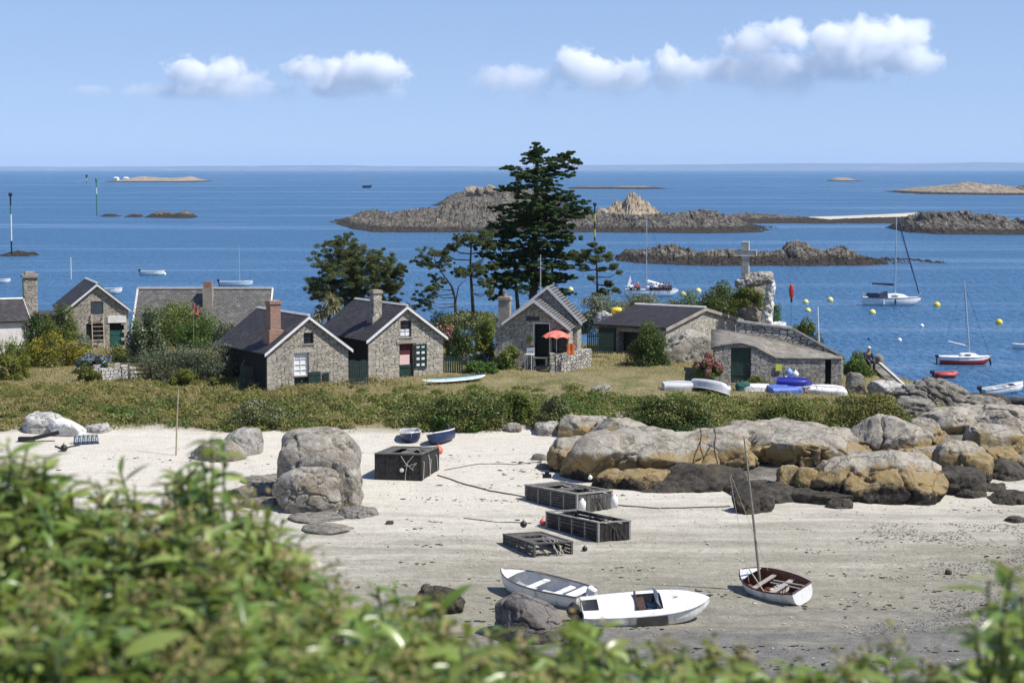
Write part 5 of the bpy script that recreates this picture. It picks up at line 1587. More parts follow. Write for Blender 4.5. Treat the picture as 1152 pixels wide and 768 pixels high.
V, F = leaf_quads(P, rng.normal(0, .4, P.shape) + np.array([0, -.9, .35]), rng.uniform(.12, .32, len(P)) * (1 - .5 * lawnk), .16, .3, -2.0)
tag(link('grass', np_mesh('grass', V, F), STRAW), 'dry straw coloured grass round the cottages', 'grass', kind='stuff')
# ------------------------------------------------------------------ boats
HULLW = paint('white_gelcoat', (.78, .78, .765), .38, .08, 1.5, dirt=(.38, .35, .28), dirt_amt=.7)
HULLGREY = paint('grey_bottom', (.33, .33, .34), .6, .12)
INNER = paint('pale_grey_inside', (.52, .53, .54), .6, .1, dirt=(.3, .28, .25))
NAVY = paint('navy_paint', (.018, .03, .085), .4, .2)
BLUEB = paint('mid_blue_paint', (.10, .17, .5), .45, .15)
DEEPBLUE = paint('royal_blue_paint', (.022, .03, .28), .45, .15)
REDH = paint('red_paint', (.30, .022, .018), .4, .2)
ORANGEB = paint('salmon_buoy', (.75, .16, .10), .5, .12)
VARN = paint('varnished_wood', (.16, .055, .028), .45, .3, 5, dirt=(.25, .2, .17))
RUB = paint('dark_rubrail', (.022, .02, .022), .5, .2)
ALU = paint('aluminium_mast', (.62, .62, .62), .35, .05, metallic=.4)
WOODM = paint('wooden_mast', (.26, .23, .19), .6, .15)
ROPE = paint('pale_rope', (.42, .40, .34), .9, .2)
DKROPE = paint('weedy_rope', (.07, .065, .05), .9, .3)
BLACKP = paint('black_plastic', (.016, .016, .018), .5, .2)
YELB = paint('pale_yellow_buoy', (.72, .66, .22), .5, .08)
YELO = paint('yellow_buoy', (.75, .55, .05), .5, .08)
WHB = paint('white_buoy', (.8, .8, .78), .5, .06)
CANVAS = paint('navy_canvas', (.018, .024, .06), .85, .2)

def stations(L, B, H, ns=17, bow=1.0, stern=.78, sheer=.22, rock=.10, full=.55, rake=.12):
    """half breadth, keel height, sheer height along x (stern at -L/2, bow at +L/2)"""
    out = []
    for i in range(ns):
        u = i / (ns - 1)
        b = B / 2 * (stern + (1 - stern) * math.sin(min(1, u / .45) * math.pi / 2)) if u < .45 else B / 2 * max(0.0, 1 - ((u - .45) / .55) ** (2.0 + full)) ** .8
        keel = rock * H * (abs(u - .42) / .58) ** 2.2
        if u > .8: keel += H * .55 * ((u - .8) / .2) ** 2 * bow
        top = H + sheer * H * (max(0, u - .3) / .7) ** 1.7 + .06 * H * (1 - u) ** 2
        x = -L / 2 + L * u + (0)
        out.append((x, max(b, .012), min(keel, top - .05), top, rake * (1 if u > .9 else 0)))
    return out

def hull_skin(st, inset=0.0, floor=None, nv=15, e=.62, drop=0.0, rakeL=.0):
    rows = []
    for (x, b, k, t, _) in st:
        row = []
        bb_ = max(.008, b - inset)
        for j in range(nv):
            th = math.pi * j / (nv - 1)
            cy_, sz_ = math.cos(th), math.sin(th)
            y = bb_ * math.copysign(abs(cy_) ** e, cy_)
            z = (t - drop) - (t - drop - (k + inset * .8)) * sz_ ** (e * 1.05)
            if floor is not None: z = max(z, floor)
            row.append(Vector((x + (z - k) * rakeL * (1 if x > 0 else 0) * max(0, x) / abs(st[-1][0]), y, z)))
        rows.append(row)
    return rows

def open_boat(name, label, loc, rot, L, B, H, hull_m, in_m, rail_m, seats=(), foredeck=0.0, foredeck_m=None, seat_m=None, group=None, floor=.12, stern=.78, cat='rowing boat', side=0.0, side_m=None, sheer=.22, bow=1.0, full=.55):
    e = empty(name, loc, 0, label, cat, group, rot=rot)
    st = stations(L, B, H, stern=stern, sheer=sheer, bow=bow, full=full)
    rows = hull_skin(st)
    h = MB().grid(rows)
    h.add(rows[0], [tuple(range(len(rows[0])))])
    h.build('hull', hull_m, e, smooth=False)
    inn = hull_skin(st[0:], .045, floor)
    inn[0] = [v + Vector((.05, 0, 0)) for v in inn[0]]; inn[-1] = [v - Vector((.08, 0, 0)) for v in inn[-1]]
    g = MB().grid(inn); g.add(inn[0], [tuple(range(len(inn[0])))])
    g.build('inside', in_m, e)
    for sgn in (0, -1):
        pass
    r = MB()
    port = [row[0] + Vector((0, .012, .012)) for row in rows]; star = [row[-1] + Vector((0, -.012, .012)) for row in rows]
    r.tube(port + star[::-1] + [port[0]], .030, 6, False)
    r.build('gunwale', rail_m, e)
    def half(x):
        return np.interp(x, [s_[0] for s_ in st], [s_[1] for s_ in st])
    def topz(x): return float(np.interp(x, [s_[0] for s_ in st], [s_[3] for s_ in st]))
    for (xs, wd) in seats:
        hb = float(half(xs)) - .06
        MB().box(xs - wd / 2, xs + wd / 2, -hb, hb, topz(xs) - .17, topz(xs) - .13).build('thwart', seat_m or in_m, e)
    if foredeck:
        fd = [(row[0], row[-1]) for row, s_ in zip(rows, st) if s_[0] > L / 2 - foredeck]
        d_ = MB().grid([[a + Vector((0, 0, .015)), (a + b) / 2 + Vector((0, 0, .06)), b + Vector((0, 0, .015))] for a, b in fd])
        d_.build('foredeck', foredeck_m or hull_m, e)
    return e, st, topz, half

def outboard(parent, x, y, z, m=None, s=1.0, tilt=0.0):
    mt = Matrix.Translation((x, y, z)) @ Matrix.Rotation(tilt, 4, 'Y') @ Matrix.Scale(s, 4)
    hd = MB().box(-.38, -.02, -.13, .13, .1, .42, mt)
    o = hd.build('outboard_motor', m or BLACKP, parent, bevel=.05 * s)
    MB().box(-.26, -.12, -.05, .05, -.62, .1, mt).box(-.40, -.10, -.02, .02, -.66, -.6, mt).build('motor_leg', BLACKP, o)
    return o

def yaw(dx, dy): return math.atan2(dy, dx)

# white rowing dinghy, bow to the far left
p0 = hit(612, 674)
e, st, tz, hb = open_boat('rowing_dinghy', 'white rowing dinghy with grey insides and a motor, bow raised toward the black crates', (p0.x, p0.y + .2, p0.z - .05), Euler((R(-7), R(-3), yaw(-3.1, 2.7)), 'XYZ'), 4.1, 1.55, .62, HULLW, INNER, paint('grey_rail', (.12, .12, .125), .5),
    seats=((-.9, .28), (.35, .26)), foredeck=.95, foredeck_m=HULLW, floor=.14, group='small boats lying on the beach', seat_m=HULLW)
MB().box(-1.9, -1.5, -.55, .55, .60, .66).build('stern_bench', HULLW, e)
outboard(e, -2.05, 0.05, .62, paint('white_motor_hood', (.74, .74, .73), .4), 1.0, R(-20))
MB().tube([(-.9, -.5, .70), (.9, -.55, .74)], .022, 6).build('oar', GREYW, e)
# rolled white motorboat, bow to the right
p0 = hit(728, 701)
e = empty('motorboat', (p0.x, p0.y + .55, p0.z + .02), 0, 'white decked motorboat rolled on its side toward the camera, with a small brown cockpit', 'motorboat', 'small boats lying on the beach', rot=Euler((R(17), R(-4), R(3)), 'XYZ'))
L_, B_, H_ = 4.5, 1.75, .62
st = stations(L_, B_, H_, ns=25, stern=.86, sheer=.08, full=1.0, bow=1.2)
rows = hull_skin(st, e=.5)
h = MB().grid(rows); h.add(rows[0], [tuple(range(len(rows[0])))]); h.build('hull', HULLW, e, smooth=False)
dk_ = []
for i, (row, s_) in enumerate(zip(rows, st)):
    a, b = row[0], row[-1]
    line = []
    for j in range(13):
        u = j / 12; q = a.lerp(b, u); q.z += .02 + .12 * math.sin(math.pi * u) * min(1, s_[1] / .5)
        line.append(q)
    dk_.append(line)
g = MB()
for i in range(len(dk_) - 1):
    for j in range(12):
        x = (dk_[i][j].x + dk_[i + 1][j].x) / 2; yv = (j + .5) / 12
        if -.35 < x < .55 and 2 <= j <= 9: continue
        if x < -1.75 and 3 <= j <= 8: continue
        b0__ = len(g.v); g.v += [dk_[i][j], dk_[i][j + 1], dk_[i + 1][j + 1], dk_[i + 1][j]]; g.f.append([b0__, b0__ + 1, b0__ + 2, b0__ + 3])
g.build('deck', HULLW, e, normals=False)
inn = hull_skin(st[1:-3], .05, .16, e=.5)
MB().grid(inn).build('inside', INNER, e)
MB().box(-.30, -.02, -.56, .56, .46, .62).box(-.36, -.30, -.58, .58, .3, .86).build('cockpit_seat', paint('dark_wood_seat', (.075, .04, .03), .6, .3, 5), e)
MB().box(.40, .46, -.45, .45, .30, .72).build('dashboard', INNER, e)
for k_, (gx__, gy__, gs_, gm_) in enumerate(((.12, -.2, .16, WHB), (.2, .15, .2, paint('blue_grey_gear', (.25, .32, .4), .8)), (.05, .3, .14, paint('tan_gear', (.35, .28, .18), .8)), (.26, -.32, .12, RUB))):
    V, F = rock_shape(gs_, gs_ * .8, gs_ * .7, 50 + k_, 3, 4, .3); link('gear', np_mesh('gear', V, F, True), gm_, e).location = (gx__, gy__, .42)
sc_ = MB()
sc_.add([(.50, -.6, .76), (.50, .6, .76), (.30, .52, 1.0), (.30, -.52, 1.0)], [(0, 1, 2, 3)]); sc_.build('windscreen', GLASS, e, normals=False)
MB().lathe([(.14, 0), (.15, .015), (.14, .03)], 14, Matrix.Translation((.32, .25, .66)) @ Matrix.Rotation(R(-60), 4, 'Y')).build('steering_wheel', BLACKP, e)
sp_ = MB()
for k, z in enumerate((.12,)):
    sp_.add([Vector((-.42, -.905, .60)), Vector((.66, -.905, .60)), Vector((.70, -.875, .22)), Vector((-.46, -.875, .22))], [(0, 1, 2, 3)])
spo = sp_.build('side_panel', paint('grey_brown_panel', (.16, .145, .13), .7, .2), e, normals=False)  # flat grey-brown quad over the near hull side
r = MB()
port = [row[0] + Vector((0, .014, .0)) for row in rows]; star = [row[-1] + Vector((0, -.014, .0)) for row in rows]
r.tube(port + star[::-1] + [port[0]], .026, 6, False); r.build('rubbing_strake', INNER, e)
outboard(e, -2.2, 0, .62, BLACKP, 1.15, R(-48))
cl_ = MB().tube([(1.0, 0, .83), (1.15, 0, .84)], .03, 6); cl_.build('cleat', ALU, e)
# clinker sailing dinghy with mast
p0 = hit(874, 673)
e, st, tz, hb = open_boat('sailing_dinghy', 'white sailing dinghy with red brown insides and a tall leaning bare mast', (p0.x, p0.y + .55, p0.z - .02), Euler((R(-19), R(0), yaw(-2.1, 2.9)), 'XYZ'), 3.2, 1.5, .58, HULLW, VARN, paint('mahogany_rail', (.06, .02, .018), .5, .2),
    seats=((-.45, .24), (.45, .2)), foredeck=.65, foredeck_m=HULLW, floor=.13, group='small boats lying on the beach', seat_m=paint('weathered_seat', (.42, .38, .34), .7), stern=.66, sheer=.34)
mp = MB().tube([(.75, 0, .12), (.75, -.02, 3.0), (.75, -.0, 6.0)], [.05, .045, .025], 8).build('mast', WOODM, e)
mp.rotation_euler = (R(10), R(0), 0)
MB().tube([(.78, .03, 4.8), (.65, .5, .68)], .008, 4).tube([(.78, -.03, 4.8), (.65, -.5, .68)], .008, 4).build('shrouds', ROPE, e)
MB().tube([(.9, .18, 1.1), (.2, .3, .3), (-.5, .2, .35)], .025, 6).build('halyard', ROPE, e)
MB().tube([(-1.6, -.3, .55), (.3, -.35, .42)], .028, 6).tube([(-1.5, -.12, .5), (.3, -.2, .4)], .03, 6).build('spars', paint('pale_spar', (.5, .46, .4), .7), e)
MB().box(-.5, .1, -.35, .1, .18, .30).build('bundle', paint('folded_cloth', (.60, .55, .5), .9), e)
# two small boats at the head of the beach
p0 = hit(461, 500)
e, *_ = open_boat('skiff', 'small navy blue skiff with a pale inside, left one of the two by the scrub', (p0.x, p0.y + 1.2, p0.z - .04), Euler((R(4), 0, R(-84)), 'XYZ'), 2.2, 1.05, .50, NAVY, INNER, HULLW, seats=((-.4, .25), (.5, .25)), foredeck=.6, foredeck_m=HULLW, group='small boats lying on the beach', seat_m=HULLW)
MB().box(-1.14, -1.10, -.38, .38, .40, .54).build('transom_cap', HULLW, e)
p0 = hit(496, 502)
e, *_ = open_boat('skiff', 'small navy blue skiff with a black outboard, heeled over, right of its twin', (p0.x, p0.y + .9, p0.z + .04), Euler((R(16), 0, R(-112)), 'XYZ'), 2.1, 1.10, .50, NAVY, INNER, HULLW, seats=((-.4, .25), (.5, .25)), foredeck=.6, foredeck_m=HULLW, group='small boats lying on the beach', seat_m=HULLW)
outboard(e, -1.1, 0, .52, BLACKP, .85, R(-15))

# boats lying upside down on the grass
def upturned(label, px, pyb, wpx, D, L, B, H, m, rz, roll=0.0, keel_m=None, tip=0.0):
    q = at(px, pyb, D); q.z = gz(q.x, q.y)
    e = empty('upturned_dinghy', (q.x, q.y, q.z + H * .98), 0, label, 'dinghy', 'dinghies lying on the grass', rot=Euler((math.pi + roll, tip, rz), 'XYZ'))
    L *= .88; B *= .95
    st = stations(L, B, H, stern=.8, sheer=.15); rows = hull_skin(st, e=.36, nv=11)
    h = MB().grid(rows); h.add(rows[0], [tuple(range(len(rows[0])))]); h.build('hull', m, e)
    k = MB(); k.tube([Vector((s_[0], 0, s_[2] - .015)) for s_ in st[1:-1]], .03, 5); k.build('keel', keel_m or m, e)
    port = [row[0] for row in rows]; star = [row[-1] for row in rows]
    MB().tube(port + star[::-1] + [port[0]], .035, 6, False).build('gunwale', INNER, e)
    return e
ud = upturned('white dinghy tipped over on the lawn, showing its long keel', 804, 447, 46, 110.5, 3.0, 1.45, .55, paint('chalky_white_hull', (.62, .62, .63), .6, .12, dirt=(.35, .34, .33)), R(-52), R(-20), RUB)
upturned('faded white hull half hidden by scrub, left of the tipped white dinghy', 766, 446, 30, 111, 2.3, 1.1, .42, INNER, R(8), R(10))
upturned('light blue upturned dinghy lying under the royal blue one', 886, 446, 48, 111, 2.6, 1.3, .40, BLUEB, R(22), R(10))
b_ = upturned('royal blue upturned dinghy resting on the light blue one', 893, 444, 40, 111.4, 2.2, 1.15, .36, DEEPBLUE, R(-8), R(8)); b_.location.z += .42
upturned('white upturned dinghy lying right of the blue pair', 932, 447, 42, 111, 2.5, 1.2, .40, HULLW, R(-30), R(14))
upturned('low white hull between the tipped dinghy and the blue pair', 852, 447, 34, 111.2, 2.0, 1.0, .34, HULLW, R(4), R(0))
q = hit(892, 432); 
bk = empty('float_bundle', at(889, 436, 112.2), 0, 'bundle of white and blue floats behind the blue dinghies', 'floats')
for k, (dx, dz, r_, mm) in enumerate(((-.25, .35, .26, WHB), (.12, .42, .24, paint('pale_blue_float', (.22, .38, .62), .5)), (.30, .75, .20, WHB), (-.05, .85, .22, paint('pale_blue_float', (.22, .38, .62), .5)), (0.0, .12, .2, BLACKP))):
    MB().lathe([(.02, -r_), (r_ * .7, -r_ * .72), (r_, 0), (r_ * .7, r_ * .72), (.04, r_), (.04, r_ * 1.25)], 14, Matrix.Translation((dx, .05 * k, dz))).build('float', mm, bk, smooth=True)
# teal crate of gear beside the tipped dinghy
q = at(836, 446, 111)
gc = empty('gear_heap', (q.x, q.y, gz(q.x, q.y)), 0, 'small heap of teal netting between the white hulls on the lawn', 'netting')
V, F = rock_shape(.42, .3, .32, 77, 4, 3, .35); link('net_pile', np_mesh('net_pile', V, F, True), paint('teal_net', (.03, .12, .10), .9, .3), gc).location = (0, 0, .15)

# paddle board on the lawn
q0, q1 = hit(476, 434), hit(545, 427)
e = empty('paddle_board', (q0 + q1) / 2 + Vector((0, 0, .16)), 0, 'white and turquoise paddle board lying on the lawn below the cottages', 'paddle board', rot=Euler((R(5), R(-3), yaw(q1.x - q0.x, (q1.y - q0.y) * .6)), 'XYZ'))
def board(hs, z0, z1, Lb=3.7):
    pts = []
    for i in range(25):
        u = i / 24; x = -Lb / 2 + Lb * u
        wv_ = .37 * hs * max(0, 1 - abs(2 * u - 1.0) ** 3.2) ** .6 + .004
        zc = .10 * (abs(2 * u - 1)) ** 2.5
        pts.append((x, wv_, zc))
    return MB().grid([[(x, -w_, z0 + zc), (x, -w_ * .8, z1 + zc), (x, w_ * .8, z1 + zc), (x, w_, z0 + zc), (x, w_ * .7, z0 - .05 + zc), (x, -w_ * .7, z0 - .05 + zc), (x, -w_, z0 + zc)] for x, w_, zc in pts])
board(1, 0, .05).build('hull', HULLW, e, smooth=True)
board(.72, .045, .062, 3.2).build('deck_pad', paint('turquoise_pad', (.30, .55, .64), .6), e)
MB().tube([(-1.2, .2, .10), (1.7, .25, .16)], .02, 6).box(1.5, 1.85, .17, .33, .15, .18).build('paddle', NAVY, e)

# ------------------------------------------------------------------ boats afloat
def yacht(name, label, px, pyw, rz, L, B, H, hull_m, mast, boom=True, cabin=True, stripe=None, bottom=None, mast_m=None, spray=False, cat='sailboat', boom_ang=0.0, mast_x=.12, rake=0.0):
    w_ = water(px, pyw)
    e = empty(name, (w_.x, w_.y, -.12 * H), rz, label, cat, 'sailing boats at their moorings')
    st = stations(L, B, H, ns=21, stern=.66, sheer=.10, full=.35, bow=1.3)
    rows = hull_skin(st, e=.6)
    h = MB().grid(rows); h.add(rows[0], [tuple(range(len(rows[0])))]); h.build('hull', hull_m, e, smooth=False)
    if bottom:
        rb = [[Vector((v.x, v.y * 1.012, v.z)) for v in r] for r in hull_skin([(s_[0], s_[1] * .99, s_[2] - .02, s_[2] + (s_[3] - s_[2]) * .62, 0) for s_ in st], e=.55)]
        MB().grid(rb).build('painted_side', bottom, e)
    dk__ = MB().grid([[r[0] + Vector((0, 0, .0)), (r[0] + r[-1]) / 2 + Vector((0, 0, .08)), r[-1]] for r in rows]).build('deck', HULLW, e)
    port = [r[0] for r in rows]; star = [r[-1] for r in rows]
    MB().tube(port + star[::-1] + [port[0]], .035, 6, False).build('toe_rail', stripe or RUB, e)
    if cabin:
        cb = []
        for (x, b, z) in ((-.10, .30, .0), (-.09, .30, .34), (.06, .29, .40), (.20, .22, .30), (.30, .12, .02)):
            cb.append([Vector((x * L, -b * B, H + .02)), Vector((x * L, -b * B * .86, H + .02 + z * L * .16)), Vector((x * L, 0, H + .06 + z * L * .18)), Vector((x * L, b * B * .86, H + .02 + z * L * .16)), Vector((x * L, b * B, H + .02))])
        c_ = MB().grid(cb).build('cabin', HULLW, e)
        for sgn in (-1, 1):
            MB().box(-.02 * L, .10 * L, sgn * B * .288 - .012, sgn * B * .288 + .012, H + .12 + .008 * L, H + .18 + .018 * L).build('cabin_window', GLASS, c_)
    mx_ = mast_x * L
    mo = MB().tube([(mx_, 0, H), (mx_ + rake * .5, 0, H + mast * .5), (mx_ + rake, 0, H + mast)], [.075, .07, .05], 8).build('mast', mast_m or ALU, e)
    if boom:
        MB().tube([(mx_ - .05, 0, H + .14 * mast), (mx_ - .42 * L, .2, H + .14 * mast + boom_ang)], .05, 6).build('boom', mast_m or ALU, e)
    MB().tube([(L * .49, 0, H * 1.12), (mx_ + rake, 0, H + mast * .96)], .018, 4).tube([(-L * .48, 0, H), (mx_ + rake, 0, H + mast)], .010, 4).tube([(mx_ - .1, B * .45, H), (mx_ + rake, 0, H + mast * .93)], .010, 4).tube([(mx_ - .1, -B * .45, H), (mx_ + rake, 0, H + mast * .93)], .010, 4).build('rigging', RUB, e)
    return e

e = yacht('yacht', 'white cruising yacht with a navy spray hood moored right of the stone cross', 1003, 343.5, R(-4), 7.6, 2.6, 1.15, HULLW, 10.6, bottom=None, boom=False, mast_x=.06)
bm_ = MB(); bm_.tube([(.25, 0, 2.9), (-2.6, .1, 3.02)], [.17, .11], 8); bm_.build('sail_cover', CANVAS, e)
MB().grid([[Vector((-.6 + .0 * k - .9 * math.sin(k * math.pi / 6) * .0 - i * .28, -1.0 + k * 2.0 / 6, 1.2 + (.9 - .10 * i) * math.sin(math.pi * k / 6))) for k in range(7)] for i in range(5)]).build('spray_hood', CANVAS, e)
MB().box(-3.2, -1.7, -1.05, -.98, 1.2, 1.72).box(-3.2, -1.7, .98, 1.05, 1.2, 1.72).build('dodger', CANVAS, e)
MB().tube([(-3.6, -1.0, 1.2), (-3.7, -1.0, 1.85), (-3.7, 1.0, 1.85), (-3.6, 1.0, 1.2)], .03, 6).build('pushpit', ALU, e)
MB().tube([(3.5, -.3, 1.3), (3.75, 0, 1.85), (3.5, .3, 1.3)], .03, 6).build('pulpit', ALU, e)
st_ = MB().tube([(3.7, 0, 1.3), (.7, 0, 11.4)], .075, 6); st_.build('furled_sail', CANVAS, e)
for k, (x_, mm) in enumerate(((.35, RUB), (-1.2, WHB))):
    MB().tube([(x_, -1.33, 1.0), (x_, -1.36, .35)], .09, 8).build('fender', mm, e)
# red sailboat, listing
e = yacht('sailboat', 'small red hulled sailboat with a white deck and a mast leaning left', 1085, 409.5, R(-3), 4.7, 1.8, .78, HULLW, 6.9, bottom=REDH, boom=True, boom_ang=.45, mast_x=.10, rake=-.62, stripe=HULLW)
outboard(e, -2.35, .3, .6, BLACKP, .8)
MB().tube([(2.2, 0, .9), (2.42, 0, .1)], .10, 7).build('fender', RUB, e)
# passenger sailboat
e_ps = yacht('sailboat', 'white sailboat crowded with passengers in life jackets behind the saltbushes', 733, 333.5, R(3), 7.6, 2.5, 1.1, HULLW, 10.2, boom=False, cabin=True, mast_x=-.10)
MB().tube([(-.6, 0, 2.3), (1.6, 0, 1.75)], [.22, .16], 8).build('stowed_sail', WHB, e_ps)
MB().add([(-3.5, 0, 1.5), (-2.75, .1, 1.7), (-3.05, .02, 3.3), (-3.5, .03, 1.5), (-2.75, .13, 1.7), (-3.05, .05, 3.3)], [(0, 1, 2), (5, 4, 3), (0, 3, 4, 1), (1, 4, 5, 2), (2, 5, 3, 0)]).build('steadying_sail', WHB, e_ps)
# small craft
def skiff(name, label, px, pyw, rz, L, B, H, m, motor=True, in_m=None, motor_m=None, rot=None, cat='motorboat', **kw):
    w_ = water(px, pyw)
    e, *_r = open_boat(name, label, (w_.x, w_.y, -.10), rot or Euler((0, 0, rz), 'XYZ'), L, B, H, m, in_m or INNER, kw.pop('rail', HULLW), seats=((-.5, .3), (.6, .3)), foredeck=L * .28, foredeck_m=m, group='small open boats afloat', seat_m=HULLW, cat=cat, **kw)
    if motor: outboard(e, -L / 2 - .02, 0, H, motor_m or BLACKP, 1.0, R(-10))
    return e
skiff('motor_skiff', 'white motor skiff with its bow raised, in the water at the right edge', 1129, 442, R(14), 3.6, 1.5, .62, HULLW, rot=Euler((0, R(-7), R(14)), 'XYZ'))
e = skiff('inflatable_dinghy', 'red inflatable dinghy floating between the red sailboat and the rock slab', 1064, 424.5, R(12), 2.0, 1.2, .4, REDH, in_m=paint('red_rubber', (.55, .10, .09), .5), rail=REDH, cat='dinghy')
MB().tube([(-.9, .5, .36), (.5, .5, .38), (.95, 0, .46), (.5, -.5, .38), (-.9, -.5, .36)], .20, 10).build('inflated_tube', paint('red_rubber', (.55, .10, .09), .5), e, smooth=True)
skiff('motor_skiff', 'white skiff far left of the flag, alone on open water with a small buoy ahead', 172, 309.6, R(2), 4.0, 1.6, .75, HULLW)
skiff('motor_skiff', 'pale motorboat with a thin mast moored above the long house ridge', 266, 322.5, R(3), 5.0, 1.9, .85, paint('pale_blue_hull', (.5, .6, .66), .4))
w_ = water(274, 322); ms = MB().tube([(0, 0, .2), (0, 0, 6.2)], [.05, .03], 6).build('boat_mast', ALU); ms.location = (w_.x, w_.y, .3)
ms.parent = [o for o in bpy.data.objects if o.get('label', '').startswith('pale motorboat with a thin mast')][0]; ms.location = (.5, 0, .4); ms.name = 'mast'
skiff('motor_skiff', 'white boat showing just above the right roof slope of the far left cottage', 124, 330.5, R(-6), 3.6, 1.6, .85, HULLW)
skiff('motor_skiff', 'white boat cut by the left edge of the photo', 1, 318, R(5), 3.0, 1.3, .6, HULLW)
skiff('motor_skiff', 'white boat bow cut by the right edge beyond the red sailboat', 1152, 392, R(184), 2.6, 1.2, .5, HULLW, motor=False)
skiff('motor_skiff', 'tiny dark boat far out near the left tip of the reef', 413, 211.5, R(10), 9, 3.5, 2.5, NAVY, motor=False)

# ------------------------------------------------------------------ buoys
def buoy(label, px, py, r_px, m, group='mooring buoys'):
    w_ = water(px, py + r_px * .7); s = FPX / w_.y; r_ = r_px / s
    e = empty('mooring_buoy', (w_.x, w_.y, 0), 0, label, 'buoy', group)
    MB().lathe([(.05 * r_, -r_ * .6), (.75 * r_, -r_ * .45), (r_, r_ * .2), (.92 * r_, r_ * .65), (.55 * r_, r_ * 1.1), (.14 * r_, r_ * 1.3)], 16).build('float', m, e, smooth=True)
    MB().tube([(-.15 * r_, 0, 1.25 * r_), (-.14 * r_, 0, 1.55 * r_), (.14 * r_, 0, 1.55 * r_), (.15 * r_, 0, 1.25 * r_)], .05 * r_, 6).build('ring', GREYW, e)
    return e
for a in (('large pale yellow buoy over the green shrub bank, the lower of two', 768.5, 330, 3.8, YELB), ('pale yellow buoy higher and right of the lower one over the shrub bank', 785.5, 326, 3.6, YELB),
          ('yellow buoy showing between cypress branches and the saltbush mound', 642, 324.5, 3.2, YELB), ('upper of two stacked yellow buoys right of the red topped beacon', 906.5, 338.5, 3.3, YELB),
          ('lower of two stacked yellow buoys right of the red topped beacon', 909, 348, 3.4, YELB), ('yellow buoy alone left of the yacht stern', 934, 336, 3.6, YELB),
          ('yellow buoy just under the stern of the white cruising yacht', 981.5, 350, 3.9, YELB), ('golden buoy right of the white cruising yacht bow', 1054, 341.5, 4.0, YELO),
          ('golden buoy alone in open water at the right', 1124, 361, 4.1, YELO), ('small white buoy between the yacht and the red sailboat', 1037, 365.5, 2.4, WHB),
          ('small white buoy nearest the seated man', 1012, 381.5, 2.6, WHB), ('tiny blue buoy above the seated man', 977.5, 380.5, 1.9, DEEPBLUE), ('tiny white buoy ahead of the far left white skiff', 185, 307.5, 2.0, WHB)):
    buoy(*a)
yb_ = at(694, 354, 131); V, F = rock_shape(.36, .36, .26, 5, 3, 2, .03)
o = link('yellow_float', np_mesh('yellow_float', V, F, True), YELO); o.location = yb_; o.location.z += .25; tag(o, 'yellow float lying by a pale rock at the barn roof edge', 'float')
boulder(680, 366, 26, 17, WHITEROCK, 'pale rock under the saltbush mound at the left end of the barn roof', D=130)

# ------------------------------------------------------------------ beacons
def beacon(label, px, pyb, pyt, D, bands, r=.22, top='can'):
    a = at(px, pyb, D); h = (pyb - pyt) * D / FPX
    e = empty('beacon', a, 0, label, 'beacon', 'beacon poles marking the channel')
    n = len(bands)
    for k, mm in enumerate(bands):
        MB().tube([(0, 0, h * k / n - (1 if k == 0 else 0)), (0, 0, h * (k + 1) / n)], r, 8).build('pole_section', mm, e)
    if top == 'can': MB().lathe([(r * 2.2, h), (r * 2.2, h + r * 4)], 10).build('topmark', bands[-1], e)
    if top == 'cone': MB().lathe([(r * 2.2, h), (r * .2, h + r * 4.5)], 10).build('topmark', bands[-1], e)
    return e
BK = BLACKP; YL = paint('beacon_yellow', (.6, .45, .08), .6); WT = paint('beacon_white', (.7, .7, .68), .6); GRN = paint('beacon_green', (.05, .2, .12), .6); RDB = paint('beacon_red', (.5, .05, .04), .5, .15)
beacon('tall striped beacon pole on the low rock at the left edge', 13, 281, 221, 409, [BK, WT, WT, WT, GRN, BK], .17)
beacon('thin green and white beacon pole beside the pale flat rocks', 109, 240, 204, 737, [GRN, GRN, GRN, WT, GRN], .22)
beacon('tiny distant beacon left of the thin green and white one', 97.5, 205, 199, 2000, [GRN, WT, BK], .5)
beacon('black and yellow banded beacon right of the cypress', 669, 275, 232, 500, [BK, YL, BK, YL, BK], .2)
e = beacon('slim post with a red topmark standing behind the outbuilding', 890, 368, 336, 127, [paint('thin_grey_post', (.2, .2, .22), .6)], .022, None)
h_ = 32 * 127 / FPX
MB().lathe([(.05, h_ - .02), (.15, h_ + .25), (.17, h_ + .6), (.12, h_ + .85), (.02, h_ + .95)], 10).build('topmark', RDB, e)
MB().lathe([(.02, h_ - .22), (.07, h_ - .16), (.07, h_ - .02)], 8).build('collar', BLACKP, e)
wpole = MB().tube([(0, 0, 0), (-.12, 0, 2.6)], [.05, .035], 8).build('white_pole', HULLW); wpole.location = at(921.5, 386, 124); wpole.location.z -= .3; tag(wpole, 'leaning white pole rising behind the outbuilding coping', 'pole')

# ------------------------------------------------------------------ stone cross and its rock
cr = boulder(851, 372, 46, 62, GRANITE_TAN, 'tall pale crag that carries the stone cross', D=132.6, sink=.08, deep=.8, planes=16, boxy=.5, rough=.14, sub=6)
lx = [(860, 319, 24, 14), (866, 338, 12, 24), (865, 352, 13, 18), (863, 370, 15, 26), (874, 372, 22, 11), (847, 321, 28, 15), (835, 325, 18, 11)]
_seed[0] = 620
wl = ['grey rock at the top edge of the crag just right of the cross', 'upper whitewashed boulder of the white streak beside the crag', 'middle whitewashed boulder of the white streak beside the crag', 'lowest whitewashed boulder of the white streak beside the crag', 'white stones tumbling toward the sea at the foot of the crag', 'pale cap rock at the foot of the stone cross', 'pale knob rock at the left shoulder of the crag']
for (x_, y_, w__, h__), l_, m_ in zip(lx, wl, [GRANITE, LIME, LIME, LIME, LIME, GRANITE_TAN, GRANITE]):
    boulder(x_, y_, w__, h__, m_, l_, D=130.6, sink=.15, planes=14, sub=5, rough=.22, boxy=.45, deep=.7)
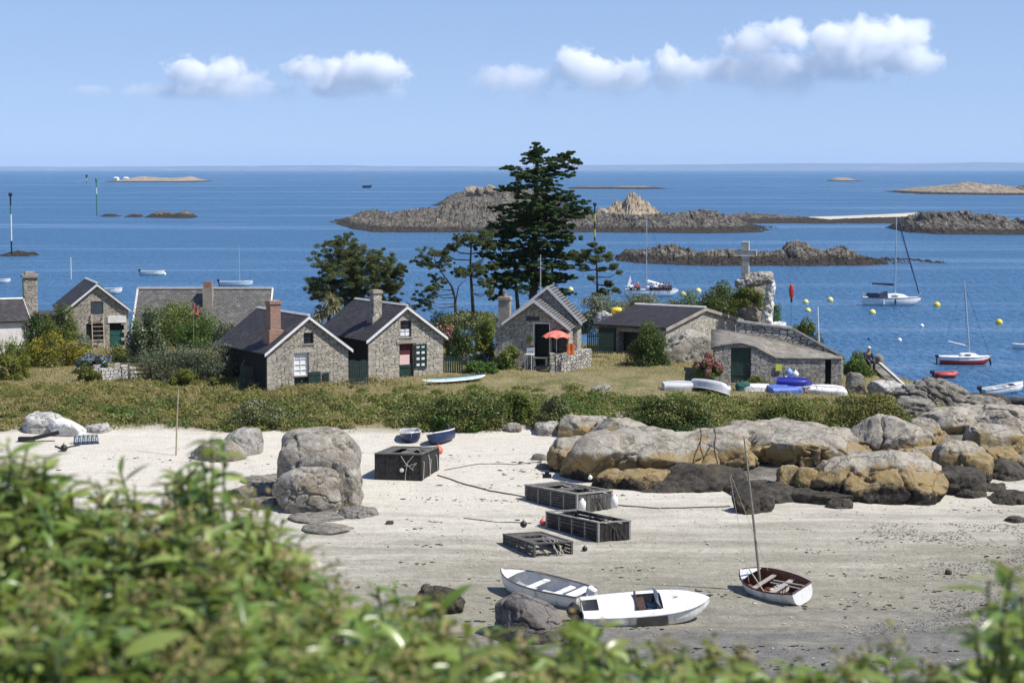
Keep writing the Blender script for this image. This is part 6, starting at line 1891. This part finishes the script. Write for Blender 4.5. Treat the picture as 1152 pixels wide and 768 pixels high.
cb_ = at(838.5, 316, 132)
e = empty('stone_cross', cb_, R(-14), 'weathered stone cross standing on the pale crag above the sea', 'cross')
CRS = paint('cross_stone', (.46, .45, .40), .95, .2, 3, spec=.1, dirt=(.2, .19, .16), bump=.7)
MB().box(-.25, .25, -.2, .2, -.6, 2.62).build('shaft', CRS, e, bevel=.03)
MB().box(-.74, .74, -.215, -.203, 1.66, 2.04).box(-.74, -.252, -.203, .17, 1.66, 2.04).box(.252, .74, -.203, .17, 1.66, 2.04).build('arms', CRS, e, bevel=.03)
# ------------------------------------------------------------------ keep crates on the sand
CRATEW = paint('tarred_timber', (.022, .021, .021), .75, .3, 6, dirt=(.10, .095, .085), dirt_amt=.5)
CRATEG = paint('weathered_crate_timber', (.10, .096, .088), .85, .3, 6, dirt=(.22, .20, .17), dirt_amt=.6)
CRATEP = paint('pale_crate_edge', (.30, .28, .25), .8, .25, 6)
MESHB = paint('black_net', (.02, .02, .02), .9, .2)

def crate(label, corner, bottom, long_v, short_v, h, name='keep_crate', slats=5, open_top=False, lid=True, frame_m=None, slat_m=None, open_end=False, rope=True, gap=.016):
    h *= 1.14
    """corner = front corner pixel (bottom); long/short edge vectors in metres on the ground"""
    q = hit(*corner)
    u = Vector((*long_v, 0)); v = Vector((*short_v, 0)); Lu, Lv = u.length, v.length
    e = empty(name, (q.x, q.y, q.z - .05), 0, label, 'crate', 'dark wooden keep crates on the beach')
    un, vn = u.normalized(), v.normalized()
    mt = Matrix((( un.x, vn.x, 0, 0), (un.y, vn.y, 0, 0), (0, 0, 1, 0), (0, 0, 0, 1)))
    fr = MB()
    for a in (0, Lu):
        for b in (0, Lv):
            fr.box(a - .04, a + .04, b - .04, b + .04, -.02, h + .03, mt)
    for k in (1, 2, 3):
        for b in (0, Lv): fr.box(Lu * k / 4 - .03, Lu * k / 4 + .03, b - .035, b + .035, 0, h - .05, mt)
    fr.build('frame', frame_m or CRATEW, e)
    hs = h / slats
    for nm, (x0, x1, y0, y1) in {'long_side': (0.04, Lu - .04, -.02, .015), 'far_side': (0.04, Lu - .04, Lv - .015, Lv + .02)}.items():
        s_ = MB()
        for k in range(slats): s_.box(x0, x1, y0, y1, k * hs + gap, (k + 1) * hs - gap, mt)
        s_.build('side', slat_m or CRATEW, e)
    for k2, (x0, x1) in enumerate(((-.02, .015), (Lu - .015, Lu + .02))):
        if open_end and k2 == 0: continue
        s_ = MB()
        nst = max(4, int(Lv / .22))
        for k in range(nst): s_.box(x0, x1, .04 + (Lv - .08) * k / nst + .012, .04 + (Lv - .08) * (k + 1) / nst - .012, .02, h - .06, mt)
        s_.build('end', slat_m or CRATEW, e)
    s_ = MB()
    for k in range(6): s_.box(.05, Lu - .05, Lv * k / 6 + .02, Lv * (k + 1) / 6 - .02, .03, .06, mt)
    s_.build('floor', slat_m or CRATEW, e)
    if not open_end:
        D_, F_ = rock_shape(Lu * .47, Lv * .46, h * .42, 900 + len(label), 4, 0, .25, .8)
        D_[:, 2] = np.clip(D_[:, 2], -h * .40, h * (.36 if lid else .05)); D_[:, 0] = np.clip(D_[:, 0], -Lu * .47, Lu * .47); D_[:, 1] = np.clip(D_[:, 1], -Lv * .45, Lv * .45)
        mm_ = mt @ Matrix.Translation((Lu / 2, Lv / 2, h * .48))
        D_ = np.array([(mm_ @ Vector(q_))[:] for q_ in D_])
        link('contents', np_mesh('contents', D_, F_, True), MESHB, e)
    rm = MB()
    rm.box(-.05, Lu + .05, -.055, .05, h, h + .05, mt).box(-.05, Lu + .05, Lv - .05, Lv + .055, h, h + .05, mt).box(-.05, .06, .052, Lv - .052, h + .002, h + .052, mt).box(Lu - .06, Lu + .05, .052, Lv - .052, h + .002, h + .052, mt)
    rm.build('rim', frame_m or CRATEG, e)
    if lid:
        t_ = MB(); nb = 9
        for k in range(nb):
            a0, a1 = .07 + (Lu - .14) * k / nb, .07 + (Lu - .14) * (k + 1) / nb
            if k in (1, 2, 5, 6):
                t_.box(a0, a1 - .02, .06, Lv * .22, h - .01, h + .02, mt); t_.box(a0, a1 - .02, Lv * .80, Lv - .06, h - .01, h + .02, mt)
            else: t_.box(a0, a1 - .02, .06, Lv - .06, h - .01, h + .02, mt)
        t_.build('lid', slat_m or CRATEG, e)
    if rope:
        random.seed(len(label)); rp = MB()
        for k in range(4):
            a = random.uniform(0, Lu * .3); b = random.uniform(.1, Lv - .1)
            pts = [mt @ Vector((a + .5, b, h + .08)), mt @ Vector((a, b, h + .10)), mt @ Vector((-.07, b + random.uniform(-.2, .2), h * .7)), mt @ Vector((-.08, b + random.uniform(-.3, .3), h * .1))]
            rp.tube(pts, .022, 5)
        rp.build('rope', ROPE if random.random() > .4 else DKROPE, e)
    return e, mt, Lu, Lv

def ball(label, px, py, r_px, m, name='float', group='floats on the beach', top=True):
    q = hit(px, py + r_px * .8); r_ = r_px * q.y / FPX
    e = empty(name, (q.x, q.y + r_, q.z + r_ * .85), 0, label, 'buoy', group)
    MB().lathe([(.03 * r_, -r_), (.6 * r_, -.8 * r_), (.95 * r_, -.3 * r_), (r_, 0), (.95 * r_, .3 * r_), (.65 * r_, .78 * r_), (.2 * r_, 1.02 * r_), (.16 * r_, 1.25 * r_)], 16).build('float', m, e, smooth=True)
    if top: MB().tube([(-.12 * r_, 0, 1.2 * r_), (-.12 * r_, 0, 1.45 * r_), (.12 * r_, 0, 1.45 * r_), (.12 * r_, 0, 1.2 * r_)], .05 * r_, 5).build('eye', DKROPE, e)
    return e

e, mt, Lu, Lv = crate('tall black keep crate standing by itself below the two blue skiffs', (474, 541), 0, (-2.15, .25), (.7, 2.4), 1.12, slats=3, gap=.008)
MB().lathe([(.02, 0), (.10, .0), (.10, .05), (.02, .06)], 10, mt @ Matrix.Translation((Lu * .42, -.02, .55)) @ Matrix.Rotation(R(90), 4, 'X')).build('white_knob', WHITE, e)
rp = MB()
for a_, b_ in (((.95, 1.22), (.35, .55)), ((.35, 1.25), (.75, .75)), ((.75, .75), (.2, .9)), ((.6, 1.0), (.75, .05)), ((.2, .9), (.45, .6))): rp.tube([mt @ Vector((a_[0], -.05, a_[1])), mt @ Vector(((a_[0] + b_[0]) / 2 + .04, -.08, (a_[1] + b_[1]) / 2 - .05)), mt @ Vector((b_[0], -.06, b_[1]))], .017, 5)
rp.build('rope', ROPE, e)
ball('salmon pink buoy hanging at the right end of the lone black crate', 493, 520, 5.4, ORANGEB).location.z += .55
crate('long slatted grey keep crate, rearmost of the three together', (649, 578), 0, (-2.2, 2.55), (1.55, .95), .78, slats=8, frame_m=CRATEP, slat_m=CRATEG)
e2 = crate('long black open keep crate, middle one of the three together', (673, 610), 0, (-2.05, 2.6), (1.3, .42), .74, slats=6, lid=False, frame_m=CRATEP)
crate('smallest grey keep crate with an open end and curled ropes, nearest the rowing dinghy', (601, 627), 0, (-1.2, 2.1), (1.5, .48), .50, slats=4, frame_m=CRATEG, slat_m=CRATEG, open_end=True)
# curled pipe at the open end of the smallest crate
q = hit(622, 625); cp_ = MB(); cp_.tube([(q.x - .55 + 1.1 * k / 10, q.y - .06 + .1 * k / 10, q.z + .10 + .16 * math.cos(k / 10 * 6.28)) for k in range(11)], .035, 6)
tag(cp_.build('curled_hose', paint('brown_hose', (.16, .12, .07), .7)), 'brown curved hose drooping across the open end of the smallest crate', 'hose')
for (px, py, lab) in ((655, 572, 'white canister hanging on the near end of the rearmost crate'), (691, 568, 'white canister hanging at the right corner of the rearmost crate')):
    q = hit(px, 580); z_ = at(px, py, q.y - .05)
    o = MB().lathe([(.02, 0), (.15, .02), (.16, .40), (.10, .48), (.06, .50), (.06, .56), (.02, .57)], 12).build('canister', WHITE, smooth=True); o.location = (z_.x, q.y - .12, z_.z - .1); tag(o, lab, 'canister', 'canisters hung on the crates')
ball('pink buoy on the sand at the left end of the open black crate', 611, 588, 4.2, ORANGEB)
ball('black buoy perched on the smallest crate', 589, 600, 4.0, BLACKP).location.z += .35
ball('black anchor float alone on the sand right of the smallest crate', 658, 618, 3.2, BLACKP)
ball('small white buoy lying on top of the rearmost crate', 664, 553, 2.6, WHB).location.z += .62
o_ = MB().box(-.2, .2, -.12, .12, 0, .16).box(-.1, .1, -.08, .08, .16, .28).build('latch_box', BLACKP); q = hit(616, 565); o_.location = (q.x, q.y + 1.5, q.z + .86); tag(o_, 'small black block standing on the far end of the rearmost crate', 'block')

# ropes and chains lying on the sand
def ground_rope(label, pts, r, m, cat='rope', name='mooring_rope', group='mooring ropes on the sand'):
    out = []
    P_ = [hit(*p) for p in pts]
    for a, b in zip(P_[:-1], P_[1:]):
        n = max(2, int((b - a).length / .4))
        for k in range(n):
            q = a.lerp(b, k / n); w_ = .10 * float(fbm2(q.x * .9, q.y * .9, 2, 88)[0])
            out.append((q.x + w_, q.y + w_, gz(q.x + w_, q.y + w_) + r * .8))
    o = MB().tube(out, r, 5).build(name, m, normals=False); tag(o, label, cat, group)
ground_rope('dark chain curving from the lone crate to the three crates', [(492, 535), (520, 544), (552, 553), (600, 562)], .030, DKROPE)
ground_rope('dark chain lying straight from the rearmost crate to the weedy rocks', [(695, 569), (740, 572), (790, 571), (832, 569)], .032, DKROPE)
ground_rope('thin rope crossing the upper sand right of the blue skiffs', [(500, 529), (540, 522), (580, 523), (620, 518)], .022, DKROPE)
ground_rope('thin rope left of the three crates at mid beach', [(522, 583), (560, 588), (610, 590)], .022, DKROPE)
ground_rope('black ropes tangled at the stern of the rowing dinghy', [(655, 684), (664, 688), (672, 682), (682, 676)], .035, DKROPE)
def hang_rope(label, a, b, sag, r, m):
    pts = [a.lerp(b, k / 14) + Vector((0, 0, -sag * math.sin(math.pi * k / 14))) for k in range(15)]
    o = MB().tube(pts, r, 5).build('hanging_cable', m); tag(o, label, 'cable', 'dark cables hanging down the outcrop')
for (px, lab, y0, y1) in ((787, 'left of two dark cables hanging down the cracked pale boulder', 481, 516), (803, 'right of two dark cables hanging down the cracked pale boulder', 481, 522)):
    D_ = [96.2, 95.4, 94.8, 94.3, 93.8, 93.4, 93.1, 92.8, 92.6]
    o = MB().tube([at(px + 3 * k / 8 + 1.2 * math.sin(k), y0 + (y1 - y0) * k / 8, D_[k] - .5) for k in range(9)], .028, 5).build('hanging_cable', BLACKP); tag(o, lab, 'cable', 'dark cables hanging down the outcrop')

# fishing gear on the left sand
q = hit(97, 499); e = empty('lobster_pot', (q.x, q.y, q.z), .4, 'small blue grey lobster pot on the left sand below the white rock', 'lobster pot')
f_ = MB()
for k in range(6):
    x = -.55 + 1.1 * k / 5; f_.tube([(x, .32 * math.cos(a * math.pi / 8), .42 * math.sin(a * math.pi / 8)) for a in range(9)], .03, 5)
f_.build('hoops', paint('blue_grey_frame', (.10, .15, .20), .6), e)
nt = MB()
for k in range(9):
    a = math.pi * k / 8; nt.tube([(-.55, .32 * math.cos(a), .42 * math.sin(a)), (.55, .32 * math.cos(a), .42 * math.sin(a))], .016, 4)
nt.build('netting', paint('blue_grey_net', (.2, .27, .33), .8), e); MB().box(-.6, .6, -.34, .34, 0, .06).build('base', NAVY, e)
ball('round black float on the left sand, tied to the lobster pot', 71, 505, 4.2, BLACKP)
ground_rope('black rope running from the round black float to the lobster pot', [(62, 503), (71, 506), (80, 503), (98, 500)], .045, BLACKP)
q = hit(30, 497); o = MB().beam((0, 0, .1), (1.6, .3, .45), .25, .18).box(-.4, .4, -.2, .2, 0, .25).build('black_gear', BLACKP); o.location = q; tag(o, 'heap of black gear at the edge of the leaves on the left sand', 'gear')
q = hit(198, 512)
st_k = MB().tube([(0, 0, -.4), (.03, 0, 1.6), (.08, 0, 3.3)], [.045, .038, .025], 7).build('stake', paint('pale_stake', (.40, .34, .24), .8)); st_k.location = q; st_k.rotation_euler = (0, R(1.5), 0); tag(st_k, 'thin pale wooden stake standing in the left sand', 'stake')

# seaweed wrack and stones: too many to count
def flat_bits(name, label, n, region, m, size, keepf, thick=.35, cat='wrack'):
    x, y = scatter(*region, n); k = keepf(x, y); x, y = x[k], y[k]
    D0, F0 = ico(1)
    s = rng.uniform(.3, 1.0, (len(x), 1, 1)) ** 1.6 * size
    sc = np.stack([rng.uniform(.6, 1.9, len(x)), rng.uniform(.5, 1.0, len(x)), np.full(len(x), thick)], 1)[:, None, :]
    V = D0[None] * (1 + .3 * rng.normal(0, 1, (len(x), len(D0), 1))) * s * sc
    V = V + np.stack([x, y, ground(x, y) + .02], 1)[:, None, :]
    F = (F0[None] + (np.arange(len(x)) * len(D0))[:, None, None]).reshape(-1, 3)
    tag(link(name, np_mesh(name, V.reshape(-1, 3), F), m), label, cat, kind='stuff')
flat_bits('seaweed', 'dark scraps of dry seaweed strewn over the lower sand', 15000, (-26, 26, 63, 99), paint('dry_wrack', (.045, .042, .032), .95, .3), .085,
          lambda x, y: fbm2(x * .25, y * 1.1, 4, 91) > (.16 + (y - 63) * .007), .2)
flat_bits('shells', 'pale shell fragments and stones on the lower sand', 5200, (-20, 26, 62, 100), paint('shell_bits', (.52, .50, .45), .9, .15), .05, lambda x, y: fbm2(x * .4, y * .9, 3, 95) > .02, .5)
flat_bits('pebbles', 'grey pebbles at the right edge of the beach', 20000, (12, 24, 62, 84), paint('pebble_grey', (.27, .26, .24), .9, .4, 9), .036,
          lambda x, y: fbm2(x * .5, y * .6, 3, 97) + (x - 17.0) * .10 + np.where(y < 72, .0, -.12) > .0, .5)

# ------------------------------------------------------------------ people
SKIN = paint('skin', (.48, .29, .20), .6, .08)
def skin_body(name, joints, edges, m, parent=None, sub=1):
    """one continuous surface grown round a skeleton; joints: {key: ((x,y,z), radius)}"""
    keys = list(joints)
    me = bpy.data.meshes.new(name)
    me.from_pydata([joints[k][0] for k in keys], [(keys.index(a), keys.index(b)) for a, b in edges], [])
    o = bpy.data.objects.new(name, me); COL.objects.link(o)
    md = o.modifiers.new('s', 'SKIN')
    for i, k in enumerate(keys):
        r_ = joints[k][1]; me.skin_vertices[0].data[i].radius = (r_, r_) if not hasattr(r_, '__len__') else r_
    me.skin_vertices[0].data[0].use_root = True
    sd = o.modifiers.new('d', 'SUBSURF'); sd.levels = sub; sd.render_levels = sub
    bpy.context.view_layer.update()
    ev = o.evaluated_get(bpy.context.evaluated_depsgraph_get())
    nm = bpy.data.meshes.new_from_object(ev)
    nm.polygons.foreach_set('use_smooth', np.ones(len(nm.polygons), bool))
    o.modifiers.clear(); o.data = nm; nm.materials.append(m); o.parent = parent
    bpy.data.meshes.remove(me)
    return o
SEATED = {'hip': ((0, 0, .10), .14), 'belly': ((0, .02, .32), .135), 'chest': ((.02, .0, .52), .15), 'neck': ((.05, -.0, .66), .06), 'head': ((.09, 0, .80), .095), 'crown': ((.08, 0, .89), .085),
          'shl': ((.02, .20, .58), .065), 'ell': ((.16, .26, .34), .05), 'wrl': ((.36, .16, .26), .035), 'hal': ((.44, .14, .25), .035),
          'shr': ((.02, -.20, .58), .065), 'elr': ((.16, -.26, .34), .05), 'wrr': ((.36, -.16, .26), .035), 'har': ((.44, -.14, .25), .035),
          'thl': ((.12, .11, .12), .095), 'knl': ((.46, .14, .20), .065), 'anl': ((.50, .14, -.22), .045), 'tol': ((.64, .15, -.27), .04),
          'thr': ((.12, -.11, .12), .095), 'knr': ((.46, -.14, .20), .065), 'anr': ((.50, -.14, -.22), .045), 'tor': ((.64, -.15, -.27), .04)}
SE = [('hip', 'belly'), ('belly', 'chest'), ('chest', 'neck'), ('neck', 'head'), ('head', 'crown'), ('chest', 'shl'), ('shl', 'ell'), ('ell', 'wrl'), ('wrl', 'hal'), ('chest', 'shr'), ('shr', 'elr'), ('elr', 'wrr'), ('wrr', 'har'),
      ('hip', 'thl'), ('thl', 'knl'), ('knl', 'anl'), ('anl', 'tol'), ('hip', 'thr'), ('thr', 'knr'), ('knr', 'anr'), ('anr', 'tor')]
def pick(keys, grow): return {k: (SEATED[k][0], SEATED[k][1] + grow * 1.6) for k in keys}
def seated(label, loc, rz, top_m, leg_m, hair_m, group=None, lean=0.0, scale=1.0, vest=None):
    e = empty('person', loc, 0, label, 'person', group, rot=Euler((0, R(lean), rz), 'ZYX')); e.scale = (scale,) * 3
    skin_body('body', SEATED, SE, SKIN, e)
    tk = ['belly', 'hip', 'chest', 'shl', 'ell', 'wrl', 'shr', 'elr', 'wrr']
    skin_body('jacket', pick(tk, .018), [x for x in SE if x[0] in tk and x[1] in tk], top_m, e)
    lk = ['hip', 'thl', 'knl', 'anl', 'thr', 'knr', 'anr']
    skin_body('trousers', pick(lk, .016), [x for x in SE if x[0] in lk and x[1] in lk], leg_m, e)
    V, F = ico(3); V = V.copy(); V = V[:] * np.array([.112, .105, .10]); V[:, 2] = np.where(V[:, 2] < -.03, -.03, V[:, 2])
    h = link('hair', np_mesh('hair', V, F, True), hair_m, e); h.location = (.06, 0, .875)
    if vest: skin_body('life_vest', {k: (SEATED[k][0], SEATED[k][1] + .05) for k in ('belly', 'chest')}, [('belly', 'chest')], vest, e)
    f_ = MB().lathe([(.004, -.012), (.014, 0), (.004, .016)], 6, Matrix.Translation((.178, 0, .80))); 
    for s_ in (-1, 1): f_.lathe([(.003, -.006), (.009, 0), (.003, .006)], 6, Matrix.Translation((.168, s_ * .034, .825)))
    f_.box(.166, .174, -.025, .025, .752, .760).build('face_features', paint('face_shade', (.22, .10, .08), .6), e)
    return e
DKC = paint('dark_jacket', (.02, .022, .03), .8, .2); GREYH = paint('white_hair', (.66, .64, .6), .8, .1); BRH = paint('brown_hair', (.05, .03, .02), .7, .2)
LV = paint('orange_vest', (.62, .15, .05), .7, .1); BLC = paint('blue_cloth', (.05, .1, .26), .8, .15); WHC = paint('white_cloth', (.7, .7, .68), .8, .1); REDC2 = paint('red_cloth', (.4, .04, .04), .8, .15)
q = at(975, 411, 120.5)
seated('white haired person in dark clothes sitting on the rock above the stone ramp', (q.x, q.y, q.z + .1), R(-65), DKC, DKC, GREYH, lean=8, scale=1.15)
q = at(975, 414, 120.6); 
for o_l, (dx, w_, h_) in {'dark rock that the white haired person sits on': (0, 18, 16)}.items(): boulder(975, 424, w_, h_, GREYSLAB, o_l, D=120.3, sink=.15, boxy=.5, sub=4)
# passengers, seated along the deck of the sailboat
inv = e_ps.matrix_basis.copy()
for k, (x, y, tm_, vs_, hr) in enumerate(((-3.0, -.55, WHC, None, BRH), (-2.5, .5, BLC, None, BRH), (-2.0, -.6, REDC2, None, GREYH), (-.2, -.85, BLC, None, BRH), (.55, -.8, WHC, None, GREYH), (1.1, -.75, BLC, LV, BRH), (1.6, -.65, DKC, LV, BRH), (2.05, -.55, BLC, LV, BRH), (2.5, -.45, DKC, LV, BRH))):
    lab = ['person in white sitting right at the stern of the passenger sailboat', 'person in blue sitting on the far side near the stern of the passenger sailboat', 'person in red sitting third from the stern of the passenger sailboat',
           'person in blue sitting just before the mast of the passenger sailboat', 'grey haired person in white sitting amidships on the passenger sailboat', 'orange vested person in blue, hindmost of four on the foredeck',
           'orange vested person in dark clothes, second of four on the foredeck', 'orange vested person in blue, third of four on the foredeck', 'orange vested person in dark clothes, nearest the bow of the four'][k]
    wp = inv @ Vector((x, y, 1.22))
    seated(lab, wp, R(3 - 60 - 10 * (k % 3)), tm_, DKC, hr, 'passengers on the sailboat', vest=vs_)

# parasol terrace furniture
q = at(617, 411, 117.6); zt_ = at(617, 371, 117.6).z
e = empty('parasol', (q.x + .1, q.y, q.z), R(0), 'faded red parasol open over the terrace beside the doorway', 'parasol')
RED_P = paint('red_parasol_cloth', (.68, .17, .13), .8, .12, 2, dirt=(.75, .5, .45), dirt_amt=.5)
hp = zt_ - q.z
MB().tube([(.38, 0, 0), (.38, 0, hp - .04)], .025, 8).build('pole', ALU, e)
cv = []
for ring, (r_, z) in enumerate(((.03, 0), (.35, -.08), (.65, -.20), (.90, -.37))):
    cv.append([Vector((.38 + r_ * math.cos(2 * math.pi * k / 24) * (1 - (.05 if k % 3 else 0) * ring / 3), r_ * math.sin(2 * math.pi * k / 24), hp + z - (.03 * ring if k % 3 == 0 else 0))) for k in range(25)])
MB().grid(cv).build('canopy', RED_P, e)
rb = MB()
for k in range(8):
    a = 2 * math.pi * k / 8; rb.tube([(.38, 0, hp - .35), (.38 + .55 * math.cos(a), .55 * math.sin(a), hp - .22)], .010, 4)
rb.build('ribs', ALU, e)
q = at(645, 412, 118); zz_ = at(643, 386, 117.4)
tw_ = MB().grid([[Vector((-.22 + .44 * i / 6, -.03 * math.sin(i * 1.7) - .04 * (j > 3), -.13 * j)) for i in range(7)] for j in range(6)])
o = tw_.build('beach_towel', paint('orange_towel', (.62, .15, .04), .9, .12), smooth=True); o.location = (at(642, 386.5, 116.3)); tag(o, 'orange towel hanging over the terrace wall under the parasol', 'towel')
MB().beam((at(637, 388, 116.45)) - o.location, (at(648, 386, 116.45)) - o.location, .05, .05).build('hem', paint('orange_towel', (.6, .2, .06)), o)
# white chair beside the steps
q = at(595.5, 407, 117.0); e = empty('garden_chair', q, R(-20), 'white garden chair beside the doorsteps of the parasol cottage', 'chair')
for (x, y) in ((-.2, -.2), (.2, -.2), (-.2, .2), (.2, .2)): MB().box(x - .02, x + .02, y - .02, y + .02, -.5, .42).build('leg', WHITE, e)
MB().box(-.24, .24, -.24, .24, .42, .46).build('seat', WHITE, e)
MB().box(-.24, .24, .20, .24, .5, .56).box(-.24, .24, .20, .24, .62, .82).box(-.24, -.2, .205, .235, .46, .8).box(.2, .24, .205, .235, .46, .8).build('backrest', WHITE, e)
q = at(608, 406, 117.05); e = empty('bench', q, R(-9), 'small grey bench in front of the dark doorway', 'bench')
MB().box(-.42, .42, -.15, .15, .16, .22).build('seat', RENDER, e); 
for x in (-.34, .34): MB().box(x - .04, x + .04, -.13, .13, -.3, .16).build('leg', RENDER, e)
q = at(598, 384, 118); e = empty('flower_pot', at(597, 388, 117.2), 0, 'planted pot hanging on the wall left of the dark doorway', 'flower pot')
MB().lathe([(.10, 0), (.15, .2), (.16, .22)], 12).build('pot', BRICK, e)
Pq, Nq = clump_points(np.array([[0, 0, .35]]), np.array([[.24, .2, .22]]), 220, .3); V, F = leaf_quads(Pq, Nq, .09); link('plant', np_mesh('plant', V, F), GREENL, e)
# red pennant over the garden
q = at(217, 392, 125); fz = at(218, 338, 125)
e = empty('flag', (q.x, q.y, gz(q.x, q.y)), 0, 'faded red flag hanging limp on a pole among the garden bushes', 'flag')
hh_ = fz.z - gz(q.x, q.y)
MB().tube([(.05, 0, 0), (.05, 0, hh_ + .05)], .025, 6).build('pole', GREYW, e)
MB().grid([[Vector((.05 + .34 * i / 5 * (.5 + .5 * min(1, j / 3)), .05 * math.sin(i * 2.0 + j), hh_ - .14 * j - .05 * i)) for i in range(6)] for j in range(6)]).build('cloth', paint('faded_red_flag', (.62, .16, .13), .8, .15), e, smooth=True)
# ------------------------------------------------------------------ shrubs at the photographer's feet
FGL = leaf_mat('foreground_leaves', [(0.086, 0.155, 0.027), (0.144, 0.235, 0.040), (0.221, 0.327, 0.063), (0.327, 0.408, 0.104), (0.243, 0.244, 0.062), (0.173, 0.262, 0.056), (0.107, 0.181, 0.036)], .36, .30, .7)
FGB = leaf_mat('foreground_seed_heads', [(0.325, 0.275, 0.125), (0.413, 0.325, 0.163), (0.275, 0.213, 0.112), (0.237, 0.263, 0.075)], .25, .8, .1)
FGS = paint('foreground_stems', (.11, .12, .045), .8, .25, 8)

def blade(L, w, bend, nseg=5):
    """curved lance shaped leaf along +X, upper face +Z, drooping"""
    V = []
    for i in range(nseg + 1):
        u = i / nseg
        wd = w * .5 * math.sin(math.pi * min(1, .06 + u * .97)) ** .8 * (1.15 - .35 * u)
        a = bend * u
        x = L * u * (1 - .12 * abs(bend) * u); z = -L * .5 * bend * u * u
        V += [(x, -wd, z + wd * .45), (x, 0, z), (x, wd, z + wd * .45)]
    F = []
    for i in range(nseg):
        F += [(3 * i, 3 * i + 1, 3 * i + 4, 3 * i + 3), (3 * i + 1, 3 * i + 2, 3 * i + 5, 3 * i + 4)]
    return np.array(V), np.array(F)

def fg_bush(label, tips, seed, leaf_len=.085, per=24, heads=.25, droop=.5, lower=.42):
    """tips: list of Vector shoot tips"""
    rs = np.random.default_rng(seed); pr = random.Random(seed)
    cen = sum(tips, Vector()) / len(tips)
    g0 = Vector((cen.x, cen.y, gz(cen.x, cen.y)))
    e = empty('foreground_shrub', g0, 0, label, 'shrub', 'shrubs at the viewpoint')
    LV_, LF, off = [], [], 0
    stem = MB(); HP = []
    for T in tips:
        root = Vector((T.x + pr.uniform(-.25, .25), T.y + pr.uniform(-.15, .35), gz(T.x, T.y) - .05))
        mid = root.lerp(T, .55) + Vector((pr.uniform(-.08, .08), pr.uniform(-.08, .08), 0))
        stem.tube([root - g0, mid - g0, T - g0], [.008, .006, .003], 5, False)
        n = per + pr.randint(-5, 5)
        ph = pr.uniform(0, 6.28)
        for k in range(n):
            u = k / n
            s = u ** 1.15 * lower
            p = T + (mid - T).normalized() * s
            az = ph + k * 2.4 + pr.uniform(-.4, .4)
            el = pr.uniform(.15, .75) * (1 - u * .9) + pr.uniform(-.35, .25)
            L = leaf_len * pr.uniform(.55, 1.25) * (.55 + .45 * min(1, u * 4 + .25))
            V, F = blade(L, L * pr.uniform(.20, .34), droop * pr.uniform(.3, 1.7))
            m_ = np.array((Matrix.Rotation(az, 3, 'Z') @ Matrix.Rotation(-el, 3, 'Y') @ Matrix.Rotation(pr.uniform(-.7, .7), 3, 'X')))
            V = V @ m_.T + np.array((p - g0)[:])
            LV_.append(V); LF.append(F + off); off += len(V)
        if pr.random() < heads:
            HP.append(T - g0 + Vector((0, 0, .01)))
    me = np_mesh('foliage', np.concatenate(LV_), np.concatenate(LF), True)
    link('foliage', me, FGL, e)
    stem.build('stems', FGS, e, normals=False)
    if HP:
        C = np.array([h[:] for h in HP]); Rr = np.repeat(np.array([[.035, .035, .05]]), len(C), 0) * rs.uniform(.7, 1.9, (len(C), 1))
        P, N = clump_points(C, Rr, 70, .1)
        V, F = leaf_quads(P, N, rs.uniform(.008, .018, len(P)), .7)
        link('seed_heads', np_mesh('seed_heads', V, F), FGB, e)
    return e

def tips_under(outline, n, D0, D1, seed, ymax=800, top_bias=.5):
    """random shoot tips filling the region under a skyline"""
    pr = random.Random(seed); xs = [p[0] for p in outline]; ys = [p[1] for p in outline]
    out = []
    while len(out) < n:
        px = pr.uniform(xs[0], xs[-1]); top = float(np.interp(px, xs, ys))
        py = top + (ymax - top) * pr.random() ** (1 / top_bias if top_bias < 1 else top_bias)
        u = (py - top) / max(1, ymax - top)
        D = D1 + (D0 - D1) * min(1, u * 1.2) + pr.uniform(-.25, .25)
        out.append(at(px, py + 6, D))
    return out

o1 = [(-40, 528), (20, 514), (60, 530), (100, 545), (140, 522), (175, 540), (215, 512), (240, 520), (262, 560), (300, 566), (340, 590), (352, 622), (345, 660)]
fg_bush('large leafy green shrub filling the lower left of the view', tips_under(o1, 230, 3.3, 5.0, 21, 760, 1.25), 21, .098, 26, .25)
o2 = [(-40, 680), (80, 660), (200, 640), (300, 640), (380, 640), (420, 652), (470, 655), (520, 672), (560, 705), (590, 725)]
fg_bush('green shrub at the bottom of the view below the dark grey boulder', tips_under(o2, 165, 3.2, 4.4, 22, 800, 1.1), 22, .098, 26, .2)
o3 = [(560, 725), (600, 706), (640, 696), (680, 694), (700, 705), (730, 715), (780, 722), (820, 716), (850, 728)]
fg_bush('green shrub under the rolled white motorboat at the bottom of the view', tips_under(o3, 90, 3.3, 4.3, 23, 810, 1.0), 23, .10, 24, .15)
o4 = [(840, 735), (870, 712), (900, 745), (960, 742), (1000, 728), (1040, 738), (1080, 735), (1170, 715)]
fg_bush('sparse green shrub along the bottom right of the view', tips_under(o4, 85, 3.3, 4.2, 24, 815, .9), 24, .098, 24, .18)
# single tall shoots that stick out of the mass
fg_bush('tall drooping shoots rising alone at the right edge of the view', [at(1112, 652, 3.9), at(1140, 640, 3.8), at(1096, 700, 3.7), at(1150, 668, 3.7), at(1128, 690, 3.6), at(1158, 700, 3.6)], 25, .105, 13, 0, .8, .22)
fg_bush('single leafy sprig standing above the leaves before the grey angular boulder', [at(238, 492, 4.6), at(226, 500, 4.6), at(252, 500, 4.7)], 26, .075, 12, 0, .7, .14)
fg_bush('dark leafy shoots at the left edge of the view under the heap of black gear', [at(8, 500, 4.6), at(30, 506, 4.7), at(-12, 498, 4.6), at(50, 516, 4.8), at(18, 515, 4.5)], 27, .085, 16, 0, .6, .2)
